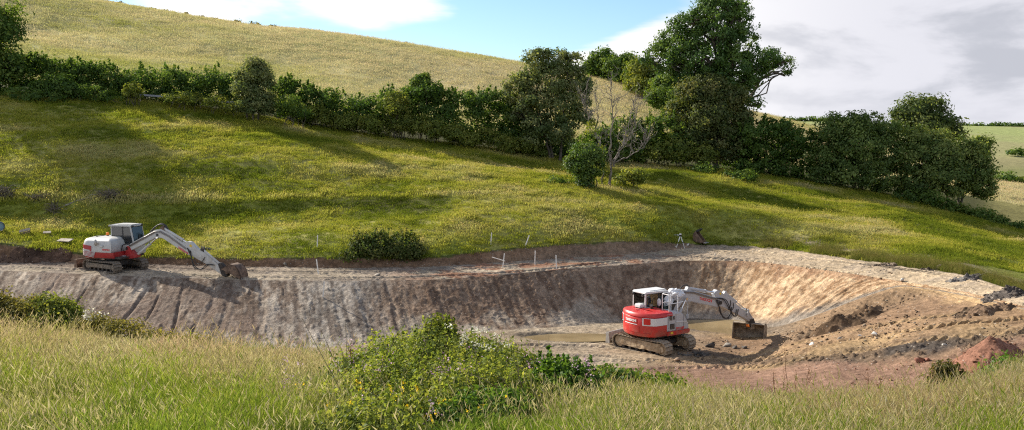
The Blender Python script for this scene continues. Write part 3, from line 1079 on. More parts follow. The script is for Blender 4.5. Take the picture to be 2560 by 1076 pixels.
class Outline:
    """plan outline of a machine's tail: rear arc, rounded corners, straight sides; a = distance from the rear centre, + to the right"""
    def __init__(s, Rr, half, corner, xf):
        pts = []
        # right half, from the rear centre: arc centred on the origin, corner, side
        yc = half - corner
        th_end = math.asin(min(0.97, yc / (Rr - corner)))
        for k in range(25):
            t = th_end * k / 24
            pts.append((-Rr * math.cos(t), -Rr * math.sin(t)))
        cx, cy = -(Rr - corner) * math.cos(th_end), -(Rr - corner) * math.sin(th_end)
        for k in range(1, 13):
            t = th_end + (math.pi / 2 - th_end) * k / 12
            pts.append((cx - corner * math.cos(t), cy - corner * math.sin(t)))
        pts.append((xf, -half))
        s.p = [Vector((x, y)) for x, y in pts]
        s.L = [0.0]
        for i in range(1, len(s.p)):
            s.L.append(s.L[-1] + (s.p[i] - s.p[i - 1]).length)

    def at(s, a, off=0.0):
        sg = 1 if a >= 0 else -1
        d = min(abs(a), s.L[-1] - 1e-6)
        i = 0
        while s.L[i + 1] < d:
            i += 1
        f = (d - s.L[i]) / (s.L[i + 1] - s.L[i])
        p = s.p[i].lerp(s.p[i + 1], f)
        t = (s.p[i + 1] - s.p[i]).normalized()
        n = Vector((t.y, -t.x))
        if n.dot(p) < 0:
            n = -n
        q = p + n * off
        return Vector((q.x, q.y * sg))

    def a_of_x(s, x):
        """distance a on the right side where the outline reaches x"""
        for i in range(len(s.p) - 1):
            if s.p[i + 1].x >= x:
                f = (x - s.p[i].x) / max(1e-6, s.p[i + 1].x - s.p[i].x)
                return s.L[i] + f * (s.L[i + 1] - s.L[i])
        return s.L[-1]

    def patch(s, mb, a0, a1, z0, z1, proud, thick, n=14, z0b=None, z1b=None):
        """curved plate lying on the outline"""
        z0b = z0 if z0b is None else z0b
        z1b = z1 if z1b is None else z1b
        loops = []
        for k in range(n + 1):
            f = k / n
            a = a0 + (a1 - a0) * f
            lo, hi = z0 + (z0b - z0) * f, z1 + (z1b - z1) * f
            i, o = s.at(a, proud - thick), s.at(a, proud)
            loops.append([Vector((i.x, i.y, lo)), Vector((o.x, o.y, lo)), Vector((o.x, o.y, hi)), Vector((i.x, i.y, hi))])
        mb.loft(loops)
        return mb

    def loop(s, xcut, off, z, n=40):
        """closed loop of the tail, cut straight across at xcut"""
        A = s.a_of_x(xcut)
        return [Vector((*s.at(-A + 2 * A * k / n, off), z)) for k in range(n + 1)]


def make_track(root, M, y, L, h, w, nshoe, shoe_mat, muddy, seed):
    r = h / 2
    cx = L / 2 - r
    belt = MB()
    ring = []
    for sgn in (1, -1):
        for k in range(13):
            t = math.pi / 2 - math.pi * k / 12 if sgn > 0 else -math.pi / 2 - math.pi * k / 12
            ring.append((sgn * cx, math.cos(t), math.sin(t)))
    outer = [(c + (r - 0.055) * ca, r + (r - 0.055) * sa) for c, ca, sa in ring]
    inner = [(c + (r - 0.10) * ca, r + (r - 0.10) * sa) for c, ca, sa in ring]
    n = len(ring)
    y0, y1 = y - w * 0.30, y + w * 0.30
    vs = [(x, y0, z) for x, z in outer] + [(x, y1, z) for x, z in outer] + [(x, y0, z) for x, z in inner] + [(x, y1, z) for x, z in inner]
    fs = []
    for i in range(n):
        j = (i + 1) % n
        fs += [(i, j, n + j, n + i), (2 * n + i, 3 * n + i, 3 * n + j, 2 * n + j), (i, 2 * n + i, 2 * n + j, j), (n + i, n + j, 3 * n + j, 3 * n + i)]
    belt.add(vs, fs)
    trk = belt.build('track', M_DARKST, root, M)
    # shoes
    sm = MB()
    per = 2 * (2 * cx) + 2 * math.pi * (r - 0.03)
    pitch = per / nshoe
    sm.box((0, 0, 0), (pitch * 0.90, w, 0.035))
    sm.box((pitch * 0.28, 0, 0.03), (pitch * 0.16, w * 0.98, 0.04))
    proto = sm.build('track_shoe', shoe_mat, None, None)
    me = proto.data
    bpy.data.objects.remove(proto)
    for k in range(nshoe):
        d = pitch * (k + 0.5)
        rr = r - 0.045
        arc = math.pi * (r - 0.03)
        if d < 2 * cx:
            p, ang = (-cx + d, 0, 2 * r - 0.045), 0.0
            sag = -0.03 * math.sin(math.pi * d / (2 * cx))
            p = (p[0], 0, p[2] + sag)
        elif d < 2 * cx + arc:
            t = (d - 2 * cx) / arc * math.pi
            p, ang = (cx + rr * math.sin(t), 0, r + rr * math.cos(t)), t
        elif d < 4 * cx + arc:
            e = d - 2 * cx - arc
            p, ang = (cx - e, 0, 0.045), math.pi
        else:
            t = (d - 4 * cx - arc) / arc * math.pi
            p, ang = (-cx - rr * math.sin(t), 0, r - rr * math.cos(t)), math.pi + t
        o = bpy.data.objects.new('track_shoe', me)
        link(o, trk)
        o.matrix_local = M @ Matrix.Translation((p[0], y, p[2])) @ Matrix.Rotation(ang, 4, 'Y')
    # frame, rollers, sprocket, idler
    fr = MB()
    fr.prism([(-cx * 0.98, r - 0.10), (cx * 0.86, r - 0.10), (cx * 0.86, r + 0.11), (cx * 0.6, r + 0.15), (-cx * 0.9, r + 0.15)], y - w * 0.36, y + w * 0.36)
    fr.build('track_frame', M_MUD if muddy else M_RUBTRACK, trk, M, 0.02)
    for k in range(6):
        rm = MB()
        x = -cx * 0.8 + 1.6 * cx * k / 5
        rm.cyl((x, y - w * .3, 0.17), (x, y + w * .3, 0.17), 0.085, n=14)
        rm.build('roller', M_DARKST, trk, M, 0.01)
    for nm, sx in (('sprocket', -1), ('idler', 1)):
        wm = MB()
        wm.cyl((sx * cx, y - w * .26, r), (sx * cx, y + w * .26, r), r - 0.11, n=28)
        wm.cyl((sx * cx, y - w * .36, r), (sx * cx, y + w * .36, r), r * 0.42, n=20)
        wm.build(nm, M_MUD if muddy else M_RUBTRACK, trk, M, 0.015)
    if muddy:
        mm = MB()
        rr_ = random.Random(seed)
        nx = 40
        vs, fs = [], []
        for side in (-1, 1):
            o0 = len(vs)
            for i in range(nx + 1):
                x = -cx * 1.02 + 2.0 * cx * i / nx
                top = h - 0.13 - 0.02 * rr_.random()
                bot = 0.20 + 0.16 * float(fbm(np.array([x * 2.7]), np.array([seed * 3.1 + side]), 7)[0]) - 0.05
                for j in range(7):
                    z = bot + (top - bot) * j / 6
                    bul = float(fbm(np.array([x * 3.0 + 10]), np.array([z * 4 + seed + side * 5]), 9, 3)[0])
                    vs.append((x, y + side * w * (0.26 + 0.20 * bul), z))
            for i in range(nx):
                for j in range(6):
                    q = o0 + i * 7 + j
                    fs.append((q, q + 7, q + 8, q + 1))
        mm.add(vs, fs)
        mm.build('caked_mud', M_MUD, trk, M, smooth=True)
    return trk


def make_blade(root, M, x, w, z0, z1, mat, reach):
    b = MB()
    prof = [(x - 0.10, z0), (x - 0.02, z0 + 0.02), (x + 0.07, z0 + (z1 - z0) * 0.45), (x + 0.02, z1), (x - 0.06, z1 + 0.01), (x - 0.02, z0 + (z1 - z0) * 0.5)]
    b.prism(prof, -w / 2, w / 2)
    o = b.build('dozer_blade', mat, root, M, 0.012)
    for s in (-1, 1):
        a = MB()
        a.box((x + reach / 2, s * 0.42, z0 + 0.30), (reach, 0.12, 0.16))
        a.build('blade_arm', mat, o, M, 0.01)
        a = MB()
        a.prism([(x - 0.12, z0 - 0.005), (x + 0.16, z0 - 0.005), (x + 0.12, z1), (x - 0.08, z1 + 0.02)], s * w / 2 - 0.02, s * w / 2 + 0.02)
        a.build('blade_end_plate', mat, o, M, 0.01)
    return o


def beam(mb, poly, yc, w):
    mb.prism(poly, yc - w / 2, yc + w / 2)


def cylinder(root, name, M, p0, p1, r, f=0.6, barrel=None):
    """hydraulic ram: painted barrel, bright rod"""
    p0, p1 = Vector(p0), Vector(p1)
    mid = p0.lerp(p1, f)
    b = MB()
    b.cyl(p0, mid, r, n=14)
    b.cyl(mid.lerp(p0, 0.04), mid, r * 1.22, n=14)
    d = (p1 - p0).normalized()
    b.cyl(p0 - Vector((0, r * 1.2, 0)), p0 + Vector((0, r * 1.2, 0)), r * 1.1, n=12)
    o = b.build(name, barrel, root, M, 0.0, True)
    q = MB()
    q.cyl(mid, p1, r * 0.55, n=12)
    q.cyl(p1 - Vector((0, r * 1.2, 0)), p1 + Vector((0, r * 1.2, 0)), r * 1.0, n=12)
    q.build('piston_rod', M_CHROME, o, M, 0.0, True)
    return o


def hose(root, M, pts, r=0.025, mat=None):
    P = [Vector(p) for p in pts]
    out = []
    n = len(P)
    for i in range(n - 1):
        p0, p1, p2, p3 = P[max(i - 1, 0)], P[i], P[i + 1], P[min(i + 2, n - 1)]
        for k in range(6):
            t = k / 6
            out.append(0.5 * ((2 * p1) + (p2 - p0) * t + (2 * p0 - 5 * p1 + 4 * p2 - p3) * t * t + (3 * p1 - p0 - 3 * p2 + p3) * t ** 3))
    out.append(P[-1])
    m = MB()
    m.tube(out, r, 8)
    return m.build('hose', mat or M_RUBBER, root, M, 0, True)


def make_bucket(root, M, pivot, prof, w, yc, mat, teeth_dir, nteeth, tooth_len, inner=None):
    """shell bucket: curved plate, side plates, teeth"""
    px, pz = pivot
    th = 0.035
    P = [Vector((px + x, pz + z)) for x, z in prof]
    nrm = []
    for i in range(len(P)):
        d = (P[min(i + 1, len(P) - 1)] - P[max(i - 1, 0)]).normalized()
        nrm.append(Vector((-d.y, d.x)))
    cen = sum(P, Vector((0, 0))) / len(P)
    if sum(nrm[i].dot(P[i] - cen) for i in range(len(P))) < 0:
        nrm = [-n for n in nrm]
    outer = [p + n * th for p, n in zip(P, nrm)]
    poly = [(p.x, p.y) for p in P] + [(p.x, p.y) for p in reversed(outer)]
    sh = MB()
    n = len(P)
    vs = [(x, yc - w / 2, z) for x, z in poly] + [(x, yc + w / 2, z) for x, z in poly]
    fs = []
    m = len(poly)
    for i in range(m):
        j = (i + 1) % m
        fs.append((i, j, m + j, m + i))
    for i in range(n - 1):
        a, b, c, d = i, i + 1, m - 2 - i, m - 1 - i
        fs += [(a, b, c, d), (m + a, m + d, m + c, m + b)]
    sh.add(vs, fs)
    o = sh.build('bucket', mat, root, M, 0.0, True)
    for s in (-1, 1):
        sp = MB()
        vs, fs = [], []
        yy = yc + s * (w / 2 - 0.02)
        k = len(outer)
        vs = [(p.x, yy - 0.02, p.y) for p in outer] + [(p.x, yy + 0.02, p.y) for p in outer]
        fs = [tuple(range(k)), tuple(range(2 * k - 1, k - 1, -1))] + [(i, (i + 1) % k, k + (i + 1) % k, k + i) for i in range(k)]
        sp.add(vs, fs)
        sp.build('side_plate', mat, o, M)
    lip = P[-1]
    d = Vector(teeth_dir).normalized()
    nn = Vector((-d.y, d.x))
    for i in range(nteeth):
        y = yc - w / 2 + w * (i + 0.5) / nteeth
        t = MB()
        a = lip - d * 0.08
        b = lip + d * tooth_len
        tw = min(0.10, w / nteeth * 0.42)
        loops = [[Vector((a.x + nn.x * s1 * 0.05, y + s2 * tw / 2, a.y + nn.y * s1 * 0.05)) for s1, s2 in ((-1, -1), (-1, 1), (1, 1), (1, -1))],
                 [Vector((b.x + nn.x * s1 * 0.012, y + s2 * tw * 0.32, b.y + nn.y * s1 * 0.012)) for s1, s2 in ((-1, -1), (-1, 1), (1, 1), (1, -1))]]
        t.loft(loops)
        t.build('tooth', M_TEETH, o, M)
    return o


def make_cab(root, M, x0, x1, y0, y1, z0, zb, z1, paint, slope=0.22, rear_inset=0.0):
    """operator's cab: floor z0, window sill zb, roof z1"""
    def fx(z):
        return x1 - slope * max(0.0, (z - zb)) / (z1 - zb) * 1.0
    xr = x0 + rear_inset
    body = MB()
    body.box(((x0 + x1) / 2, (y0 + y1) / 2, (z0 + zb) / 2), (x1 - x0, y1 - y0, zb - z0))
    cab = body.build('cab', paint, root, M, 0.04)
    roof = MB()
    roof.prism([(x0 - 0.02, z1 - 0.10), (fx(z1) + 0.03, z1 - 0.10), (fx(z1) + 0.05, z1 - 0.05), (fx(z1) - 0.05, z1), (x0 + 0.06, z1 + 0.01), (x0 - 0.04, z1 - 0.04)], y0 - 0.02, y1 + 0.02)
    roof.build('roof', paint, cab, M, 0.03)
    hatch = MB()
    hatch.box((x0 + 0.55 * (x1 - x0), (y0 + y1) / 2, z1 + 0.02), (0.62 * (x1 - x0), 0.72 * (y1 - y0), 0.03))
    hatch.build('roof_hatch', paint, cab, M, 0.012)
    xm = x0 + 0.52 * (x1 - x0)
    t = 0.075
    for nm, xa, xb in (('rear', x0 + t / 2, x0 + t / 2 + rear_inset), ('mid', xm, xm), ('front', x1 - t / 2, fx(z1) - t / 2)):
        for yy in (y0 + t / 2, y1 - t / 2):
            p = MB()
            p.loft([[Vector((xa + sx * t / 2, yy + sy * t / 2, zb - 0.03)) for sx, sy in ((-1, -1), (1, -1), (1, 1), (-1, 1))],
                    [Vector((xb + sx * t / 2, yy + sy * t / 2, z1 - 0.08)) for sx, sy in ((-1, -1), (1, -1), (1, 1), (-1, 1))]])
            p.build('cab_pillar', paint if nm != 'mid' else M_BLACK, cab, M, 0.012)
    # glass with black rubber seals
    def pane(name, quad, nrm):
        q = [Vector(a) for a in quad]
        c = sum(q, Vector()) / 4
        g = MB()
        nv = Vector(nrm) * 0.006
        g.loft([[a - nv for a in q], [a + nv for a in q]])
        w_ = g.build('window', M_GLASS, cab, M)
        s = MB()
        for i in range(4):
            s.tube([q[i], q[(i + 1) % 4]], 0.016, 6)
        s.build('window_seal', M_BLACK, w_, M)
    zt = z1 - 0.12
    for yy, ny in ((y0 + 0.02, -1), (y1 - 0.02, 1)):
        pane('side', [(x0 + t, yy, zb), (xm - t / 2, yy, zb), (xm - t / 2, yy, zt), (x0 + t + rear_inset, yy, zt)], (0, ny, 0))
        pane('side', [(xm + t / 2, yy, zb - 0.12), (x1 - t, yy, zb - 0.12), (fx(zt) - t, yy, zt), (xm + t / 2, yy, zt)], (0, ny, 0))
    pane('rear', [(x0 + 0.02, y0 + t, zb), (x0 + 0.02, y1 - t, zb), (x0 + 0.02, y1 - t, zt), (x0 + 0.02, y0 + t, zt)], (-1, 0, 0))
    pane('front', [(x1 - 0.02, y0 + t, zb), (x1 - 0.02, y1 - t, zb), (fx(zt) - 0.02, y1 - t, zt), (fx(zt) - 0.02, y0 + t, zt)], (1, 0, 0))
    yc = (y0 + y1) / 2
    seat = MB()
    seat.box((x0 + 0.55, yc, zb + 0.02), (0.48, 0.48, 0.14))
    seat.box((x0 + 0.30, yc, zb + 0.36), (0.14, 0.46, 0.62), Matrix.Rotation(-0.15, 3, 'Y'))
    seat.box((x0 + 0.26, yc, zb + 0.76), (0.10, 0.26, 0.18), Matrix.Rotation(-0.15, 3, 'Y'))
    seat.build('seat', M_CLOTH, cab, M, 0.04)
    for s in (-1, 1):
        con = MB()
        con.box((x0 + 0.70, yc + s * 0.34, zb + 0.06), (0.40, 0.12, 0.18))
        con.cyl((x0 + 0.86, yc + s * 0.34, zb + 0.1), (x0 + 0.90, yc + s * 0.34, zb + 0.34), 0.025)
        con.build('armrest_lever', M_BLACK, cab, M, 0.015)
    con = MB()
    con.box((x1 - 0.25, yc - 0.3, zb + 0.12), (0.08, 0.2, 0.26))
    con.build('control_console', M_BLACK, cab, M, 0.015)
    wi = MB()
    wi.tube([(x1 - 0.0, yc - 0.1, zb + 0.05), (fx(zb + .5) + 0.015, yc + 0.12, zb + 0.55)], 0.012, 6)
    wi.build('wiper', M_BLACK, cab, M)
    return cab


def lump(center, rad, seed, n=3, amp=0.35):
    import bmesh
    bm = bmesh.new()
    bmesh.ops.create_icosphere(bm, subdivisions=n, radius=1.0)
    V = np.array([v.co[:] for v in bm.verts])
    k = 1 + amp * (fbm(V[:, 0] * 1.7 + seed, V[:, 1] * 1.7 + V[:, 2] * 2.3, seed, 3) - 0.5) * 2
    V = V * k[:, None] * np.array(rad) + np.array(center)
    Fc = [[v.index for v in f.verts] for f in bm.faces]
    bm.free()
    return V, Fc


# ---------------------------------------------------------------- large red and white excavator on the pit floor
def excavator_in_pit():
    g = G(1634, 872, 30)
    root = empty('excavator', (g.x, g.y, g.z - 0.02))
    root.scale = (0.95, 0.95, 0.95)
    tag(root, 'large red and white excavator standing on the pit floor with its bucket lowered', 'excavator', 'excavators on the site')
    MU = Matrix.Rotation(R(-46), 4, 'Z')
    MH = Matrix.Rotation(R(33), 4, 'Z')
    for y, sd in ((-0.98, 3), (0.98, 8)):
        make_track(root, MU, y, 3.45, 0.80, 0.56, 42, M_SHOE, True, sd)
    b = MB()
    b.box((0, 0, 0.52), (1.5, 1.5, 0.34))
    b.box((0.7, 0, 0.5), (0.4, 1.9, 0.22))
    b.box((-0.7, 0, 0.5), (0.4, 1.9, 0.22))
    b.build('car_body', M_DARKST, root, MU, 0.03)
    make_blade(root, MU, -2.12, 2.25, 0.14, 0.70, M_BLADE, 0.8)
    b = MB()
    b.cyl((0, 0, 0.66), (0, 0, 0.96), 0.62, n=32)
    b.build('swing_ring', M_DARKST, root, MU)
    o = Outline(1.56, 1.23, 0.42, 1.28)
    # deck
    b = MB()
    b.box((0.25, 0, 0.95), (2.0, 2.3, 0.14))
    b.build('deck', M_DARKST, root, MH, 0.02)
    # counterweight
    b = MB()
    b.loft([o.loop(-0.25, -0.16, 0.90), o.loop(-0.25, -0.04, 0.95), o.loop(-0.25, 0.0, 1.06), o.loop(-0.25, 0.0, 1.86), o.loop(-0.25, -0.03, 1.90)])
    cw = b.build('counterweight', M_RED, root, MH, 0.0, True)
    b = MB()
    b.loft([o.loop(0.12, -0.01, 1.905), o.loop(0.12, 0.015, 1.93), o.loop(0.12, 0.0, 2.03), o.loop(0.12, -0.07, 2.10), o.loop(0.12, -0.35, 2.13), o.loop(0.12, -0.6, 2.135)])
    b.build('engine_cover', M_RED, root, MH, 0.0, True)
    # rear trim: recessed name panel, lower hatch, light surrounds
    b = MB()
    o.patch(b, -0.48, 0.48, 1.56, 1.82, 0.018, 0.03)
    np_ = b.build('name_panel', M_RED, cw, MH, 0.012)
    b = MB()
    o.patch(b, -0.58, 0.58, 1.13, 1.46, 0.016, 0.03, z0b=1.13)
    b.build('rear_hatch', M_RED, cw, MH, 0.012)
    b = MB()
    o.patch(b, -0.46, 0.44, 1.515, 1.54, 0.02, 0.02)
    b.build('white_trim', M_WHTTXT, cw, MH)
    for sgn in (-1, 1):
        b = MB()
        o.patch(b, sgn * 0.72, sgn * o.a_of_x(-0.24), 1.50, 1.88, 0.028, 0.04)
        w = b.build('light_surround', M_WHITE, cw, MH, 0.015)
        b = MB()
        o.patch(b, sgn * 0.80, sgn * 1.14, 1.56, 1.86, 0.045, 0.04)
        b.build('rear_light', M_LENS, w, MH, 0.012)
    b = MB()
    o.patch(b, 0.80, 1.15, 1.10, 1.125, 0.012, 0.02)
    b.build('step_slot', M_DKRED, cw, MH)

    def bend(cz, off):
        def f(x, y, z):
            q = o.at(x, off + z)
            return Vector(MH @ Vector((q.x, q.y, cz + y)))
        return f
    text_obj('lettering', 'TAKEUCHI', 0.165, M_WHTTXT, np_, bend(1.70, 0.024))
    # right flank: engine side doors
    b = MB()
    prof = [(-0.30, 1.14), (1.26, 1.14), (1.24, 1.30), (1.10, 1.62), (0.86, 1.92), (0.66, 2.03), (0.50, 2.06), (-0.30, 2.06)]
    b.prism(prof, -1.235, -0.20)
    fl = b.build('side_door', M_GREYP, root, MH, 0.05, seg=3)
    b = MB()
    b.prism([(-0.22, 0.92), (1.20, 0.92), (1.30, 1.00), (1.30, 1.14), (-0.22, 1.14)], -1.25, -0.16)
    b.build('skirt', M_RED, root, MH, 0.02)
    for x in (-0.18, 0.34, 0.86):
        b = MB()
        b.box((x, -1.236, 1.58), (0.012, 0.012, 0.84 if x < 0.8 else 0.62))
        b.build('door_seam', M_BLACK, fl, MH)
    b = MB()
    b.prism([(0.36, 1.56), (0.9, 1.54), (1.16, 1.44), (1.165, 1.47), (0.9, 1.575), (0.36, 1.60)], -1.25, -1.22)
    b.build('door_crease', M_WHITE, fl, MH)
    for x0, x1, z0, z1 in ((-0.10, 0.10, 1.70, 1.92), (0.14, 0.27, 1.72, 1.89), (-0.06, 0.26, 1.24, 1.52)):
        b = MB()
        b.prism([(x0, z0), (x1, z0), (x1 - 0.02, z1), (x0, z1)], -1.252, -1.22)
        v = b.build('vent', M_BLACK, fl, MH, 0.008)
        b = MB()
        for k in range(4):
            z = z0 + (z1 - z0) * (k + 0.7) / 4.6
            b.box(((x0 + x1) / 2, -1.256, z), ((x1 - x0) * 0.85, 0.012, 0.012))
        b.build('vent_slat', M_STEEL, v, MH)
    text_obj('lettering', 'TB2150R', 0.155, M_REDTXT, fl, lambda x, y, z: MH @ Vector((0.62 + x, -1.245 - z, 1.24 + y)))
    b = MB()
    b.box((0.06, -1.256, 1.06), (0.16, 0.008, 0.11))
    b.build('sticker', M_YELLOW, fl, MH)
    b = MB()
    b.cyl((0.12, -1.02, 2.05), (0.12, -1.02, 2.10), 0.10, n=14)
    b.build('filler_cap', M_GREYP, root, MH, 0.02)
    # left flank and cab
    b = MB()
    b.box((0.30, 0.72, 1.22), (1.5, 1.0, 0.44))
    b.box((-0.28, 0.60, 1.95), (0.30, 1.0, 0.40))
    b.build('cab_base', M_GREYP, root, MH, 0.03)
    cab = make_cab(root, MH, -0.42, 1.32, 0.20, 1.18, 1.40, 1.98, 2.92, M_WHITE, 0.25)
    for yy in (0.32, 1.05):
        b = MB()
        b.cyl((-0.46, yy, 2.78), (-0.55, yy, 2.74), 0.07, 0.06, n=12)
        b.build('work_light', M_BLACK, cab, MH)
    b = MB()
    b.box((-0.52, 0.50, 2.22), (0.36, 0.46, 0.20))
    b.build('air_intake', M_WHITE, root, MH, 0.04)
    b = MB()
    b.tube([(-0.28, -0.12, 2.05), (-0.28, -0.12, 2.22), (-0.34, -0.16, 2.32)], 0.09, 14)
    b.build('exhaust', M_BLACK, root, MH, 0, True)
    b = MB()
    b.cyl((-1.05, 0.05, 2.11), (-1.05, 0.05, 2.16), 0.11, n=14)
    b.build('cover_catch', M_DKRED, root, MH, 0.02)
    # handrails
    b = MB()
    r = 0.022
    for y in (-0.62, -1.12):
        b.tube([(-0.02, y, 2.04), (-0.02, y, 2.92), (0.06, y, 2.98), (0.50, y, 2.98), (0.56, y, 2.92), (0.56, y, 2.04)], r, 8)
        b.tube([(-0.02, y, 2.50), (0.56, y, 2.50)], r, 8)
    b.tube([(-0.02, -0.62, 2.95), (-0.02, -1.12, 2.95)], r, 8)
    b.tube([(0.56, -1.12, 2.50), (1.02, -1.0, 2.50)], r, 8)
    b.build('handrail', M_WHITE, root, MH, 0, True)
    b = MB()
    b.tube([(1.20, -1.12, 1.6), (1.28, -1.10, 2.3), (1.18, -0.98, 2.62)], 0.014, 6)
    b.box((1.22, -1.13, 1.75), (0.05, 0.12, 0.22))
    b.build('mirror', M_GREYP, root, MH)
    b = MB()
    V, Fc = lump((0.18, -0.16, 2.42), (0.05, 0.15, 0.21), 4, 2, 0.1)
    b.add(V, Fc)
    b.build('mirror', M_WHITE, root, MH, 0, True)
    # boom
    yb = -0.02
    b = MB()
    beam(b, [(0.42, 1.20), (0.78, 1.14), (1.30, 1.78), (1.78, 2.26), (2.4, 2.22), (4.30, 1.72), (4.62, 1.80), (4.70, 2.00), (4.58, 2.14), (2.5, 2.80), (1.75, 2.90), (1.42, 2.78), (0.40, 1.42)], yb, 0.36)
    boom = b.build('boom', M_GREYP, root, MH, 0.03)
    for px_, pz_, pr_ in ((1.72, 2.66, 0.07), (4.52, 1.95, 0.10)):
        b = MB()
        b.cyl((px_, yb - 0.22, pz_), (px_, yb + 0.22, pz_), pr_, n=16)
        b.build('boom_pin', M_BLACK, boom, MH)
    text_obj('lettering', 'TAKEUCHI', 0.20, M_REDTXT, boom, lambda x, y, z: MH @ Vector((3.42 + x * 0.965 + y * 0.25, yb - 0.182 - z, 2.22 - x * 0.255 + y * 0.97)))
    cr = MB()
    for k in range(3):
        cr.tube([(1.62, yb - 0.21, 2.84 - 0.03 * k), (2.5, yb - 0.21, 2.74 - 0.035 * k), (3.9, yb - 0.21, 2.30 - 0.035 * k), (4.25, yb - 0.21, 2.22 - 0.03 * k)], 0.02, 6)
    cr.build('hydraulic_line', M_STEEL, boom, MH, 0, True)
    b = MB()
    V, Fc = lump((1.42, yb - 0.02, 2.70), (0.40, 0.34, 0.30), 11, 4, 0.55)
    b.add(V, Fc)
    V, Fc = lump((1.05, yb + 0.05, 2.30), (0.26, 0.26, 0.34), 15, 3, 0.6)
    b.add(V, Fc)
    b.build('sheeting', M_WRAP, boom, MH, 0, False)
    b = MB()
    b.prism([(0.62, 1.5), (1.0, 1.8), (1.34, 2.36), (1.2, 2.44), (0.86, 2.2)], yb - 0.26, yb + 0.26)
    b.build('valve_bank', M_BLACK, boom, MH, 0.03)
    for s in (-1, 1):
        cylinder(root, 'boom_cylinder', MH, (1.12, yb + s * 0.32, 1.20), (1.92, yb + s * 0.26, 2.44), 0.075, 0.62, M_GREYP)
    cylinder(root, 'arm_cylinder', MH, (2.28, yb, 2.92), (4.22, yb, 2.50), 0.085, 0.66, M_GREYP)
    b = MB()
    b.prism([(2.1, 2.78), (2.5, 2.70), (2.36, 3.0), (2.22, 3.0)], yb - 0.10, yb + 0.10)
    b.build('cylinder_bracket', M_GREYP, boom, MH, 0.01)
    hose(boom, MH, [(1.70, yb, 2.88), (1.9, yb, 3.06), (2.15, yb, 3.10), (2.4, yb, 2.98)], 0.03)
    # arm
    b = MB()
    beam(b, [(4.10, 2.46), (4.30, 2.66), (4.55, 2.56), (5.30, 2.10), (6.98, 0.90), (7.06, 0.72), (6.90, 0.60), (6.55, 0.80), (4.92, 1.62), (4.50, 1.76), (4.36, 1.96)], yb, 0.30)
    arm = b.build('arm', M_GREYP, root, MH, 0.025)
    cylinder(arm, 'bucket_cylinder', MH, (5.00, yb, 2.42), (6.62, yb, 1.34), 0.07, 0.55, M_GREYP)
    b = MB()
    b.prism([(4.86, 2.36), (5.16, 2.18), (5.10, 2.50), (4.96, 2.52)], yb - 0.09, yb + 0.09)
    b.build('cylinder_bracket', M_GREYP, arm, MH, 0.01)
    b = MB()
    b.box((4.52, yb - 0.156, 2.44), (0.13, 0.006, 0.11), Matrix.Rotation(0.5, 3, 'Y'))
    b.build('sticker', M_YELLOW, arm, MH)
    b = MB()
    b.prism([(6.52, 1.02), (6.66, 0.96), (6.72, 1.32), (6.60, 1.40)], yb - 0.24, yb - 0.18)
    b.prism([(6.52, 1.02), (6.66, 0.96), (6.72, 1.32), (6.60, 1.40)], yb + 0.18, yb + 0.24)
    b.prism([(6.62, 1.40), (6.70, 1.30), (7.18, 0.72), (7.08, 0.64)], yb - 0.16, yb + 0.16)
    b.build('bucket_link', M_GREYP, arm, MH, 0.02)
    for k, off in enumerate((0.0, 0.10, 0.22)):
        hose(arm, MH, [(4.15 + off, yb - 0.22, 2.14), (4.40, yb - 0.25, 1.70 - off), (4.62 + off, yb - 0.27, 1.16 - off * 0.3), (5.0 + off, yb - 0.25, 1.12), (5.35, yb - 0.20, 1.42 + off)], 0.024)
    for k, off in enumerate((0.0, 0.14)):
        hose(arm, MH, [(4.20, yb - 0.21, 2.24), (4.75 + off, yb - 0.23, 2.06), (5.2 + off, yb - 0.25, 1.45 - off), (5.55 + off, yb - 0.23, 1.10), (5.75 + off, yb - 0.19, 1.45)], 0.024)
    for off in (0.0, 0.22):
        hose(arm, MH, [(5.28 + off, yb - 0.165, 2.0 - off * 0.7), (5.30 + off, yb - 0.18, 1.75 - off * 0.7), (5.12 + off, yb - 0.17, 1.50 - off * 0.5)], 0.02)
    # quick hitch and grading bucket
    b = MB()
    b.prism([(6.78, 0.80), (7.16, 0.82), (7.34, 0.42), (7.20, 0.30), (6.86, 0.34)], yb - 0.17, yb + 0.17)
    hitch = b.build('quick_hitch', M_DARKST, root, MH, 0.03)
    b = MB()
    b.box((6.88, yb, 0.42), (0.10, 0.26, 0.16))
    b.build('hitch_latch', M_AMBER, hitch, MH, 0.02)
    prof = [(-0.12, 0.0), (0.14, 0.02), (0.38, -0.08), (0.52, -0.32), (0.50, -0.60), (0.34, -0.84), (0.04, -0.95), (-0.32, -0.98)]
    MB_ = MH @ Matrix.Translation((6.96, yb, 0)) @ Matrix.Rotation(R(30), 4, 'Z') @ Matrix.Translation((-6.96, -yb, 0))
    make_bucket(root, MB_, (6.96, 0.50), prof, 1.75, yb, M_BUCKET, (-1.0, -0.06), 6, 0.15)
    b = MB()
    for s in (-1, 1):
        b.prism([(6.86, 0.22), (7.14, 0.22), (7.12, 0.50), (6.92, 0.50)], yb + s * 0.22 - 0.02, yb + s * 0.22 + 0.02)
    b.build('bucket_lug', M_BUCKET, hitch, MH)
    return root


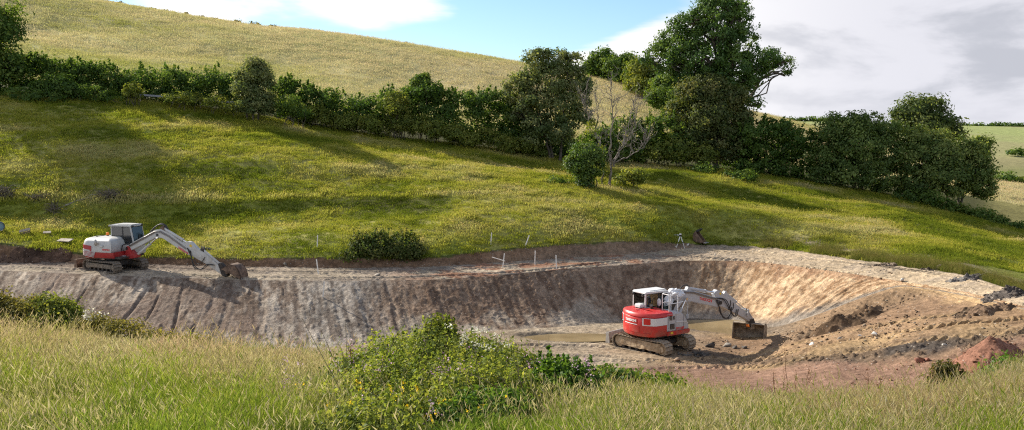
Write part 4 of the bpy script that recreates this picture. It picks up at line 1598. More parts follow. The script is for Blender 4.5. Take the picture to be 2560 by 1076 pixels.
# ---------------------------------------------------------------- smaller white and dark red excavator up on the bench
def excavator_on_bench():
    g = G(290, 674, 30)
    root = empty('excavator', (g.x, g.y, g.z - 0.02))
    tag(root, 'smaller white and dark red excavator parked on the earth bench by the cut bank', 'excavator', 'excavators on the site')
    MU = Matrix.Rotation(R(-31), 4, 'Z')
    MH = Matrix.Rotation(R(-17), 4, 'Z')
    for y, sd in ((-0.87, 5), (0.87, 6)):
        make_track(root, MU, y, 3.0, 0.66, 0.45, 40, M_RUBTRACK, False, sd)
    b = MB()
    b.box((0, 0, 0.46), (1.2, 1.4, 0.30))
    b.build('car_body', M_DARKST, root, MU, 0.03)
    make_blade(root, MU, -2.15, 2.20, 0.06, 0.58, M_RUST, 0.8)
    b = MB()
    b.cyl((0, 0, 0.58), (0, 0, 0.84), 0.52, n=32)
    b.build('swing_ring', M_DARKST, root, MU)
    o = Outline(1.66, 1.08, 0.40, 0.95)
    b = MB()
    b.box((0.35, 0, 0.84), (1.7, 1.95, 0.12))
    b.build('deck', M_DARKST, root, MH, 0.02)
    # lower tail, dark red
    b = MB()
    b.loft([o.loop(0.80, -0.22, 0.78), o.loop(0.80, -0.08, 0.82), o.loop(0.80, -0.01, 0.96), o.loop(0.80, 0.0, 1.14)])
    low = b.build('lower_tail', M_DKRED, root, MH, 0.0, True)
    # white bonnet with a domed top
    b = MB()
    b.loft([o.loop(0.62, 0.002, 1.145), o.loop(0.64, 0.015, 1.20), o.loop(0.66, 0.0, 1.58), o.loop(0.58, -0.06, 1.76), o.loop(0.48, -0.18, 1.87), o.loop(0.36, -0.40, 1.925), o.loop(0.2, -0.70, 1.95)])
    bon = b.build('bonnet', M_OLDWHITE, root, MH, 0.0, True)
    # side-rear red engine panel with white slats
    b = MB()
    o.patch(b, 0.95, 1.72, 0.92, 1.58, 0.028, 0.03, z1b=1.50)
    pn = b.build('engine_panel', M_DKRED, bon, MH, 0.015)
    for k in range(5):
        b = MB()
        z = 1.20 - 0.065 * k
        o.patch(b, 0.97, 1.98 - 0.03 * k, z + 0.03, z + 0.062, 0.040, 0.02, z0b=z - 0.09, z1b=z - 0.06)
        b.build('slat', M_OLDWHITE, pn, MH)
    b = MB()
    o.patch(b, 1.05, 1.62, 1.26, 1.33, 0.040, 0.02, z0b=1.20, z1b=1.27)
    b.build('white_trim', M_OLDWHITE, pn, MH)
    for k in range(4):
        b = MB()
        z = 1.32 - 0.13 * k
        o.patch(b, 0.35, 0.86, z - 0.045, z + 0.045, 0.035, 0.03)
        b.build('rear_louvre', M_OLDWHITE, bon, MH, 0.01)
    b = MB()
    o.patch(b, 0.60, 0.84, 1.44, 1.60, 0.028, 0.03)
    b.build('rear_vent', M_BLACK, bon, MH)
    text_obj('lettering', 'TB290-2', 0.15, M_REDTXT, bon, lambda x, y, z: MH @ Vector((0.30 + x, -1.098 - z, 1.30 + y)))
    b = MB()
    b.box((0.02, -1.12, 1.50), (0.26, 0.08, 0.10))
    b.build('side_handle', M_OLDWHITE, bon, MH, 0.02)
    b = MB()
    b.tube([(-0.62, 0.15, 1.92), (-0.62, 0.15, 1.99)], 0.07, 14)
    bc = b.build('beacon_base', M_BLACK, root, MH)
    b = MB()
    b.loft([[Vector((-0.62 + r * math.cos(t * math.pi / 8), 0.15 + r * math.sin(t * math.pi / 8), z)) for t in range(16)] for r, z in ((0.085, 1.99), (0.09, 2.06), (0.07, 2.13), (0.03, 2.155))])
    b.build('beacon_lens', M_AMBER, bc, MH, 0, True)
    b = MB()
    V, Fc = lump((-0.30, -1.18, 1.70), (0.11, 0.04, 0.20), 6, 2, 0.05)
    b.add(V, Fc)
    b.tube([(-0.30, -1.14, 1.66), (-0.1, -1.0, 1.62)], 0.018, 6)
    b.build('mirror', M_STEEL, root, MH, 0, True)
    cab = make_cab(root, MH, -0.28, 1.30, 0.02, 1.02, 0.92, 1.58, 2.62, M_OLDWHITE, 0.20)
    b = MB()
    b.box((-0.38, 0.14, 2.55), (0.24, 0.14, 0.09))
    b.build('work_light', M_STEEL, cab, MH, 0.02)
    for yy in (0.12, 0.92):
        b = MB()
        b.box((1.16, yy, 2.56), (0.12, 0.12, 0.10))
        b.build('work_light', M_BLACK, cab, MH, 0.02)
    # swing post and boom
    yb = -0.10
    b = MB()
    b.prism([(0.75, 0.72), (1.35, 0.74), (1.70, 0.82), (1.72, 0.98), (1.40, 1.10), (1.20, 1.46), (0.98, 1.44), (0.92, 1.05), (0.75, 1.0)], yb - 0.17, yb + 0.17)
    post = b.build('swing_post', M_DKRED, root, MH, 0.03)
    b = MB()
    b.box((0.90, 0.62, 1.0), (0.55, 0.7, 0.20))
    b.box((0.70, -0.52, 1.0), (0.30, 0.55, 0.30))
    b.build('front_skirt', M_DKRED, root, MH, 0.03)
    cylinder(root, 'swing_cylinder', MH, (0.35, -0.62, 0.92), (1.15, -0.38, 0.88), 0.055, 0.6, M_BLACK)
    b = MB()
    beam(b, [(0.92, 1.22), (1.14, 1.12), (2.20, 1.62), (3.05, 2.02), (3.45, 1.98), (5.10, 1.10), (5.32, 1.12), (5.40, 1.30), (5.28, 1.46), (3.95, 2.26), (3.35, 2.50), (2.95, 2.44), (1.10, 1.52), (0.90, 1.40)], yb, 0.26)
    boom = b.build('boom', M_OLDWHITE, root, MH, 0.025)
    for px_, pz_, pr_ in ((1.04, 1.31, 0.10), (3.12, 2.16, 0.07), (5.26, 1.28, 0.08)):
        b = MB()
        b.cyl((px_, yb - 0.17, pz_), (px_, yb + 0.17, pz_), pr_, n=14)
        b.build('boom_pin', M_BLACK, boom, MH)
    for k in range(3):
        ln = MB()
        ln.tube([(1.2, yb - 0.155, 1.50 - 0.045 * k), (2.95, yb - 0.155, 2.36 - 0.045 * k), (3.35, yb - 0.155, 2.40 - 0.05 * k), (3.9, yb - 0.155, 2.16 - 0.045 * k), (5.0, yb - 0.155, 1.50 - 0.04 * k)], 0.017, 6)
        ln.build('hydraulic_line', M_STEEL, boom, MH, 0, True)
    text_obj('lettering', 'TAKEUCHI', 0.15, M_REDTXT, boom, lambda x, y, z: MH @ Vector((4.80 + x * 0.88 + y * 0.47, yb - 0.135 - z, 1.34 - x * 0.47 + y * 0.88)))
    cylinder(root, 'boom_cylinder', MH, (1.58, yb, 0.92), (3.05, yb - 0.02, 2.02), 0.075, 0.64, M_OLDWHITE)
    cylinder(root, 'arm_cylinder', MH, (3.42, yb, 2.56), (5.06, yb, 1.74), 0.075, 0.80, M_OLDWHITE)
    b = MB()
    b.prism([(3.2, 2.42), (3.6, 2.36), (3.52, 2.66), (3.36, 2.66)], yb - 0.10, yb + 0.10)
    b.build('cylinder_bracket', M_RUST, boom, MH, 0.01)
    hose(boom, MH, [(2.55, yb, 2.30), (2.85, yb, 2.56), (3.2, yb, 2.74), (3.5, yb, 2.70), (3.75, yb, 2.50)], 0.035)
    hose(boom, MH, [(2.6, yb + .06, 2.30), (2.9, yb + .06, 2.60), (3.25, yb + .06, 2.79), (3.55, yb + .06, 2.70), (3.75, yb + .06, 2.46)], 0.03)
    hose(boom, MH, [(0.70, yb - 0.2, 1.20), (0.80, yb - 0.2, 1.50), (1.05, yb - 0.16, 1.56), (1.3, yb - 0.15, 1.50)], 0.03)
    b = MB()
    beam(b, [(4.92, 1.70), (5.06, 1.86), (5.30, 1.84), (5.72, 1.48), (6.30, 1.20), (7.42, 0.32), (7.44, 0.12), (7.28, 0.04), (6.20, 0.66), (5.60, 0.92), (5.22, 1.12)], yb, 0.24)
    arm = b.build('arm', M_OLDWHITE, root, MH, 0.022)
    cylinder(arm, 'bucket_cylinder', MH, (6.00, yb, 1.42), (7.28, yb, 0.52), 0.065, 0.86, M_OLDWHITE)
    b = MB()
    b.prism([(5.85, 1.36), (6.12, 1.22), (6.1, 1.50), (5.95, 1.52)], yb - 0.09, yb + 0.09)
    b.build('cylinder_bracket', M_DARKST, arm, MH, 0.01)
    b = MB()
    b.box((5.30, yb - 0.126, 1.62), (0.15, 0.006, 0.12), Matrix.Rotation(0.5, 3, 'Y'))
    b.build('sticker', M_YELLOW, arm, MH)
    for off in (0.0, 0.12):
        hose(arm, MH, [(5.1, yb - 0.17, 1.50), (5.35, yb - 0.19, 1.15 - off), (5.55, yb - 0.2, 0.55 - off), (5.95 + off, yb - 0.2, 0.35), (6.35 + off, yb - 0.17, 0.62), (6.7 + off, yb - 0.14, 0.60)], 0.024)
    hose(arm, MH, [(5.55, yb - 0.16, 0.95), (5.70, yb - 0.19, 0.65), (6.0, yb - 0.19, 0.72), (6.22, yb - 0.15, 1.02)], 0.022)
    b = MB()
    b.prism([(7.02, 0.70), (7.24, 0.74), (7.50, 0.40), (7.66, 0.06), (7.50, -0.06), (7.26, 0.02), (7.14, 0.34)], yb - 0.15, yb + 0.15)
    hitch = b.build('quick_hitch', M_DARKST, root, MH, 0.03)
    b = MB()
    b.prism([(7.38, 0.52), (7.80, 0.56), (7.84, 0.22), (7.56, 0.12)], yb - 0.18, yb - 0.12)
    b.prism([(7.38, 0.52), (7.80, 0.56), (7.84, 0.22), (7.56, 0.12)], yb + 0.12, yb + 0.18)
    b.build('bucket_lug', M_RUST, hitch, MH, 0.015)
    prof = [(-0.22, 0.30), (0.02, 0.44), (0.34, 0.58), (0.64, 0.52), (0.84, 0.30), (0.94, 0.02), (0.98, -0.22)]
    make_bucket(root, MH, (7.62, 0.12), prof, 0.75, yb, M_RUST, (0.30, -0.95), 5, 0.17)
    return root


excavator_in_pit()
excavator_on_bench()

# ---------------------------------------------------------------- foliage
def leaf_mesh(name, P, size, cols, mat, parent, seed, upbias=0.35, asp=0.62, N=None):
    """one small folded face per leaf"""
    g = np.random.default_rng(seed)
    n = len(P)
    nr = g.normal(size=(n, 3))
    if N is not None:
        nr = nr * 0.55 + N * 1.1
        nr[:, 2] += upbias * 0.7
    else:
        nr[:, 2] += upbias * 1.6
    nr /= np.linalg.norm(nr, axis=1)[:, None]
    t = g.normal(size=(n, 3))
    t -= nr * (t * nr).sum(1)[:, None]
    t /= np.linalg.norm(t, axis=1)[:, None]
    b = np.cross(nr, t)
    L = (size * (0.6 + 0.8 * g.random(n)))[:, None] if np.isscalar(size) else size[:, None]
    W = L * asp
    v0 = P - t * L * 0.5
    v2 = P + t * L * 0.5
    v1 = P + b * W * 0.5 + nr * L * 0.12
    v3 = P - b * W * 0.5 + nr * L * 0.12
    V = np.stack([v0, v1, v2, v3], 1).reshape(-1, 3)
    Fq = np.arange(n * 4).reshape(n, 4)
    return mesh_np(name, V, Fq, mat, parent, np.repeat(cols, 4, axis=0))


def crown_points(blobs, n, seed, clump=26, crad=0.2, inner=0.55, floor=None):
    """leaf positions: tufts of leaves spread over lobes of the crown; returns positions and the tuft number of each"""
    g = np.random.default_rng(seed)
    areas = np.array([(r[0] * r[1] + r[0] * r[2] + r[1] * r[2]) for _, r in blobs])
    areas = areas / areas.sum()
    PP, ids, NN = [], [], []
    k0 = 0
    for (c, r), w in zip(blobs, areas):
        nc = max(2, int(n * w / clump))
        d = g.normal(size=(nc, 3))
        d /= np.linalg.norm(d, axis=1)[:, None]
        rad = inner + (1 - inner) * g.random(nc) ** 0.6
        lump_ = 0.80 + 0.40 * fbm(d[:, 0] * 2.2 + k0 * 0.37 + seed, d[:, 1] * 2.2 + d[:, 2] * 2.9, seed, 2)
        cc = np.array(c) + d * (rad * lump_)[:, None] * np.array(r)
        m = g.poisson(clump, nc) + 1
        cid = np.repeat(np.arange(nc), m)
        cr = crad * (0.6 + 0.8 * g.random(nc))
        off = np.clip(g.normal(size=(len(cid), 3)), -1.9, 1.9) * cr[cid][:, None]
        off[:, 2] *= 0.7
        PP.append(cc[cid] + off)
        nn = d[cid] * 0.8 + off / cr[cid][:, None] * 0.55
        NN.append(nn / (np.linalg.norm(nn, axis=1)[:, None] + 1e-6))
        ids.append(cid + k0)
        k0 += nc
    P, I, N = np.concatenate(PP), np.concatenate(ids), np.concatenate(NN)
    if floor is not None:
        ok = P[:, 2] > H(P[:, 0], P[:, 1]) + floor
        P, I, N = P[ok], I[ok], N[ok]
    return P, I, N


def leaf_cols(I, pal, seed, jit=0.25):
    g = np.random.default_rng(seed + 1)
    k = g.random(I.max() + 1)
    pal = np.array(pal)
    t = np.clip(k[I] * 0.75 + 0.25 * g.random(len(I)), 0, 1) * (len(pal) - 1)
    i = np.clip(t.astype(int), 0, len(pal) - 2)
    c = pal[i] * (1 - (t - i))[:, None] + pal[i + 1] * (t - i)[:, None]
    return c * (1 + jit * (g.random((len(I), 1)) - 0.5) * 2)


def pb(u, v, ru, rv, Y, rd=None):
    """crown lobe seen at photo pixel (u, v) with pixel half-sizes, standing at distance Y"""
    k = Y / F_PX
    return (tuple(PY(u, v, Y)), (ru * k, (rd if rd is not None else ru * k), rv * k))


def limb_path(a, b, g, n=5, wig=0.08):
    a, b = np.array(a, float), np.array(b, float)
    L = np.linalg.norm(b - a)
    pts = []
    for i in range(n + 1):
        f = i / n
        p = a * (1 - f) + b * f
        if 0 < i < n:
            p = p + g.normal(size=3) * wig * L * 0.5
            p[2] += math.sin(f * math.pi) * 0.06 * L
        pts.append(p)
    return pts


def tree(name, label, cat, base, blobs, n, leaf, pal, mat=M_LEAF, seed=1, r0=0.25, clump=70, crad=0.35, group=None, stems=1, fork=0.35, bark=None, floor=0.05, inner=0.5, sub=6, twigs=0, upbias=0.35, shrink=0.95):
    """a thing > trunk, limbs, crown"""
    g = np.random.default_rng(seed)
    blobs = [(c, tuple(q * shrink for q in r)) for c, r in blobs]
    root = empty(name, base)
    tag(root, label, cat, group)
    base = np.array(base)
    top = max(c[2] + r[2] for c, r in blobs)
    h = top - base[2]
    bark = bark or M_BARK
    rel = lambda P: [tuple(np.array(p) - base) for p in P]
    forkz = base[2] + fork * h
    ctr = np.mean([c for c, r in blobs], axis=0)
    trunks = []
    for k in range(stems):
        off = g.normal(size=2) * (0.25 if stems > 1 else 0.0)
        b0 = base + np.array([off[0], off[1] * 0.5, -0.25])
        fk = np.array([base[0] * 0.7 + ctr[0] * 0.3 + off[0] * 2.0, base[1] * 0.7 + ctr[1] * 0.3 + off[1], forkz])
        pts = limb_path(b0, fk, g, 5, 0.05)
        m = MB()
        m.tube(rel(pts), [r0 * (1.25 if i == 0 else 1.0) * (1 - 0.35 * i / 5) / math.sqrt(stems) for i in range(6)], 10)
        m.build('trunk', bark, root, None, 0, True)
        trunks.append(fk)
    big = sorted(blobs, key=lambda q: -q[1][0] * q[1][2])
    for j, (c, r) in enumerate(big):
        fk = trunks[int(np.argmin([np.linalg.norm(np.array(c) - t) for t in trunks]))]
        m = MB()
        rr = r0 * 0.48 / math.sqrt(stems)
        P = limb_path(fk - np.array([0, 0, 0.15]), c, g, 6, 0.10)
        m.tube(rel(P), [rr * (1 - 0.7 * i / 6) for i in range(7)], 6)
        for _ in range(sub):
            d = g.normal(size=3)
            d /= np.linalg.norm(d)
            d[2] = abs(d[2]) * 0.6
            e = np.array(c) + d * np.array(r) * 0.8
            s = P[int(g.integers(3, 7))]
            Q = limb_path(s, e, g, 4, 0.14)
            m.tube(rel(Q), [rr * 0.36 * (1 - 0.75 * i / 4) for i in range(5)], 4)
        m.build('limb', bark, root, None, 0, True)
    if base[1] > 40:
        n, leaf = int(n * 1.05), leaf * 1.18
    P, I, N = crown_points(blobs, n, seed, clump, crad, inner, floor)
    cr = leaf_mesh('crown', P - base, leaf, leaf_cols(I, pal, seed), mat, root, seed, upbias, N=N)
    return root


def bush(name, label, cat, base, blobs, n, leaf, pal, mat=M_LEAF, seed=1, clump=44, crad=0.22, group=None, floor=-0.05, inner=0.62, nstem=9, bark=None, shoots=0, upbias=0.35, slen=1.0):
    """a thing > foliage, stems"""
    g = np.random.default_rng(seed)
    root = empty(name, base)
    tag(root, label, cat, group)
    base = np.array(base)
    if base[1] > 40:
        n, leaf = int(n * 1.1), leaf * 1.2
    P, I, N = crown_points(blobs, n, seed, clump, crad, inner, floor)
    m = MB()
    for k in range(nstem):
        c, r = blobs[k % len(blobs)]
        d = g.normal(size=3)
        d /= np.linalg.norm(d)
        e = np.array(c) + d * np.array(r) * 0.7
        b0 = np.array([c[0] + g.normal() * r[0] * 0.3, c[1] + g.normal() * 0.2, 0])
        b0[2] = ground(b0[0], b0[1]) - 0.1
        Q = limb_path(b0, e, g, 4, 0.12)
        th = 0.02 + 0.012 * max(r)
        m.tube([tuple(p - base) for p in Q], [th * (1 - 0.75 * i / 4) for i in range(5)], 5)
    st = m.build('stems', bark or M_BARK, root, None, 0, True)
    st['kind'] = 'stuff'
    if shoots:
        # young shoots standing up out of the clipped top
        top = P[np.argsort(-P[:, 2])[:max(200, len(P) // 5)]]
        s = top[g.integers(0, len(top), shoots)]
        L = (0.25 + 0.75 * g.random(shoots)) * slen
        ext, eid = [], []
        for q in range(shoots):
            kk = int(10 + 16 * L[q] / slen)
            f = g.random(kk)
            lean = g.normal(size=2) * 0.18
            pos = s[q] + np.stack([lean[0] * f * L[q] + g.normal(size=kk) * 0.06 * slen, lean[1] * f * L[q] + g.normal(size=kk) * 0.06 * slen, f * L[q] * 1.1], 1)
            ext.append(pos)
            eid.append(np.full(kk, I.max() + 1 + q))
        N = np.concatenate([N] + [g.normal(size=(len(q), 3)) * 0.6 for q in ext])
        P = np.concatenate([P] + ext)
        I = np.concatenate([I] + eid)
    leaf_mesh('foliage', P - base, leaf, leaf_cols(I, pal, seed), mat, root, seed, upbias, N=N)
    return root


def hedge_blobs(pts, Y, seed, depth=1.3, step=1.0, wob=0.25):
    """lobes along a hedge drawn as (u, v top, v base)"""
    g = np.random.default_rng(seed)
    pts = sorted(pts)
    uu = [p[0] for p in pts]
    Yf = (lambda u: Y) if np.isscalar(Y) else (lambda u: np.interp(u, [q[0] for q in Y], [q[1] for q in Y]))
    out = []
    u = uu[0]
    while u <= uu[-1]:
        y = float(Yf(u))
        vt = np.interp(u, uu, [p[1] for p in pts])
        vb = np.interp(u, uu, [p[2] for p in pts])
        top, bot = PY(u, vt, y), PY(u, vb, y)
        h = top[2] - bot[2]
        nl = max(1, int(round(h / 1.5)))
        for k in range(nl):
            zc = bot[2] + h * (k + 0.44) / nl
            rz = h / nl * 0.56
            hz = g.normal() * wob * 0.8 - 0.1 if k == nl - 1 else 0
            out.append(((top[0] + g.normal() * 0.2, y + g.normal() * 0.25 - 0.2 * k, zc + hz), (step * 0.95, depth * (0.85 + 0.3 * g.random()), rz)))
        u += step * F_PX / y
    return out


GR_D = [(0.032, 0.075, 0.012), (0.078, 0.142, 0.024), (0.155, 0.230, 0.040)]
GR_M = [(0.042, 0.090, 0.014), (0.092, 0.158, 0.026), (0.170, 0.230, 0.040)]
GR_Y = [(0.080, 0.120, 0.018), (0.165, 0.205, 0.034), (0.280, 0.285, 0.058)]
GR_OAK = [(0.034, 0.082, 0.014), (0.075, 0.145, 0.024), (0.150, 0.225, 0.038)]
GR_GREY = [(0.070, 0.115, 0.034), (0.150, 0.190, 0.065), (0.290, 0.300, 0.130)]
GR_BRN = [(0.090, 0.090, 0.020), (0.165, 0.155, 0.036), (0.26, 0.225, 0.070)]


def gp(u, v, Y):
    """ground point below photo column u at distance Y"""
    p = PY(u, v, Y)
    return (p[0], Y, ground(p[0], Y))


# --- trees and hedges along the lane
tree('ash_tree', 'tall dark tree cut off by the left edge of the picture above the hedge', 'tree', gp(-60, 240, 79),
     [pb(-40, 60, 70, 60, 79), pb(-120, 20, 90, 80, 79), pb(10, 90, 45, 45, 78), pb(-30, 150, 75, 60, 78.5), pb(15, 170, 45, 50, 78), pb(-60, 210, 90, 45, 78), pb(-150, 130, 90, 90, 80), pb(20, 30, 28, 26, 79)],
     26000, 0.22, GR_M, seed=11, r0=0.32, crad=0.42)
bush('hedge', 'long dark clipped hedge with leafy top running right from the left tree', 'hedge', gp(330, 245, 80),
     hedge_blobs([(50, 150, 240), (100, 140, 238), (180, 150, 240), (260, 165, 240), (330, 175, 245), (420, 180, 250), (500, 180, 258), (560, 178, 262), (600, 190, 270)], 80.5, 21, 1.4, 1.1),
     34000, 0.17, GR_D, seed=22, crad=0.26, nstem=30, shoots=260, slen=0.65)
bush('shrub', 'rounded dark shrub in front of the left end of the hedge', 'shrub', gp(145, 240, 77.5), [pb(145, 212, 36, 28, 77.5), pb(110, 222, 30, 20, 77.5), pb(180, 228, 28, 16, 77.5)], 4500, 0.15, GR_D, seed=23)
bush('sapling', 'small pale yellow green sapling in front of the long dark hedge', 'sapling', gp(330, 246, 76.8), [pb(332, 222, 19, 18, 76.8, 0.6), pb(322, 234, 16, 12, 76.8, 0.5), pb(344, 236, 12, 10, 76.8, 0.5)], 1500, 0.14, GR_Y, seed=24, crad=0.15)
bush('bramble_bank', 'low green brambles between the sapling and the rounded dark shrub', 'bramble', gp(240, 248, 76.8), [pb(200, 232, 30, 16, 77), pb(240, 234, 34, 18, 77), pb(285, 240, 32, 14, 77), pb(60, 238, 60, 18, 76.5), pb(120, 245, 50, 14, 76.5)], 5000, 0.14, GR_M, seed=25)
bush('bramble_bank', 'low brambles at the foot of the hedge beside the metal rail', 'bramble', gp(500, 258, 77.2), [pb(440, 246, 40, 10, 77.5), pb(480, 246, 30, 12, 77.3), pb(535, 254, 34, 13, 77.3), pb(570, 265, 26, 12, 77)], 3200, 0.13, GR_Y, seed=26)
tree('hawthorn_tree', 'upright bushy hawthorn standing out from the hedge above the left excavator boom', 'tree', gp(632, 288, 77),
     [pb(625, 190, 34, 36, 77), pb(650, 185, 28, 32, 77), pb(618, 225, 38, 34, 77), pb(655, 225, 32, 36, 77), pb(630, 262, 42, 24, 76.8), pb(660, 262, 28, 24, 77), pb(600, 205, 18, 24, 77), pb(634, 160, 20, 16, 77)],
     17000, 0.15, GR_GREY, seed=27, r0=0.16, crad=0.24, stems=3, fork=0.25, floor=-0.05)
bush('hedge', 'dark leafy hedge between the upright hawthorn and the grey ash tree', 'hedge', gp(960, 330, 81),
     hedge_blobs([(690, 198, 285), (740, 205, 290), (765, 195, 292), (800, 228, 296), (850, 235, 300), (920, 240, 308), (960, 228, 312), (1010, 232, 318), (1050, 205, 322), (1090, 215, 326), (1130, 225, 330), (1180, 228, 338), (1230, 225, 345), (1290, 245, 352), (1340, 262, 360)], 81.5, 31, 1.5, 1.1),
     36000, 0.18, GR_D, seed=32, crad=0.28, nstem=30, shoots=230, slen=0.65)
bush('shrub', 'fresh green shrub at the right foot of the upright hawthorn', 'shrub', gp(730, 288, 77.2), [pb(730, 262, 30, 24, 77.2), pb(712, 275, 22, 18, 77), pb(752, 278, 22, 16, 77)], 3200, 0.14, GR_M, seed=33)
bush('elder_bush', 'taller clump rising out of the middle of the hedge', 'bush', gp(1060, 310, 82), [pb(1050, 215, 26, 26, 82), pb(1075, 232, 30, 26, 82), pb(1035, 240, 26, 24, 82), pb(1060, 198, 14, 16, 82)], 5200, 0.18, GR_M, seed=34)
bush('bramble_bank', 'sunlit bank of bracken and brambles along the top of the field', 'bramble', gp(1000, 320, 78.5),
     hedge_blobs([(760, 276, 294), (860, 282, 306), (950, 288, 320), (1000, 288, 328), (1060, 300, 337), (1140, 308, 346), (1200, 320, 356), (1260, 334, 368), (1320, 350, 380), (1360, 360, 388)], 79.6, 35, 1.2, 1.0, 0.3),
     30000, 0.14, GR_Y, seed=36, crad=0.22, nstem=24, shoots=160, slen=0.5)
bush('shrub', 'pale leafy bush in front of the hedge left of the grey ash', 'shrub', gp(990, 300, 79.6), [pb(995, 250, 28, 24, 79.6), pb(985, 270, 30, 18, 79.4)], 2800, 0.14, GR_Y, seed=37)
tree('ash_tree', 'grey green ash tree with open crown left of the dead tree', 'tree', gp(1385, 395, 79.2),
     [pb(1340, 150, 34, 28, 80), pb(1385, 155, 34, 32, 80), pb(1430, 165, 32, 30, 80), pb(1315, 195, 40, 34, 80), pb(1380, 205, 46, 38, 79.5), pb(1440, 215, 36, 42, 80), pb(1290, 240, 34, 26, 80), pb(1340, 255, 44, 34, 79.3), pb(1410, 270, 44, 40, 79.3),
      pb(1300, 285, 32, 26, 79.5), pb(1345, 315, 38, 30, 79), pb(1405, 330, 44, 36, 79), pb(1450, 280, 26, 44, 79.6), pb(1355, 128, 18, 14, 80), pb(1408, 132, 16, 14, 80), pb(1440, 142, 14, 12, 80), pb(1275, 215, 16, 12, 80), pb(1330, 350, 26, 20, 79), pb(1470, 235, 14, 34, 80)],
     25000, 0.19, GR_GREY, seed=41, r0=0.24, crad=0.27, clump=70, inner=0.55, stems=3, fork=0.22, floor=0.3)
bush('hedge', 'shaded hedge under the grey ash tree', 'hedge', gp(1330, 370, 82), hedge_blobs([(1270, 305, 362), (1340, 318, 372), (1400, 330, 384), (1460, 330, 392), (1520, 322, 394)], 82, 43, 1.3, 1.1), 9000, 0.18, GR_D, seed=44, nstem=10)
bush('hedge', 'green hedge between the dead tree and the ivy covered thicket below the oak', 'hedge', gp(1600, 385, 82), hedge_blobs([(1500, 330, 394), (1560, 300, 396), (1600, 305, 398), (1640, 292, 400), (1690, 300, 402), (1720, 330, 404)], 82, 45, 1.5, 1.1), 15000, 0.19, GR_M, seed=46, nstem=12, shoots=70)
# trees up the hill behind
tree('hill_tree', 'dark rounded tree at the top of the hill hedge, leftmost on the skyline', 'tree', gp(1505, 190, 144), [pb(1508, 150, 34, 28, 144), pb(1490, 172, 26, 22, 144), pb(1535, 170, 28, 24, 144)], 6000, 0.34, GR_D, seed=51, r0=0.2, crad=0.5, floor=0.1)
tree('hill_tree', 'bright green tree in the hill hedge right of the dark rounded one', 'tree', gp(1550, 195, 140), [pb(1545, 165, 30, 26, 140), pb(1575, 160, 24, 26, 140), pb(1560, 188, 34, 20, 139)], 6000, 0.32, GR_M, seed=52, r0=0.2, crad=0.5, floor=0.1)
tree('hill_tree', 'yellowish green tree lower down the hill hedge beside the oak', 'tree', gp(1610, 225, 131), [pb(1600, 180, 36, 30, 131), pb(1635, 190, 34, 34, 131), pb(1590, 210, 32, 22, 130), pb(1630, 220, 40, 26, 129)], 9000, 0.28, GR_Y, seed=53, r0=0.2, crad=0.45, floor=0.1)
tree('hill_tree', 'green bushy tree under the left side of the oak', 'tree', gp(1680, 270, 113), [pb(1670, 215, 36, 36, 114), pb(1650, 245, 30, 24, 113), pb(1690, 255, 36, 36, 112), pb(1710, 225, 30, 40, 113)], 11000, 0.24, GR_M, seed=54, r0=0.2, crad=0.4, floor=0.1)
bush('hedge', 'bushy green hedge climbing the hill behind the grey ash tree', 'hedge', gp(1580, 225, 110), hedge_blobs([(1476, 150, 196), (1510, 140, 202), (1560, 150, 222), (1600, 170, 244), (1640, 185, 268), (1690, 210, 300), (1730, 230, 330)], [(1476, 145), (1560, 140), (1640, 129), (1690, 117), (1730, 109)], 57, 1.8, 1.4), 22000, 0.24, GR_M, seed=58, crad=0.38, nstem=16, shoots=60)
bush('bramble_bank', 'bracken along the foot of the hill hedge', 'bramble', gp(1640, 285, 96), hedge_blobs([(1560, 215, 232), (1620, 240, 262), (1660, 262, 292), (1700, 285, 325)], [(1560, 138), (1620, 131), (1660, 125), (1700, 115)], 55, 1.4, 1.3), 6000, 0.2, GR_M, seed=56)
# the oak
tree('oak_tree', 'tall spreading oak towering over the hedge with a long drooping right limb', 'tree', gp(1800, 400, 86),
     [pb(1790, 30, 58, 42, 86), pb(1850, 55, 44, 44, 86), pb(1735, 60, 46, 34, 86), pb(1690, 80, 34, 26, 86.5), pb(1780, 95, 60, 40, 85.5), pb(1850, 115, 52, 44, 86), pb(1700, 125, 52, 34, 86), pb(1645, 125, 36, 24, 87),
      pb(1760, 150, 60, 36, 85), pb(1830, 165, 58, 36, 85.5), pb(1890, 160, 34, 34, 86), pb(1920, 145, 34, 18, 86.5), pb(1955, 158, 28, 18, 87), pb(1680, 160, 40, 26, 86.5), pb(1725, 190, 48, 26, 86), pb(1790, 200, 50, 30, 85),
      pb(1850, 205, 36, 24, 85.5), pb(1895, 205, 12, 28, 86), pb(1962, 190, 12, 18, 87), pb(1870, 250, 22, 14, 85.5), pb(1895, 262, 12, 12, 85.5), pb(1625, 150, 20, 14, 87), pb(1775, 5, 34, 22, 86), pb(1835, 12, 30, 22, 86), pb(1740, 230, 40, 24, 86)],
     44000, 0.19, GR_OAK, M_GLOSSLEAF, seed=61, r0=0.55, crad=0.31, clump=95, floor=0.3, inner=0.6, sub=10, shrink=1.0)
tree('ivy_tree', 'ivy smothered thicket tree below the oak with brownish top', 'tree', gp(1790, 425, 82.5),
     [pb(1730, 235, 40, 36, 83), pb(1780, 225, 40, 34, 83), pb(1830, 245, 38, 36, 83), pb(1700, 285, 34, 40, 83), pb(1770, 290, 56, 44, 82), pb(1845, 300, 34, 44, 83), pb(1730, 345, 48, 42, 82), pb(1800, 355, 56, 46, 82), pb(1850, 365, 30, 40, 82.5), pb(1755, 205, 18, 16, 83)],
     34000, 0.19, [(0.050, 0.080, 0.020), (0.11, 0.14, 0.04), (0.25, 0.235, 0.09)], seed=63, r0=0.3, crad=0.32, floor=0.0)
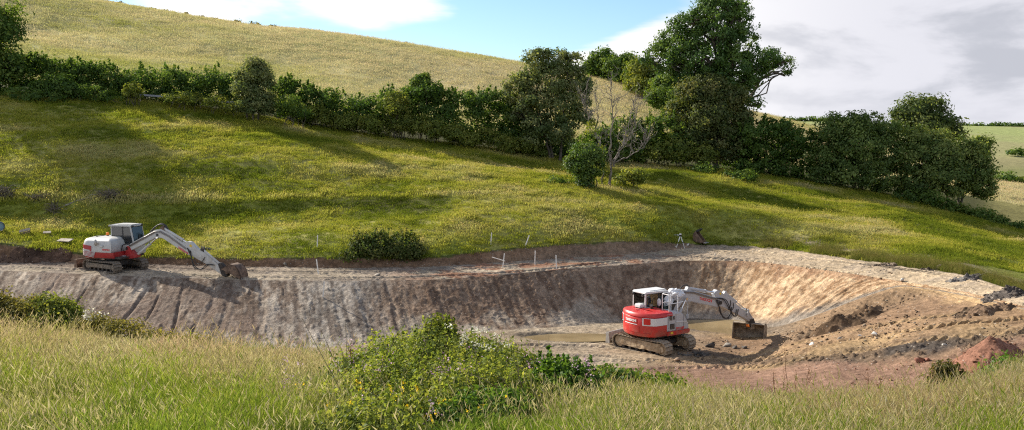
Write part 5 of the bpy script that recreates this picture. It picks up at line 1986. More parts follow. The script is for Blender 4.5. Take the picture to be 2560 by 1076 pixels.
bush('hedge', 'dark hedge running right from the ivy thicket down the slope', 'hedge', gp(1940, 430, 82),
     hedge_blobs([(1850, 320, 430), (1900, 300, 436), (1950, 305, 442), (2000, 312, 450), (2040, 330, 456)], 82, 65, 1.8, 1.2), 20000, 0.19, GR_D, seed=66, shoots=60, nstem=14)
bush('elder_bush', 'yellow green bush at the foot of the dark hedge beside the ivy thicket', 'bush', gp(1700, 405, 80.5), [pb(1700, 372, 40, 30, 80.8), pb(1650, 378, 36, 24, 80.8), pb(1760, 385, 34, 24, 80.6)], 5000, 0.17, GR_Y, seed=67)
tree('sallow_bush', 'big rounded dark green sallow on the slope right of the hedge', 'bush', gp(2150, 478, 79.5),
     [pb(2110, 310, 44, 30, 80), pb(2165, 310, 46, 30, 80), pb(2215, 330, 36, 36, 80), pb(2075, 350, 46, 44, 80), pb(2140, 365, 60, 50, 79), pb(2210, 385, 50, 54, 79.5), pb(2065, 405, 38, 40, 79.5), pb(2130, 430, 62, 42, 78.8), pb(2210, 440, 50, 42, 79), pb(2060, 440, 34, 28, 79.5)],
     31000, 0.19, [(0.040, 0.078, 0.015), (0.115, 0.175, 0.040), (0.27, 0.33, 0.10)], seed=71, r0=0.25, crad=0.32, stems=3, fork=0.2, floor=0.0, inner=0.62, clump=80)
tree('round_tree', 'round headed tree showing against the sky behind the right hand bushes', 'tree', gp(2310, 400, 96),
     [pb(2290, 275, 40, 34, 96), pb(2325, 270, 34, 30, 96), pb(2265, 300, 34, 24, 96), pb(2350, 310, 40, 30, 96), pb(2310, 320, 50, 34, 95), pb(2385, 325, 22, 26, 96), pb(2250, 285, 18, 14, 96)], 15000, 0.24, [(0.044, 0.085, 0.020), (0.105, 0.145, 0.040), (0.20, 0.225, 0.07)], seed=72, r0=0.3, crad=0.42, floor=0.4)
tree('sallow_bush', 'broad green bush at the right end of the hedge with paler top', 'bush', gp(2390, 490, 77.5),
     [pb(2290, 350, 36, 30, 79), pb(2340, 360, 42, 32, 79), pb(2300, 400, 44, 44, 78), pb(2370, 400, 50, 44, 78), pb(2430, 375, 36, 38, 78.5), pb(2460, 370, 24, 30, 79), pb(2440, 425, 44, 44, 77.5), pb(2370, 450, 60, 42, 77), pb(2300, 455, 44, 40, 77.5), pb(2450, 465, 34, 34, 77)],
     30000, 0.19, [(0.048, 0.090, 0.018), (0.13, 0.185, 0.045), (0.30, 0.335, 0.10)], seed=73, r0=0.2, crad=0.32, stems=3, fork=0.2, floor=0.0, inner=0.62, clump=80)
bush('bramble_bank', 'low scrub trailing down the slope below the right hand bushes', 'bramble', gp(2400, 540, 76),
     hedge_blobs([(2260, 462, 505), (2340, 486, 528), (2420, 510, 548), (2500, 535, 566), (2600, 560, 590)], [(2260, 77), (2420, 75), (2600, 72)], 75, 1.3, 1.1), 12000, 0.15, GR_M, seed=76, nstem=14)
# single plants in the field
bush('ivy_bush', 'dense ivy covered stump bush beside the dead tree', 'bush', gp(1462, 470, 66), [pb(1455, 385, 32, 26, 66), pb(1480, 380, 26, 22, 66), pb(1445, 410, 28, 26, 66), pb(1478, 412, 30, 28, 65.8), pb(1462, 442, 22, 26, 66), pb(1464, 462, 18, 16, 66)],
     8500, 0.14, GR_M, M_GLOSSLEAF, seed=81, crad=0.18, nstem=10)
_by = G(960, 655, 40).y
bush('bramble_mound', 'dark bramble mound growing on the lip of the cut bank', 'bramble', tuple(G(960, 655, 40)),
     [pb(908, 616, 28, 16, _by + .6, 0.6), pb(955, 608, 38, 17, _by + .8, 0.7), pb(1008, 611, 34, 17, _by + .8, 0.7), pb(940, 625, 40, 18, _by + .4, .6), pb(1000, 628, 50, 18, _by + .4, .6), pb(880, 640, 24, 14, _by + .2, .4), pb(1040, 628, 24, 18, _by + .6, .6)], 13000, 0.12, [(0.040, 0.075, 0.013), (0.10, 0.135, 0.030), (0.23, 0.215, 0.08)], seed=82, crad=0.2, clump=50, nstem=16, shoots=110, slen=0.55)
bush('bracken_clump', 'low bracken clump below the bushes beside the dead tree', 'bracken', tuple(G(1590, 455, 40)), [pb(1590, 440, 26, 16, 68), pb(1560, 450, 20, 12, 68)], 1500, 0.16, GR_Y, seed=83)
bush('bracken_clump', 'dark bracken clump in the grass below the grey ash', 'bracken', tuple(G(1400, 460, 40)), [pb(1390, 455, 26, 10, 67), pb(1420, 462, 22, 8, 67)], 1300, 0.15, GR_M, seed=84)
bush('bracken_clump', 'bracken patch on the shaded slope under the ivy thicket', 'bracken', tuple(G(1850, 440, 40)), [pb(1850, 440, 40, 14, 76), pb(1760, 425, 30, 10, 77)], 2400, 0.16, GR_M, seed=85)
for i, (u, v, r) in enumerate(((2522, 452, 20), (2548, 465, 16), (2500, 462, 16))):
    tree('far_tree', ['rounded far tree in the valley by the right edge', 'pale far bush at the very right edge of the valley', 'dark far tree just right of the broad bush'][i], 'tree', gp(u, v + r, 150), [pb(u, v, r, r * 0.9, 150), pb(u + r * .6, v + r * .4, r * .7, r * .6, 150)], 2200, 0.4, (GR_M, GR_Y, GR_D)[i], seed=90 + i, r0=0.2, crad=0.5, group='trees in the far valley')
for i, (u, v, ru) in enumerate(((2540, 384, 18), (2575, 388, 16))):
    bush('far_bush', ['dark bush on the fence line of the far field', 'dark bush past the right edge on the far fence line'][i], 'bush', gp(u, v, 490), [pb(u, v - 3, ru, 5, 490)], 500, 0.9, GR_D, seed=95 + i, crad=1.2, floor=None, nstem=2)
bush('far_hedge', 'dark hedge line on the far skyline at the right edge', 'hedge', gp(2480, 316, 700), hedge_blobs([(2405, 313, 317), (2450, 313, 318), (2500, 309, 318), (2530, 312, 319), (2600, 316, 321)], 700, 97, 4.0, 4.0), 2200, 1.3, GR_D, seed=98, crad=1.4, floor=None, nstem=2)
bush('far_hedge', 'dark tree belt on the far skyline behind the hill shoulder', 'hedge', gp(2010, 303, 700), hedge_blobs([(1940, 300, 305), (2000, 297, 306), (2060, 298, 308), (2100, 300, 308)], 700, 99, 4.0, 4.0), 1500, 1.4, GR_D, seed=100, crad=1.6, floor=None, nstem=2)
_rh = []
for u in range(180, 1300, 24):
    x = (u - CU) / F_PX
    yr = float(feat('ridge', x))
    vr = np.interp(u, [200, 420, 600, 950, 1280], [0, 36, 62, 105, 156])
    _rh.append((u, vr))
bush('ridge_hedge', 'thin dark hedge line on the skyline of the upper field', 'hedge', gp(600, 60, 150),
     [((PY(u, v, 150.5)[0], 150.5, ground(PY(u, v, 150.5)[0], 150.5) + 0.25), (1.9, 0.6, 0.30)) for u, v in _rh], 5200, 0.30, GR_BRN, seed=101, crad=0.2, floor=-0.3, nstem=6)


M_DEADTREE = mat_simple('dead_bark', (0.11, 0.092, 0.076), (0.27, 0.235, 0.195), 5.0)


# --- the bare dead tree in the field
def dead_tree():
    base = G(1520, 472, 40)
    Y = base.y
    root = empty('dead_tree', base)
    tag(root, 'bare dead tree with pale forked trunks in the middle of the field', 'tree')
    g = np.random.default_rng(131)
    w = lambda u, v, dy=0.0: np.array(PY(u, v, Y + dy)) - np.array(base)

    def path(pts, r0, r1, name, par):
        P = []
        for i in range(len(pts) - 1):
            q = limb_path(pts[i], pts[i + 1], g, 4, 0.10)
            P += q[:-1]
        P.append(np.array(pts[-1]))
        m = MB()
        n = len(P)
        m.tube([tuple(p) for p in P], [max(0.026, 0.72 * (r0 + (r1 - r0) * (i / (n - 1)) ** 0.8)) for i in range(n)], 7)
        return m.build(name, M_DEADTREE, par, None, 0, True), P

    mains = [
        ([w(1524, 474), w(1526, 440), w(1534, 405), w(1560, 350, .3), w(1575, 300, .4), w(1585, 250, .4)], 0.16, 0.02),
        ([w(1520, 474), w(1528, 430), w(1522, 380), w(1530, 320, -.2), w(1528, 260, -.3), w(1530, 205, -.3)], 0.15, 0.015),
        ([w(1505, 472), w(1508, 430), w(1502, 380), w(1490, 320, .2), w(1495, 270, .2), w(1488, 230, .2)], 0.12, 0.015),
        ([w(1536, 408), w(1575, 390, -.6), w(1610, 370, -.9), w(1625, 345, -1.0)], 0.08, 0.015),
        ([w(1534, 400), w(1560, 365, .5), w(1590, 320, .6), w(1592, 270, .6)], 0.07, 0.012),
        ([w(1504, 372), w(1475, 330, .2), w(1468, 280, .2), w(1450, 235, .3)], 0.06, 0.012),
    ]
    for pts, r0, r1 in mains:
        o, P = path(pts, r0, r1, 'trunk' if r0 > 0.1 else 'branch', root)
        m = MB()
        for _ in range(20):
            i = int(g.integers(len(P) // 3, len(P) - 1))
            d = np.array([g.normal() * 0.55, g.normal() * 0.4, 0.7 + 0.7 * g.random()])
            L = 0.5 + 1.3 * g.random()
            e = P[i] + d / np.linalg.norm(d) * L
            q = limb_path(P[i], e, g, 4, 0.2)
            m.tube([tuple(p) for p in q], [0.028 * (1 - 0.6 * k / 4) for k in range(5)], 4)
            for _k in range(2):
                s = q[int(g.integers(2, 5))]
                e2 = s + np.array([g.normal() * 0.3, g.normal() * 0.25, 0.2 + 0.25 * g.random()])
                m.tube([tuple(s), tuple(e2)], [0.016, 0.010], 4)
        t = m.build('twigs', M_DEADTREE, o, None, 0, True)
        t['kind'] = 'stuff'
    P, I, N = crown_points([pb(1500, 400, 12, 40, Y, .3), pb(1480, 320, 16, 20, Y, .4), pb(1510, 440, 10, 30, Y, .3)], 1300, 133, 14, 0.12)
    leaf_mesh('ivy', P - np.array(base), 0.13, leaf_cols(I, GR_Y, 134), M_LEAF, root, 135)


dead_tree()

# ---------------------------------------------------------------- grass: tufts set on the ground one by one
KINDS = {}


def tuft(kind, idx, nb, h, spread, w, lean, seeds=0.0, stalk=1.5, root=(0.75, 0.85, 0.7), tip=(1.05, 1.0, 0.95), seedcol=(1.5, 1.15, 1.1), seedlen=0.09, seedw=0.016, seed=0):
    g = np.random.default_rng(seed * 101 + idx)
    V, Fc, Cc = [], [], []
    root, tip, seedcol = np.array(root), np.array(tip), np.array(seedcol)
    for b in range(nb):
        a = g.random() * 2 * math.pi
        rr = spread * math.sqrt(g.random())
        p = np.array([math.cos(a) * rr, math.sin(a) * rr, -0.03])
        is_stalk = g.random() < seeds
        hh = h * (0.55 + 0.6 * g.random()) * (stalk if is_stalk else 1.0)
        la = g.random() * 2 * math.pi
        ll = lean * hh * (0.2 + 0.9 * g.random()) * (0.6 if is_stalk else 1.0)
        ld = np.array([math.cos(la), math.sin(la), 0])
        sd = np.array([-math.sin(la + g.normal() * .6), math.cos(la + g.normal() * .6), 0])
        ww = w * (0.7 + 0.6 * g.random()) * (0.35 if is_stalk else 1.0)
        mid = p + ld * ll * 0.3 + np.array([0, 0, hh * 0.6])
        top = p + ld * ll + np.array([0, 0, hh * (1.0 - 0.25 * lean)])
        o = len(V)
        V += [p - sd * ww / 2, p + sd * ww / 2, mid - sd * ww * 0.42, mid + sd * ww * 0.42, top]
        Fc += [(o, o + 1, o + 3), (o, o + 3, o + 2), (o + 2, o + 3, o + 4)]
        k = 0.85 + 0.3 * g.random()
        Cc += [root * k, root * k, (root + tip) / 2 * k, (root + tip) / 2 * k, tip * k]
        if is_stalk:
            d = (top - mid)
            d /= np.linalg.norm(d)
            e = top + (d + ld * 0.15) * seedlen * (0.8 + .5 * g.random())
            m_ = top * 0.6 + e * 0.4
            for q in range(2):
                sv = sd if q == 0 else np.cross(d, sd)
                o = len(V)
                V += [top - d * 0.01, m_ - sv * seedw / 2, m_ + sv * seedw / 2, e]
                Fc += [(o, o + 1, o + 2), (o + 1, o + 3, o + 2)]
                Cc += [seedcol * k] * 4
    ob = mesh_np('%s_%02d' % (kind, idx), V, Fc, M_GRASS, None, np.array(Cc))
    COL.objects.unlink(ob)
    KINDS.setdefault(kind, bpy.data.collections.new(kind)).objects.link(ob)


def scatter(name, label, cat, kind, P, scl, idx, cols, seed=0, tilt=0.12):
    g = np.random.default_rng(seed)
    n = len(P)
    me = bpy.data.meshes.new(name)
    me.vertices.add(n)
    me.vertices.foreach_set('co', np.asarray(P, np.float32).ravel())
    rot = np.stack([g.normal(size=n) * tilt, g.normal(size=n) * tilt, g.random(n) * 6.283], 1).astype(np.float32)
    me.attributes.new('rot', 'FLOAT_VECTOR', 'POINT').data.foreach_set('vector', rot.ravel())
    me.attributes.new('scl', 'FLOAT', 'POINT').data.foreach_set('value', np.asarray(scl, np.float32))
    me.attributes.new('idx', 'INT', 'POINT').data.foreach_set('value', np.asarray(idx, np.int32))
    c4 = np.ones((n, 4), np.float32)
    c4[:, :3] = cols
    me.attributes.new('gcol', 'FLOAT_COLOR', 'POINT').data.foreach_set('color', c4.ravel())
    o = bpy.data.objects.new(name, me)
    link(o)
    ng = bpy.data.node_groups.new(name + '_set', 'GeometryNodeTree')
    ng.interface.new_socket('Geometry', in_out='INPUT', socket_type='NodeSocketGeometry')
    ng.interface.new_socket('Geometry', in_out='OUTPUT', socket_type='NodeSocketGeometry')
    N = ng.nodes
    gi, go = N.new('NodeGroupInput'), N.new('NodeGroupOutput')
    ip = N.new('GeometryNodeInstanceOnPoints')
    ci = N.new('GeometryNodeCollectionInfo')
    ci.inputs['Collection'].default_value = KINDS[kind]
    ci.inputs['Separate Children'].default_value = True
    ci.inputs['Reset Children'].default_value = True

    def attr(nm, ty):
        a = N.new('GeometryNodeInputNamedAttribute')
        a.data_type = ty
        a.inputs['Name'].default_value = nm
        return a.outputs['Attribute']
    Lk = ng.links.new
    Lk(gi.outputs[0], ip.inputs['Points'])
    Lk(ci.outputs[0], ip.inputs['Instance'])
    ip.inputs['Pick Instance'].default_value = True
    Lk(attr('idx', 'INT'), ip.inputs['Instance Index'])
    Lk(attr('rot', 'FLOAT_VECTOR'), ip.inputs['Rotation'])
    Lk(attr('scl', 'FLOAT'), ip.inputs['Scale'])
    Lk(ip.outputs[0], go.inputs[0])
    md = o.modifiers.new('set', 'NODES')
    md.node_group = ng
    tag(o, label, cat, kind='stuff')
    return o


def wedge(n, y0, y1, smax, g, power=1.0):
    """points spread over the ground in front of the camera"""
    s = (g.random(n) * 2 - 1) * smax
    y = np.sqrt(y0 ** 2 + (y1 ** 2 - y0 ** 2) * g.random(n) ** power)
    return s, y


# kinds
for i in range(6):
    tuft('meadow_tuft', i, 44, 0.30, 0.18, 0.0048, 0.42, 0.0 if i < 2 else 0.14, 1.5, seedlen=0.06, seedw=0.0065, seedcol=(1.15, 1.05, 1.2), seed=1)
for i in range(4):
    tuft('plume_tuft', i, 16, 0.36, 0.18, 0.005, 0.5, 0.5, 1.35, seedlen=0.085, seedw=0.009, seedcol=(1.2, 1.15, 1.3), seed=2)
for i in range(4):
    tuft('field_tuft', i, 40, 0.16, 0.34, 0.020, 0.8, 0.0 if i < 2 else 0.10, 1.7, seedlen=0.10, seedw=0.016, seedcol=(1.35, 1.2, 1.4), seed=3)
for i in range(3):
    tuft('upper_tuft', i, 40, 0.19, 0.75, 0.032, 0.55, 0.15, 1.35, seedlen=0.12, seedw=0.03, seedcol=(1.15, 1.1, 1.15), seed=4)


def mixcol(stops, t):
    stops = np.array(stops)
    t = np.clip(t, 0, 1) * (len(stops) - 1)
    i = np.clip(t.astype(int), 0, len(stops) - 2)
    return stops[i] * (1 - (t - i))[:, None] + stops[i + 1] * (t - i)[:, None]


for i in range(4):
    tuft('tall_tuft', i, 8, 0.40, 0.12, 0.0055, 0.42, 0.75, 1.25, seedlen=0.08, seedw=0.009, seedcol=(1.15, 1.1, 1.15), seed=6)
for i in range(3):
    tuft('weed_tuft', i, 16, 0.30, 0.13, 0.030, 0.9, 0.0, seed=7)


# foreground meadow
g = np.random.default_rng(301)
s, y = wedge(84000, 7.0, 24.5, 0.88, g, 1.3)
x = s * y
u = us_of(s)
edge = feat('meadow_edge', s)
lim = edge + np.where(u < 1500, 3.0, 1.6) + g.normal(size=len(s)) * 0.5
ok = y < lim
x, y, s, u, edge = x[ok], y[ok], s[ok], u[ok], edge[ok]
z = H(x, y) + (fbm(x * 0.5, y * 0.5, 5) - 0.5) * 0.25 * 0.7
f = y / edge
n1 = fbm(x * 0.35, y * 0.5, 311, 4)
n2 = fbm(x * 1.2, y * 1.2, 313, 3)
LIME, GRN, OLIVE, STRAW, PINKS = (0.29, 0.345, 0.05), (0.17, 0.25, 0.034), (0.27, 0.275, 0.08), (0.44, 0.385, 0.22), (0.45, 0.35, 0.26)
dry = np.clip(sstep(f, 0.50, 0.72) * (1 - sstep(f, 0.93, 1.06)) * (1 - 0.75 * sstep(u, 1300, 1700)) * 1.0 + (n1 - 0.5) * 1.3 + (n2 - .5) * 0.7 + 0.0 + 0.22 * sstep(u, 1500, 1900), 0, 1)
cols = mixcol([GRN, LIME, OLIVE, STRAW], dry + g.normal(size=len(x)) * 0.18)
pk = sstep(fbm(x * 0.5, y * 0.9, 317), 0.52, 0.6) * (dry > 0.45)
cols = cols * (1 - 0.6 * pk[:, None]) + np.array(PINKS) * 0.6 * pk[:, None]
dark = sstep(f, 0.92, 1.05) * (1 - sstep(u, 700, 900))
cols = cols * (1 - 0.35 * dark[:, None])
thick = np.exp(-(((u - 1080) / 330) ** 4)) * (1 - sstep(y, 14.0, 15.0))
scl = (0.70 + 0.6 * g.random(len(x))) * (0.62 + 0.85 * sstep(fbm(x * 0.7, y * 0.7, 319, 3), 0.35, 0.68)) * (1 - 0.55 * thick) * (0.9 + 0.25 * sstep(f, 0.55, 0.9) * (u < 1500)) * np.where(f > 1.0, 0.9, 1.0)
idx = g.integers(0, 6, len(x))
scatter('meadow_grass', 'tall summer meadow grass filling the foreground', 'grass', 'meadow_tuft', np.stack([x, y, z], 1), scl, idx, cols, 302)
# plumed grass heads
sel = g.random(len(x)) < np.where(u > 1450, 0.22, np.where((f > 0.55), 0.26, 0.08)) * (1 - 0.85 * thick)
xs, ys = x[sel] + g.normal(size=sel.sum()) * 0.1, y[sel] + g.normal(size=sel.sum()) * 0.1
cp = mixcol([OLIVE, STRAW, (0.42, 0.38, 0.24)], g.random(sel.sum()))
scatter('plumed_grass', 'pale plumed grass heads standing above the meadow', 'grass', 'plume_tuft', np.stack([xs, ys, H(xs, ys)], 1), 0.8 + 0.4 * g.random(sel.sum()), g.integers(0, 4, sel.sum()), cp, 303)

# taller stems in drifts, and broad-leaved weeds in patches
dr = fbm(x * 0.55, y * 0.55, 321, 3)
sel = g.random(len(x)) < 0.09 * sstep(dr, 0.45, 0.62) * (1 - 0.9 * thick)
n_ = int(sel.sum())
scatter('tall_grass', 'taller seeding grass stems in drifts across the meadow', 'grass', 'tall_tuft', np.stack([x, y, z], 1)[sel], 0.75 + 0.45 * g.random(n_), g.integers(0, 4, n_), mixcol([(0.26, 0.27, 0.08), (0.40, 0.36, 0.20), (0.36, 0.29, 0.19)], g.random(n_)), 313)
dw = fbm(x * 0.8 + 9, y * 0.8, 323, 3)
sel = g.random(len(x)) < 0.22 * sstep(dw, 0.52, 0.66)
n_ = int(sel.sum())
scatter('meadow_weeds', 'broad leaved green weeds among the meadow grass', 'weeds', 'weed_tuft', np.stack([x, y, z], 1)[sel], 0.7 + 0.6 * g.random(n_), g.integers(0, 3, n_), mixcol([(0.10, 0.17, 0.025), (0.20, 0.28, 0.04), (0.27, 0.30, 0.06)], g.random(n_)), 314)

# field grass between the cut bank and the hedge
s, y = wedge(70000, 50.0, 84.0, 0.75, g)
x = s * y
u = us_of(s)
bt, hf = feat('bank_top', s), feat('hedge_front', s)
ok = (y > bt - 0.05) & (y < hf + 2.0)
x, y, s, u, bt, hf = x[ok], y[ok], s[ok], u[ok], bt[ok], hf[ok]
z = H(x, y)
gg = (y - bt) / (hf - bt)
zz = ((fbm(x * 0.35, y * 0.5, 123, 3) - 0.5) * 0.5 + (fbm(x * 0.07, y * 0.16, 125, 2) - 0.5) * 0.7) * np.clip(gg * 6, 0, 1) * np.clip((1 - gg) * 8, 0, 1)
n1 = fbm(x * 0.16, y * 0.42, 331, 4)
n2 = fbm(x * 0.7, y * 0.9, 333, 3)
tl, tt = feat('terrace_low', s), feat('terrace_top', s)
lip = np.exp(-((y - tt - 0.25) / 0.45) ** 2) * (1 - sstep(u, 1050, 1500))
face = sstep(y, tl - 0.6, tl) * (1 - sstep(y, tt - 0.35, tt - 0.1)) * (1 - sstep(u, 1050, 1500))
t = np.clip((n1 - 0.5) * 2.1 + (n2 - .5) * 0.6 + 0.40 + 0.15 * sstep(gg, 0.75, 1.0) + 0.45 * lip - 0.25 * face, 0, 1) + g.normal(size=len(x)) * 0.05
FC = [(0.16, 0.195, 0.024), (0.28, 0.295, 0.04), (0.375, 0.36, 0.062), (0.45, 0.405, 0.12), (0.52, 0.45, 0.225)]
cols = mixcol(FC, t)
scl = 0.75 + 0.5 * g.random(len(x)) + 0.35 * sstep(n2, 0.5, 0.7) + 0.5 * lip
bare = sstep(u, 1950, 2050) * np.exp(-((y - bt - 2.2 + 0.4 * np.sin(x)) / 0.7) ** 2) * sstep(fbm(x * 0.3, y * 0.8, 127), 0.35, 0.6)
keep = g.random(len(x)) > bare * 0.9
scatter('field_grass', 'rough yellow green grass covering the sloping field', 'grass', 'field_tuft', np.stack([x, y, z + zz * 0.95], 1)[keep], scl[keep], g.integers(0, 4, keep.sum()), cols[keep], 304)

# upper field, dry grass
s, y = wedge(50000, 84.0, 156.0, 0.72, g, 0.9)
x = s * y
u = us_of(s)
hb, rd = feat('hedge_back', s), feat('ridge', s)
ok = (y > hb - 1.0) & (y < rd + 4)
x, y, s, u = x[ok], y[ok], s[ok], u[ok]
n1 = fbm(x * 0.035, y * 0.07, 341, 4)
n2 = fbm(x * 0.2, y * 0.3, 343, 3)
t = np.clip((n1 - .5) * 1.6 + (n2 - .5) * 0.8 + 0.40 + 0.40 * sstep(u, 450, 1000), 0, 1) + g.normal(size=len(x)) * 0.06
cols = mixcol([(0.35, 0.34, 0.12), (0.45, 0.405, 0.21), (0.53, 0.45, 0.30), (0.56, 0.465, 0.34)], t)
gz = (fbm(x * 0.10, y * 0.12, 143, 3) - 0.5) * 1.0
scatter('upper_field_grass', 'dry straw coloured grass on the hillside above the hedge', 'grass', 'upper_tuft', np.stack([x, y, H(x, y) + gz * 0.9 - 0.02], 1), 0.8 + 0.5 * g.random(len(x)), g.integers(0, 3, len(x)), cols, 305)

# tufts hanging over and growing on the right hand verge beyond the track
s = 0.28 + g.random(5200) * 0.34
u = us_of(s)
bt = feat('bank_top', s)
y = bt - 0.1 + np.abs(g.normal(size=len(s))) * 1.0
x = s * y
keep = fbm(x * 0.6, y * 0.6, 351) > 0.46
cols = mixcol([(0.10, 0.13, 0.025), (0.19, 0.19, 0.05), (0.30, 0.25, 0.11)], g.random(len(s)))
scatter('verge_grass', 'ragged grass along the far edge of the dirt track', 'grass', 'meadow_tuft', np.stack([x, y, H(x, y)], 1)[keep], (1.0 + 0.6 * g.random(len(s)))[keep], g.integers(0, 6, len(s))[keep], cols[keep], 306)


# ---------------------------------------------------------------- foreground shrubs and wild flowers
def fb(u, v, ru, rv, Y, rd=None):
    return pb(u, v, ru, rv, Y, rd)


LEAF_B = [(0.070, 0.110, 0.018), (0.17, 0.22, 0.04), (0.33, 0.345, 0.085)]
LEAF_G = [(0.035, 0.085, 0.013), (0.08, 0.16, 0.022), (0.16, 0.25, 0.04)]
bush('bramble_thicket', 'sprawling bramble and weed thicket in the middle of the foreground', 'bramble', gp(1000, 930, 13),
     [fb(885, 930, 54, 30, 13.5, .8), fb(970, 905, 80, 46, 13.8, 1.0), fb(1080, 902, 90, 54, 13.6, 1.1), fb(1190, 912, 90, 48, 13.8, 1.1), fb(1000, 970, 130, 60, 12, 1.2), fb(1150, 975, 120, 56, 12, 1.2), fb(900, 1005, 70, 44, 11.5, .8), fb(1270, 930, 80, 40, 13.2, 1.0), fb(1000, 1050, 150, 60, 10.3, 1.0), fb(1120, 1020, 110, 50, 10.8, .8), fb(1240, 985, 100, 50, 11.5, .8), fb(930, 1085, 120, 40, 9.0, .6)],
     84000, 0.052, LEAF_B, seed=401, crad=0.12, clump=40, inner=0.45, nstem=90, shoots=300, slen=0.30, floor=0.0)
bush('leafy_shrub', 'upright leafy shrub rising above the bramble thicket against the pit', 'shrub', gp(1095, 880, 14.3),
     [fb(1092, 835, 22, 34, 14.3, .25), fb(1118, 845, 20, 36, 14.3, .25), fb(1065, 860, 26, 30, 14.2, .3), fb(1100, 875, 40, 30, 14.1, .35), fb(1030, 880, 30, 26, 14.1, .3)], 9000, 0.05, GR_Y, seed=402, crad=0.07, clump=16, nstem=20, shoots=40, slen=0.2)
bush('fern_clump', 'bright green feathery clump at the right end of the bramble thicket', 'fern', gp(1400, 960, 12.8),
     [fb(1370, 945, 70, 30, 13, .6), fb(1430, 958, 56, 30, 12.8, .6), fb(1340, 980, 56, 34, 12.3, .6), fb(1420, 1000, 50, 32, 12.2, .5), fb(1475, 970, 30, 26, 12.8, .4)], 15000, 0.07, LEAF_G, seed=403, crad=0.09, clump=18, nstem=24, shoots=70, slen=0.2, upbias=0.1)
bush('dark_weed_clump', 'deep green leafy weeds at the bottom edge below the bramble thicket', 'weeds', gp(1220, 1050, 10),
     [fb(1190, 1040, 70, 46, 10.2, .5), fb(1270, 1035, 56, 44, 10.2, .5), fb(1130, 1060, 60, 40, 9.8, .4)], 12000, 0.055, LEAF_G, seed=404, crad=0.08, clump=16, nstem=24)
bush('sallow_shrub', 'olive brown sallow shrub at the left edge above the meadow', 'shrub', gp(30, 820, 23), [fb(20, 785, 60, 42, 23), fb(75, 785, 48, 38, 23), fb(-40, 780, 60, 50, 23), fb(50, 815, 60, 26, 22.5)], 15000, 0.075, GR_BRN, seed=405, crad=0.13, nstem=20)
bush('sallow_shrub', 'yellow green sallow shrub beside the olive brown one', 'shrub', gp(140, 820, 23), [fb(120, 775, 40, 32, 23), fb(155, 785, 36, 30, 23), fb(130, 810, 56, 26, 22.6)], 10000, 0.075, GR_Y, seed=406, crad=0.13, nstem=16)
bush('weed_bank', 'brownish seeding weeds on the meadow edge right of the sallow shrubs', 'weeds', gp(300, 840, 22), [fb(230, 818, 50, 26, 22.3, .6), fb(300, 832, 60, 24, 22, .6), fb(380, 850, 60, 20, 21.8, .6), fb(460, 862, 60, 18, 21.6, .5)], 11000, 0.06, GR_BRN, seed=407, crad=0.11, nstem=30)
bush('dock_plant', 'bushy dark dock plant at the meadow edge in front of the red soil mound', 'weeds', gp(2370, 975, 18.3), [fb(2365, 935, 28, 26, 18.3, .3), fb(2385, 955, 36, 22, 18.2, .3), fb(2350, 960, 26, 20, 18.2, .3)], 3600, 0.07, [(0.05, 0.05, 0.015), (0.10, 0.10, 0.03), (0.17, 0.13, 0.05)], seed=408, crad=0.08, nstem=16, shoots=14, slen=0.2)
bush('weed_clump', 'bright green nettles at the far right edge of the meadow', 'weeds', gp(2540, 930, 19), [fb(2535, 925, 40, 24, 19, .5), fb(2500, 945, 40, 20, 18.6, .5)], 4200, 0.07, LEAF_G, seed=409, crad=0.09)
bush('rush_clump', 'dark green rush clump on the meadow edge right of the fern clump', 'weeds', gp(1590, 975, 16.5), [fb(1560, 955, 40, 24, 16.6, .5), fb(1640, 968, 60, 22, 16.4, .5), fb(1510, 945, 30, 20, 16.6, .4)], 5200, 0.08, GR_M, seed=410, crad=0.09, upbias=-0.1)
bush('bramble_spray', 'trailing bramble spray in the grass left of the thicket', 'bramble', gp(620, 1030, 10.5), [fb(560, 1015, 50, 8, 10.8, .2), fb(640, 1010, 40, 8, 10.8, .2), fb(700, 1030, 60, 22, 10.6, .4), fb(780, 1020, 50, 30, 10.8, .4)], 2600, 0.055, LEAF_B, seed=411, crad=0.07, nstem=14)

# arching canes and dry stems standing out of the thicket
M_CANE = mat_simple('bramble_cane', (0.16, 0.10, 0.06), (0.30, 0.24, 0.12), 14.0)
g = np.random.default_rng(431)
thk = [o_ for o_ in bpy.data.objects if o_.name == 'bramble_thicket'][0]
tb_ = np.array(thk.location)
mc = MB()
for k in range(70):
    Yk = 10.2 + 3.8 * g.random()
    uk = 860 + 560 * g.random()
    b_ = np.array(gp(uk, 950, Yk))
    h_ = 0.55 + 0.65 * g.random()
    d_ = g.normal(size=2) * 0.35
    pts = [b_ + np.array([d_[0] * q_ * h_, d_[1] * q_ * h_, h_ * (q_ - 0.45 * q_ * q_ * (k % 3 != 0)) * 1.15]) for q_ in (0, .25, .5, .75, 1.0)]
    mc.tube([tuple(q_ - tb_) for q_ in pts], [0.006, 0.0055, 0.005, 0.004, 0.003], 4)
cn = mc.build('canes', M_CANE, thk)
cn['kind'] = 'stuff'

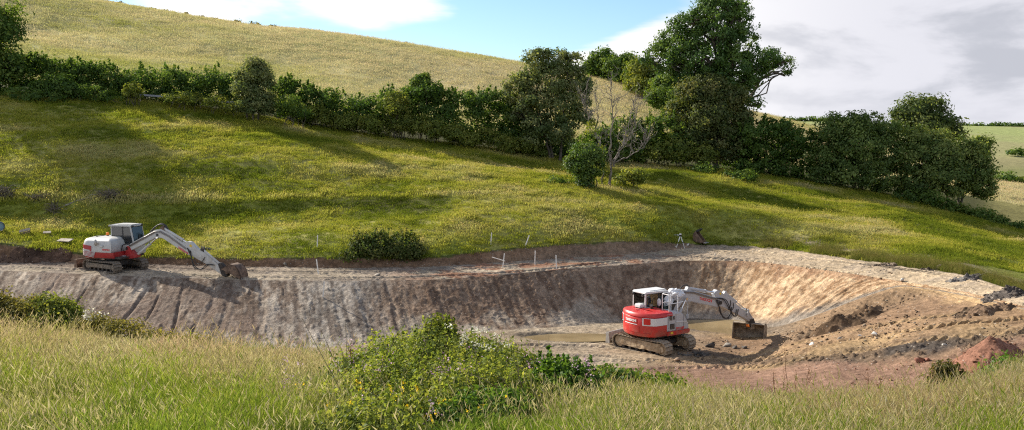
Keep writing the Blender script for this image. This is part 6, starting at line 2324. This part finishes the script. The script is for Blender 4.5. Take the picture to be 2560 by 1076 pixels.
# flower heads: pink, yellow and white
def flower_cloud(name, label, zones, n, per, size, pal, seed, crad=0.03, stem=None):
    g = np.random.default_rng(seed)
    Ps, Is = [], []
    w = np.array([z_[2] * z_[3] for z_ in zones], float)
    w /= w.sum()
    SV, SF = MB(), None
    k = 0
    for i in range(n):
        uu, vv, ru, rv, Y = zones[g.choice(len(zones), p=w)]
        q = np.array(PY(uu + ru * (g.random() * 2 - 1), vv + rv * (g.random() * 2 - 1), Y + g.normal() * 0.25))
        q[2] = max(q[2], ground(q[0], q[1]) + 0.12)
        m = max(2, int(g.poisson(per)))
        off = g.normal(size=(m, 3)) * crad
        off[:, 2] *= 0.7 if stem else 2.0
        Ps.append(q + off)
        Is.append(np.full(m, k))
        k += 1
        if stem:
            b = np.array([q[0] + g.normal() * .05, q[1] + g.normal() * .05, ground(q[0], q[1]) - 0.02])
            SV.tube([tuple(b), tuple((b + q) / 2 + g.normal(size=3) * 0.02), tuple(q)], [0.005, 0.004, 0.003], 4)
    P, I = np.concatenate(Ps), np.concatenate(Is)
    root = empty(name, tuple(P.mean(0)))
    tag(root, label, 'flowers', kind='stuff')
    c = np.array(root.location)
    o = leaf_mesh('flower_heads', P - c, size, leaf_cols(I, pal, seed), M_PETAL, root, seed, 0.6, 0.9)
    o['kind'] = 'stuff'
    if stem:
        SV.v = [tuple(np.array(p) - c) for p in SV.v]
        st = SV.build('flower_stems', M_GRSTEM, root)
        st['kind'] = 'stuff'
    return root


M_GRSTEM = mat_simple('green_stem', (0.10, 0.13, 0.04), (0.20, 0.20, 0.08), 20.0)
PINK = [(0.40, 0.20, 0.31), (0.55, 0.35, 0.46), (0.62, 0.48, 0.54)]
flower_cloud('pink_flowers', 'pink and mauve flower spikes scattered through the bramble thicket', [(950, 900, 120, 40, 12.9), (1150, 900, 150, 40, 12.9), (1000, 960, 200, 60, 11.3), (1250, 960, 160, 60, 11.5), (1420, 930, 70, 40, 12.2), (1050, 1030, 160, 40, 9.8), (760, 960, 60, 60, 11.5), (880, 870, 60, 30, 13.5)], 120, 11, 0.024, PINK, 421, 0.03)
flower_cloud('yellow_flowers', 'small yellow flowers dotted low in the foreground weeds', [(900, 1000, 150, 50, 10.0), (760, 1000, 60, 40, 10.4), (1150, 1030, 150, 40, 9.6), (580, 1000, 100, 20, 10.6)], 46, 5, 0.028, [(0.75, 0.50, 0.02), (0.85, 0.62, 0.04)], 422, 0.012)
flower_cloud('white_flowers', 'creamy white flower heads beside the upright leafy shrub in front of the puddle', [(1200, 845, 55, 26, 13.8), (1240, 870, 30, 16, 13.6), (1170, 868, 30, 12, 13.6), (1110, 812, 20, 8, 14.0)], 34, 14, 0.030, [(0.62, 0.58, 0.44), (0.80, 0.78, 0.66)], 423, 0.035, True)
flower_cloud('white_flowers', 'few creamy white flower heads by the sallow shrubs on the left', [(78, 800, 6, 5, 21.6), (215, 762, 8, 8, 22.4), (235, 785, 30, 10, 22.2)], 9, 12, 0.04, [(0.62, 0.58, 0.44), (0.80, 0.78, 0.66)], 424, 0.05, True)


flower_cloud('knapweed_heads', 'dark brown knapweed heads standing in the pale grass left of the thicket', [(560, 945, 100, 16, 13.0), (700, 950, 60, 16, 12.6), (480, 925, 60, 12, 14.0)], 26, 4, 0.028, [(0.05, 0.03, 0.02), (0.10, 0.06, 0.04)], 425, 0.008, True)


# reddish dock stalks standing up against the red soil
M_DOCK = mat_simple('dock_stalk', (0.13, 0.06, 0.03), (0.25, 0.12, 0.06), 12.0)
for i, (u0, v0, v1, Y, lab) in enumerate([(1958, 985, 880, 17.2, 'tall brown seeding dock stalk'), (1940, 985, 930, 17.2, 'short dock stalk left of the tall one'), (2022, 990, 925, 17.3, 'reddish forked dock stalk against the red soil'), (1990, 985, 935, 17.2, 'curved dark dock stalk'),
                                          (2170, 985, 930, 17.6, 'thin dock stalk in the middle of the red soil edge'), (2195, 985, 945, 17.6, 'leaning dock stalk right of the thin one'), (2328, 975, 925, 18.0, 'dark dock spike left of the dock plant'), (880, 935, 860, 13.5, 'thin dark stalk at the left of the bramble thicket')]):
    g = np.random.default_rng(500 + i)
    b = np.array(gp(u0, v0, Y))
    t = np.array(PY(u0 + g.normal() * 6, v1, Y))
    m = MB()
    m.tube([tuple(p - b) for p in limb_path(b - np.array([0, 0, .05]), t, g, 4, 0.05)], [0.008, 0.007, 0.006, 0.005, 0.004], 5)
    for k in range(4):
        f = 0.35 + 0.5 * g.random()
        p = b * (1 - f) + t * f
        e = p + np.array([g.normal() * 0.06, g.normal() * 0.04, 0.10 + 0.1 * g.random()])
        m.tube([tuple(p - b), tuple(e - b)], [0.005, 0.003], 4)
    root = empty('dock_stalk', tuple(b))
    tag(root, lab, 'weeds', 'dry dock stalks along the meadow edge')
    m.build('stem', M_DOCK, root)
    n = 90
    f = 0.45 + 0.6 * g.random(n)
    P = b[None] * (1 - f)[:, None] + t[None] * f[:, None] + g.normal(size=(n, 3)) * np.array([0.022, 0.022, 0.03])
    leaf_mesh('seed_head', P - b, 0.022, np.tile([[0.17, 0.085, 0.045]], (n, 1)) * (0.7 + 0.6 * g.random((n, 1))), M_LEAF, root, 510 + i)['kind'] = 'stuff'


# ---------------------------------------------------------------- spoil heaps, stones and clods
def rock_mesh(seed, sub=2):
    import bmesh
    bm = bmesh.new()
    bmesh.ops.create_icosphere(bm, subdivisions=sub, radius=1.0)
    V = np.array([v.co[:] for v in bm.verts])
    Fc = [[v.index for v in f.verts] for f in bm.faces]
    bm.free()
    g = np.random.default_rng(seed)
    for _ in range(11):         # chip flat faces
        n = g.normal(size=3)
        n /= np.linalg.norm(n)
        d = V @ n
        over = np.maximum(0, d - (0.30 + 0.40 * g.random()))
        V = V - over[:, None] * n
    return V, np.array(Fc)


RV = [rock_mesh(820 + k, 1) for k in range(5)]


def heap(name, label, center, rx, ry, h, colA, colB, seed, peaks=1, rough=0.3, rot=0.0, clod=160):
    n = 64
    g = np.random.default_rng(seed)
    t = np.linspace(-1.25, 1.25, n)
    X, Y = np.meshgrid(t, t)
    r = np.sqrt(X ** 2 + Y ** 2)
    ang = np.arctan2(Y, X)
    lob = 1 + 0.22 * (fbm(np.cos(ang) * 1.6 + seed, np.sin(ang) * 1.6, seed, 3) - 0.5) * 2
    prof = np.zeros_like(r)
    for k in range(peaks):
        ox, oy = (0, 0) if peaks == 1 else (g.normal() * 0.35, g.normal() * 0.18)
        rr = np.sqrt((X - ox) ** 2 + (Y - oy) ** 2) / lob
        hk = 1.0 if k == 0 else 0.55 + 0.4 * g.random()
        prof = np.maximum(prof, hk * np.clip(1 - rr * (1.0 if peaks == 1 else 1.25), 0, 1) ** 0.95)
    wx, wy = X * rx, Y * ry
    c, s_ = math.cos(rot), math.sin(rot)
    wx, wy = wx * c - wy * s_, wx * s_ + wy * c
    ax, ay = wx + center[0], wy + center[1]
    nz = (fbm(ax * 1.7, ay * 1.7, seed + 3, 4, 0.6) - 0.5) * rough + np.maximum(0, fbm(ax * 4.2, ay * 4.2, seed + 9, 3, .6) - 0.55) * rough * 1.3
    z = H(ax, ay) - 0.10 + prof * h + nz * sstep(prof, 0.0, 0.12) - 0.25 * sstep(r, 0.98, 1.22)
    V = np.stack([ax, ay, z], -1).reshape(-1, 3) - np.array(center)
    idx = np.arange(n * n).reshape(n, n)
    Fq = np.stack([idx[:-1, :-1], idx[:-1, 1:], idx[1:, 1:], idx[1:, :-1]], -1).reshape(-1, 4)
    k = fbm(ax * 1.1, ay * 1.1, seed + 21, 4, 0.6).reshape(-1)
    col = lerp(np.array(colA), np.array(colB), sstep(k, 0.35, 0.65))
    o = mesh_np(name, V, Fq, M_SOIL, None, col, smooth=False)
    o.location = center
    # clods lying on the heap
    W = V[(prof > 0.02).reshape(-1)]
    VV, FF, CC, q0 = [], [], [], 0
    for _ in range(clod):
        p = W[int(g.integers(0, len(W)))]
        rr = 0.03 + 0.13 * g.random() ** 2.5
        RVk, RFk = RV[int(g.integers(0, 5))]
        A = RVk * np.array([rr, rr * (0.6 + .4 * g.random()), rr * (0.55 + .35 * g.random())])
        an = g.random() * 6.28
        A = np.stack([A[:, 0] * math.cos(an) - A[:, 1] * math.sin(an), A[:, 0] * math.sin(an) + A[:, 1] * math.cos(an), A[:, 2]], 1) + p + g.normal(size=3) * np.array([0.03, 0.03, 0.0])
        VV.append(A)
        FF.append(RFk + q0)
        q0 += len(A)
        kk = g.random()
        CC.append(np.tile((np.array(colA) * (1 - kk) + np.array(colB) * kk) * (0.8 + 0.5 * g.random()), (len(A), 1)))
    if clod:
        ch = mesh_np('clods', np.concatenate(VV), np.concatenate(FF), M_SOIL, o, np.concatenate(CC))
        ch['kind'] = 'stuff'
    tag(o, label, 'soil heap', 'heaps of dug soil')
    return o


def heap_at(u, v, *a, lab='', name='spoil_heap', **k):
    p = G(u, v, 25)
    return heap(name, lab, (p.x, p.y, p.z), *a, **k)


heap_at(2470, 903, 1.25, 1.1, 1.05, (0.155, 0.075, 0.048), (0.215, 0.11, 0.075), 601, rough=0.22, clod=90, lab='pointed mound of red soil at the right edge of the red ground', name='soil_mound')
heap_at(2455, 700, 1.7, 0.8, 0.5, (0.07, 0.06, 0.055), (0.17, 0.155, 0.14), 602, peaks=3, rough=0.45, lab='long grey spoil heap by the grass verge')
heap_at(2545, 735, 1.5, 0.8, 0.42, (0.05, 0.042, 0.037), (0.13, 0.11, 0.095), 603, peaks=4, rough=0.5, lab='dark spoil heap at the right edge beside the dirt track')
heap_at(2160, 800, 2.3, 1.1, 0.65, (0.10, 0.065, 0.04), (0.24, 0.16, 0.10), 604, peaks=4, rough=0.35, lab='cloddy brown spoil heap at the right end of the pit slope')
heap_at(2035, 835, 1.9, 0.9, 0.42, (0.12, 0.085, 0.055), (0.22, 0.15, 0.095), 605, peaks=3, rough=0.3, lab='low cloddy spoil heap between the grading bucket and the brown heap')
heap_at(2445, 785, 1.6, 0.8, 0.42, (0.085, 0.06, 0.04), (0.18, 0.12, 0.08), 606, peaks=3, rough=0.45, lab='low dark spoil heap between the two dirt tracks on the right')
heap_at(1752, 888, 1.1, 0.65, 0.30, (0.06, 0.055, 0.05), (0.16, 0.14, 0.12), 607, peaks=3, rough=0.35, lab='small dark rubble heap in front of the pit excavator track')
heap_at(2215, 665, 1.0, 0.4, 0.28, (0.10, 0.075, 0.055), (0.24, 0.19, 0.14), 608, peaks=3, rough=0.3, lab='small earth windrow on the grass side of the dirt track')
heap_at(2330, 676, 1.2, 0.4, 0.35, (0.09, 0.07, 0.055), (0.20, 0.16, 0.12), 609, peaks=3, rough=0.3, lab='earth windrow left of the long grey spoil heap')
heap_at(60, 652, 2.6, 0.5, 0.45, (0.05, 0.032, 0.024), (0.11, 0.07, 0.05), 610, peaks=4, rough=0.4, lab='dark peaty soil ridge left of the bench excavator')


ROCKS = [(1815, 868, .34, 'angular grey boulder near the bucket teeth', 0), (1835, 872, .26, 'dark block beside the angular boulder', 2), (1775, 868, .30, 'dark clod by the front of the excavator track', 2), (1860, 874, .24, 'small dark clod right of the angular boulder', 2),
         (1810, 888, .22, 'round brown stone below the boulder', 1), (1925, 866, .14, 'brown stone right of the bucket', 1), (1690, 903, .22, 'brown clod on the pit floor left of the small rubble heap', 1), (2030, 862, .20, 'white stone on the dug ground', 3), (2185, 838, .20, 'white stone below the brown spoil heap', 3),
         (2365, 866, .16, 'white stone by the red mound', 3), (2255, 705, .26, 'pale stone on the pit rim at the right', 3), (2300, 905, .26, 'red clod at the foot of the red mound', 4), (2318, 902, .20, 'smaller reddish clod beside the red clod at the mound foot', 4), (2152, 842, .16, 'pale stone left of the white one', 3), (1690, 618, .14, 'white pebble by the tripod foot', 3),
         (1720, 614, .18, 'pale stone right of the tripod', 3), (712, 664, .22, 'grey stone at the foot of the bank', 0), (945, 690, .24, 'grey stone on the bench below the bramble mound', 0), (1668, 587, .12, 'white stone in the grass left of the tripod', 3), (2100, 850, .18, 'grey stone below the cloddy heap', 0)]
RM = [M_STONE, mat_simple('brown_clod', (0.16, 0.105, 0.07), (0.30, 0.21, 0.14), 6.0), mat_simple('dark_clod', (0.05, 0.043, 0.038), (0.12, 0.10, 0.085), 6.0), mat_simple('white_stone', (0.45, 0.42, 0.38), (0.66, 0.62, 0.57), 6.0), mat_simple('red_clod', (0.17, 0.07, 0.045), (0.27, 0.12, 0.08), 6.0)]
for i, (u, v, r, lab, k) in enumerate(ROCKS):
    p = G(u, v, 25)
    V, Fc = rock_mesh(700 + i)
    o = mesh_np('rock', V * np.array([r, r * 0.8, r * 0.65]), Fc, RM[k])
    o.location = (p.x, p.y, p.z + r * 0.22)
    o.rotation_euler = (0, 0, i * 1.7)
    tag(o, lab, 'stone', 'loose stones and clods')

# countless small clods and chips
g = np.random.default_rng(801)


def clod_field(name, label, n, pts, rmin, rmax, pal, seed):
    g = np.random.default_rng(seed)
    VV, FF, CC = [], [], []
    o = 0
    pal = np.array(pal)
    for i in range(n):
        x, y = pts(g)
        r = rmin + (rmax - rmin) * g.random() ** 3
        V, Fc = RV[int(g.integers(0, 5))]
        a = g.random() * 6.28
        ca, sa = math.cos(a), math.sin(a)
        W = V * np.array([r, r * (0.6 + .4 * g.random()), r * (0.5 + .3 * g.random())])
        W = np.stack([W[:, 0] * ca - W[:, 1] * sa + x, W[:, 0] * sa + W[:, 1] * ca + y, W[:, 2] + r * 0.2], 1)
        W[:, 2] += ground(x, y)
        VV.append(W)
        FF.append(Fc + o)
        o += len(W)
        CC.append(np.tile(pal[int(g.integers(0, len(pal)))] * (0.75 + 0.5 * g.random()), (len(W), 1)))
    ob = mesh_np(name, np.concatenate(VV), np.concatenate(FF), M_SOIL, None, np.concatenate(CC))
    tag(ob, label, 'clods', kind='stuff')


def zone_px(u0, u1, v0, v1, f=None):
    def q(g):
        while True:
            u, v = u0 + (u1 - u0) * g.random(), v0 + (v1 - v0) * g.random()
            if f and not f(u, v):
                continue
            # ground point through the lookup: cheap fixed-point on the base surface
            d = pdir(u, v)
            d = d / d[1]
            y = 40.0
            for _ in range(12):
                z = ground(d[0] * y, y)
                y = y * 0.5 + 0.5 * np.clip(z / d[2], 25, 60)
            return d[0] * y, y
    return q


SOILC = [(0.16, 0.11, 0.07), (0.24, 0.17, 0.11), (0.10, 0.075, 0.055), (0.33, 0.27, 0.20)]
clod_field('soil_clods', 'crumbly clods strewn over the dug ground right of the pit excavator', 900, zone_px(1690, 2520, 770, 905, lambda u, v: abs(v - np.interp(u, [1690, 2000, 2200, 2500], [892, 868, 838, 830])) < 42), 0.025, 0.12, SOILC, 811)
clod_field('soil_clods', 'clods around the brown spoil heap at the end of the pit slope', 320, zone_px(1980, 2300, 740, 850, lambda u, v: v > np.interp(u, [1950, 2050, 2250], [835, 790, 712])), 0.03, 0.14, SOILC, 812)
clod_field('shale_chips', 'small stone chips lying on the bench track', 500, zone_px(0, 1720, 640, 700, lambda u, v: np.interp(u, [0, 300, 860, 1250, 1700], [658, 662, 674, 660, 626]) < v < np.interp(u, [0, 300, 860, 1250, 1700], [675, 688, 700, 687, 650])), 0.02, 0.09, [(0.38, 0.34, 0.29), (0.22, 0.17, 0.13), (0.15, 0.10, 0.07)], 813)
clod_field('shale_chips', 'pale stones along the rim of the pit by the tripod', 420, zone_px(1690, 2260, 612, 712, lambda u, v: np.interp(u, [1690, 1850, 2100, 2260], [618, 618, 648, 675]) < v < np.interp(u, [1690, 1850, 2100, 2260], [655, 655, 682, 706])), 0.02, 0.11, [(0.50, 0.45, 0.38), (0.36, 0.29, 0.21), (0.24, 0.17, 0.11)], 814)
clod_field('soil_clods', 'loose crumbs on the red soil by the meadow', 350, zone_px(1600, 2450, 905, 985), 0.02, 0.08, [(0.20, 0.09, 0.06), (0.26, 0.13, 0.085), (0.13, 0.07, 0.05)], 815)


# ---------------------------------------------------------------- survey stakes, tripod and odds and ends
M_LATH = mat_simple('white_lath', (0.62, 0.60, 0.56), (0.80, 0.78, 0.74), 12.0, 0.7, 0.2)
STAKES = [((793, 622), (794, 588), 'upright white stake in the grass above the bench stake, leftmost at the field edge'), ((796, 686), (791, 648), 'white stake standing on the bench, leftmost of the stakes there'), ((807, 745), (811, 704), 'thin white stake on the face of the pit slope'),
          ((951, 638), (964, 609), 'leaning white stake in front of the dark bramble mound'), ((1227, 612), (1229, 582), 'upright white stake in the grass, middle of the field edge'), ((1312, 619), (1323, 589), 'leaning white stake on top of the cut bank'),
          ((1257, 668), (1261, 634), 'white stake on the bench with a crossbar stake against it'), ((1337, 661), (1338, 627), 'upright white stake on the bench left of the rim stake'), ((1391, 673), (1390, 638), 'upright white stake on the pit rim, rightmost of the stakes')]
for i, ((u0, v0), (u1, v1), lab) in enumerate(STAKES):
    b = G(u0, v0, 40)
    t = Vector(PY(u1, v1, b.y))
    d = (t - b)
    m = MB()
    w, th = 0.030, 0.014
    ax = d.normalized()
    sx = Vector((1, 0, 0)) - ax * ax.x
    sx.normalize()
    sy = ax.cross(sx)
    L = d.length
    loops = []
    for h, k in ((-0.12, 0.2), (0.0, 1.0), (L - 0.015, 1.0), (L, 0.7)):
        loops.append([ax * h + sx * w * k * a + sy * th * k * c for a, c in ((-1, -1), (1, -1), (1, 1), (-1, 1))])
    m.loft(loops)
    o = m.build('survey_stake', M_LATH)
    o.location = b
    tag(o, lab, 'stake', 'white survey stakes')
b0 = G(1258, 668, 40)
a, c = Vector(PY(1230, 643, b0.y)) - b0, Vector(PY(1263, 653, b0.y)) - b0
m = MB()
m.tube([a + Vector((0, -0.035, 0)), c + Vector((0, -0.035, 0))], 0.028, 4)
o = m.build('survey_stake', M_LATH)
o.location = b0
tag(o, 'slanting crossbar stake resting against the upright bench stake', 'stake', 'white survey stakes')

# tripod
M_ALU = mat_paint('tripod_aluminium', (0.72, 0.72, 0.70), 0.45, 0.1)
tb = G(1700, 617, 40)
root = empty('tripod', tb)
tag(root, 'white surveying tripod standing at the corner of the dirt track', 'tripod')
top = Vector(PY(1701, 588, tb.y)) - tb
for k, (u, v, dy) in enumerate(((1690.5, 618, -0.25), (1712, 616, -0.1), (1684, 608, 0.55))):
    f = Vector(PY(u, v, tb.y + dy))
    f.z = ground(f.x, f.y)
    f = f - tb
    m = MB()
    m.tube([f, f.lerp(top, 0.5)], [0.018, 0.022], 6)
    m.tube([f.lerp(top, 0.45), top + Vector((0, 0, -0.03))], [0.032, 0.028], 6)
    lg = m.build('leg', M_ALU, root)
    m = MB()
    q = f.lerp(top, 0.47)
    m.box(q, (0.09, 0.09, 0.05))
    m.build('clamp', M_BLACK, lg)
m = MB()
m.cyl(top + Vector((0, 0, -0.10)), top + Vector((0, 0, 0.02)), 0.06, 0.09, n=14)
m.build('head', M_BLACK, root)
m = MB()
m.cyl(top + Vector((0, 0, 0.02)), top + Vector((0, 0, 0.09)), 0.075, 0.06, n=14)
m.build('levelling_plate', M_ALU, root)

# spare digging bucket left in the grass
sb = G(1746, 606, 40)
root = empty('spare_bucket', sb)
tag(root, 'spare digging bucket standing on end in the grass right of the tripod', 'bucket')
MS = Matrix.Rotation(R(-35), 4, 'Z')
prof = [(-0.12, 0.86), (-0.30, 0.66), (-0.36, 0.40), (-0.28, 0.16), (-0.05, 0.04), (0.28, 0.02), (0.62, 0.0)]
prof = [(x_ * 0.85, z_ * 0.85) for x_, z_ in prof]
make_bucket(root, MS, (0, 0), prof, 0.52, 0, M_RUST, (1, 0.0), 4, 0.14)
m = MB()
m.prism([(-0.14, 0.66), (0.08, 0.73), (0.25, 0.90), (0.15, 0.94), (-0.04, 0.85), (-0.20, 0.75)], -0.15, 0.15)
m.build('hanger', M_BLACK, root, MS, 0.02)

# black pipe on the bank
p0, p1 = Vector(PY(503, 623, 54.3)), Vector(PY(539, 633, 54.0))
m = MB()
d = (p1 - p0).normalized()
m.tube([p0 - p0, (p1 - p0) * 0.5 + Vector((0, 0, 0.02)), p1 - p0], 0.085, 14)
m.tube([p1 - p0 - d * 0.08, p1 - p0], 0.105, 14)
o = m.build('drain_pipe', M_BLACK, None, None, 0, True)
o.location = p0
o.location.z = max(p0.z, ground(p0.x, p0.y) + 0.08)
tag(o, 'short black plastic drain pipe lying on the bank top above the arm', 'pipe')

# blue drum at the left edge
M_BLUE = mat_paint('blue_plastic', (0.03, 0.06, 0.22), 0.35, 0.2)
M_TEAL = mat_paint('pale_blue_plastic', (0.20, 0.33, 0.38), 0.5, 0.2)
q = G(-4, 578, 40)
root = empty('blue_drum', q)
tag(root, 'dark blue plastic drum lying on its side at the left edge', 'drum')
m = MB()
A, B = Vector((-0.45, 0.35, 0.28)), Vector((0.22, -0.12, 0.30))
ax = (B - A)
m.tube([A + ax * t_ for t_ in (0, 0.05, 0.3, 0.33, 0.36, 0.64, 0.67, 0.70, 0.95, 1.0)], [0.26, 0.29, 0.30, 0.32, 0.30, 0.30, 0.32, 0.30, 0.29, 0.26], 24, cap=False)
m.build('drum_body', M_BLUE, root, None, 0, True)
m = MB()
m.tube([B - ax * 0.16, B - ax * 0.14], 0.275, 24)
m.build('drum_end', M_TEAL, root)
m = MB()
m.box((0.05, -0.35, 0.06), (0.5, 0.3, 0.05), Matrix.Rotation(0.3, 3, 'Z'))
o = m.build('plastic_sheet', M_TEAL)
o.location = q
tag(o, 'crumpled pale blue plastic below the blue drum', 'plastic')

# pallet piece and boards in the grass
M_PLANK = mat_simple('grey_plank', (0.22, 0.18, 0.14), (0.42, 0.36, 0.29), 8.0)
q = G(64, 585, 40)
root = empty('wooden_crate', q)
tag(root, 'broken wooden crate lying in the grass right of the blue drum', 'crate')
Rm = Matrix.Rotation(R(25), 4, 'Z') @ Matrix.Rotation(R(-28), 4, 'X') @ Matrix.Rotation(R(-14), 4, 'Y')
for k, (cx, cy, cz, sx, sy, sz) in enumerate(((0, -0.22, 0.16, 0.62, 0.05, 0.16), (0, 0.22, 0.16, 0.62, 0.05, 0.16), (-0.28, 0, 0.16, 0.05, 0.40, 0.16), (0.28, 0, 0.16, 0.05, 0.40, 0.16), (0, 0, 0.09, 0.6, 0.14, 0.025), (0.0, 0.16, 0.09, 0.6, 0.08, 0.025))):
    m = MB()
    m.box((cx, cy, cz), (sx, sy, sz))
    m.build('plank', M_PLANK, root, Rm, 0.006)
for (u, v, sx, sy, rz, lab) in ((163, 606, 1.0, 0.42, -0.35, 'flat grey board lying in the grass above the dark soil ridge'), (118, 586, 0.45, 0.3, 0.4, 'small pale slab in the grass between crate and flat board')):
    q = G(u, v, 40)
    m = MB()
    m.box((0, 0, 0.02), (sx, sy, 0.05))
    o = m.build('board', M_PLANK, None, Matrix.Rotation(rz, 4, 'Z') @ Matrix.Rotation(0.30, 4, 'X'), 0.01)
    o.location = (q.x, q.y, q.z + 0.10)
    tag(o, lab, 'board')


# fallen branch and brushwood piles on the terrace
def brush_pile(u, v, ru, rv, n, lab, seed):
    q = G(u, v + rv * 0.7, 40)
    g = np.random.default_rng(seed)
    k = q.y / F_PX
    root = empty('brushwood_pile', q)
    tag(root, lab, 'brushwood', 'piles of cut brushwood')
    m = MB()
    for _ in range(n):
        c = np.array([g.normal() * ru * k * 0.45, g.normal() * 0.25, abs(g.normal()) * rv * k * 0.6 + 0.05])
        d = g.normal(size=3) * np.array([1, 0.5, 0.45])
        d /= np.linalg.norm(d)
        L = 0.3 + 0.4 * g.random()
        pts = limb_path(c - d * L, c + d * L, g, 3, 0.15)
        m.tube([tuple(p) for p in pts], [0.016, 0.014, 0.011, 0.006], 4)
    t = m.build('twigs', M_BRUSH, root)
    t['kind'] = 'stuff'


M_BRUSH = mat_simple('brushwood', (0.07, 0.058, 0.042), (0.18, 0.15, 0.11), 8.0)
brush_pile(275, 488, 34, 12, 150, 'brushwood pile at the tip of the fallen branch', 901)
brush_pile(102, 495, 22, 10, 90, 'small brushwood pile between the big one and the fallen branch', 902)
brush_pile(12, 482, 30, 16, 150, 'big dark brushwood pile at the left edge of the terrace', 903)
brush_pile(138, 524, 12, 12, 60, 'root plate brushwood at the thick end of the fallen branch', 904)
q = G(145, 525, 40)
root = empty('fallen_branch', q)
tag(root, 'long pale fallen branch lying across the grass terrace', 'branch')
m = MB()
pts = [Vector(PY(u_, v_, q.y + dy)) - q for u_, v_, dy in ((146, 522, 0), (165, 514, .1), (190, 503, .4), (215, 496, .5), (240, 494, .6), (270, 493, .6))]
m.tube(pts, [0.075, 0.065, 0.055, 0.045, 0.03, 0.02], 8)
m.build('stem', M_DEADWOOD, root, None, 0, True)
m = MB()
m.tube([pts[3], pts[3] + Vector((0.4, -0.1, 0.25)), pts[3] + Vector((0.9, -0.1, 0.30))], [0.025, 0.018, 0.008], 5)
m.build('side_branch', M_DEADWOOD, root, None, 0, True)

# galvanised rail beside the lane
M_GALV = mat_paint('galvanised_rail', (0.30, 0.31, 0.34), 0.6, 0.4, 0.3)
P = [Vector(gp(u_, v_, 78.6)) for u_, v_ in ((350, 238), (430, 243), (500, 250), (590, 262))]
root = empty('metal_rail', P[0])
tag(root, 'low galvanised metal rail in front of the long dark hedge', 'rail')
m = MB()
hts = [Vector(PY(u_, v_, 78.6)) - P[0] for u_, v_ in ((350, 238), (430, 243), (500, 250), (590, 257))]
loops = []
for h in hts:
    loops.append([h + Vector((0, a_, b_)) for a_, b_ in ((-0.02, -0.08), (-0.04, -0.04), (-0.02, 0), (-0.04, 0.04), (-0.02, 0.08), (0.02, 0.08), (0.02, -0.08))])
m.loft(loops)
m.build('rail_beam', M_GALV, root)
for p, h in zip(P, hts):
    m = MB()
    b_ = p - P[0]
    m.box((h.x, 0.06, (h.z + b_.z - 0.2) / 2), (0.09, 0.07, max(0.3, h.z - b_.z + 0.3)))
    m.build('rail_post', M_PLANK, root)
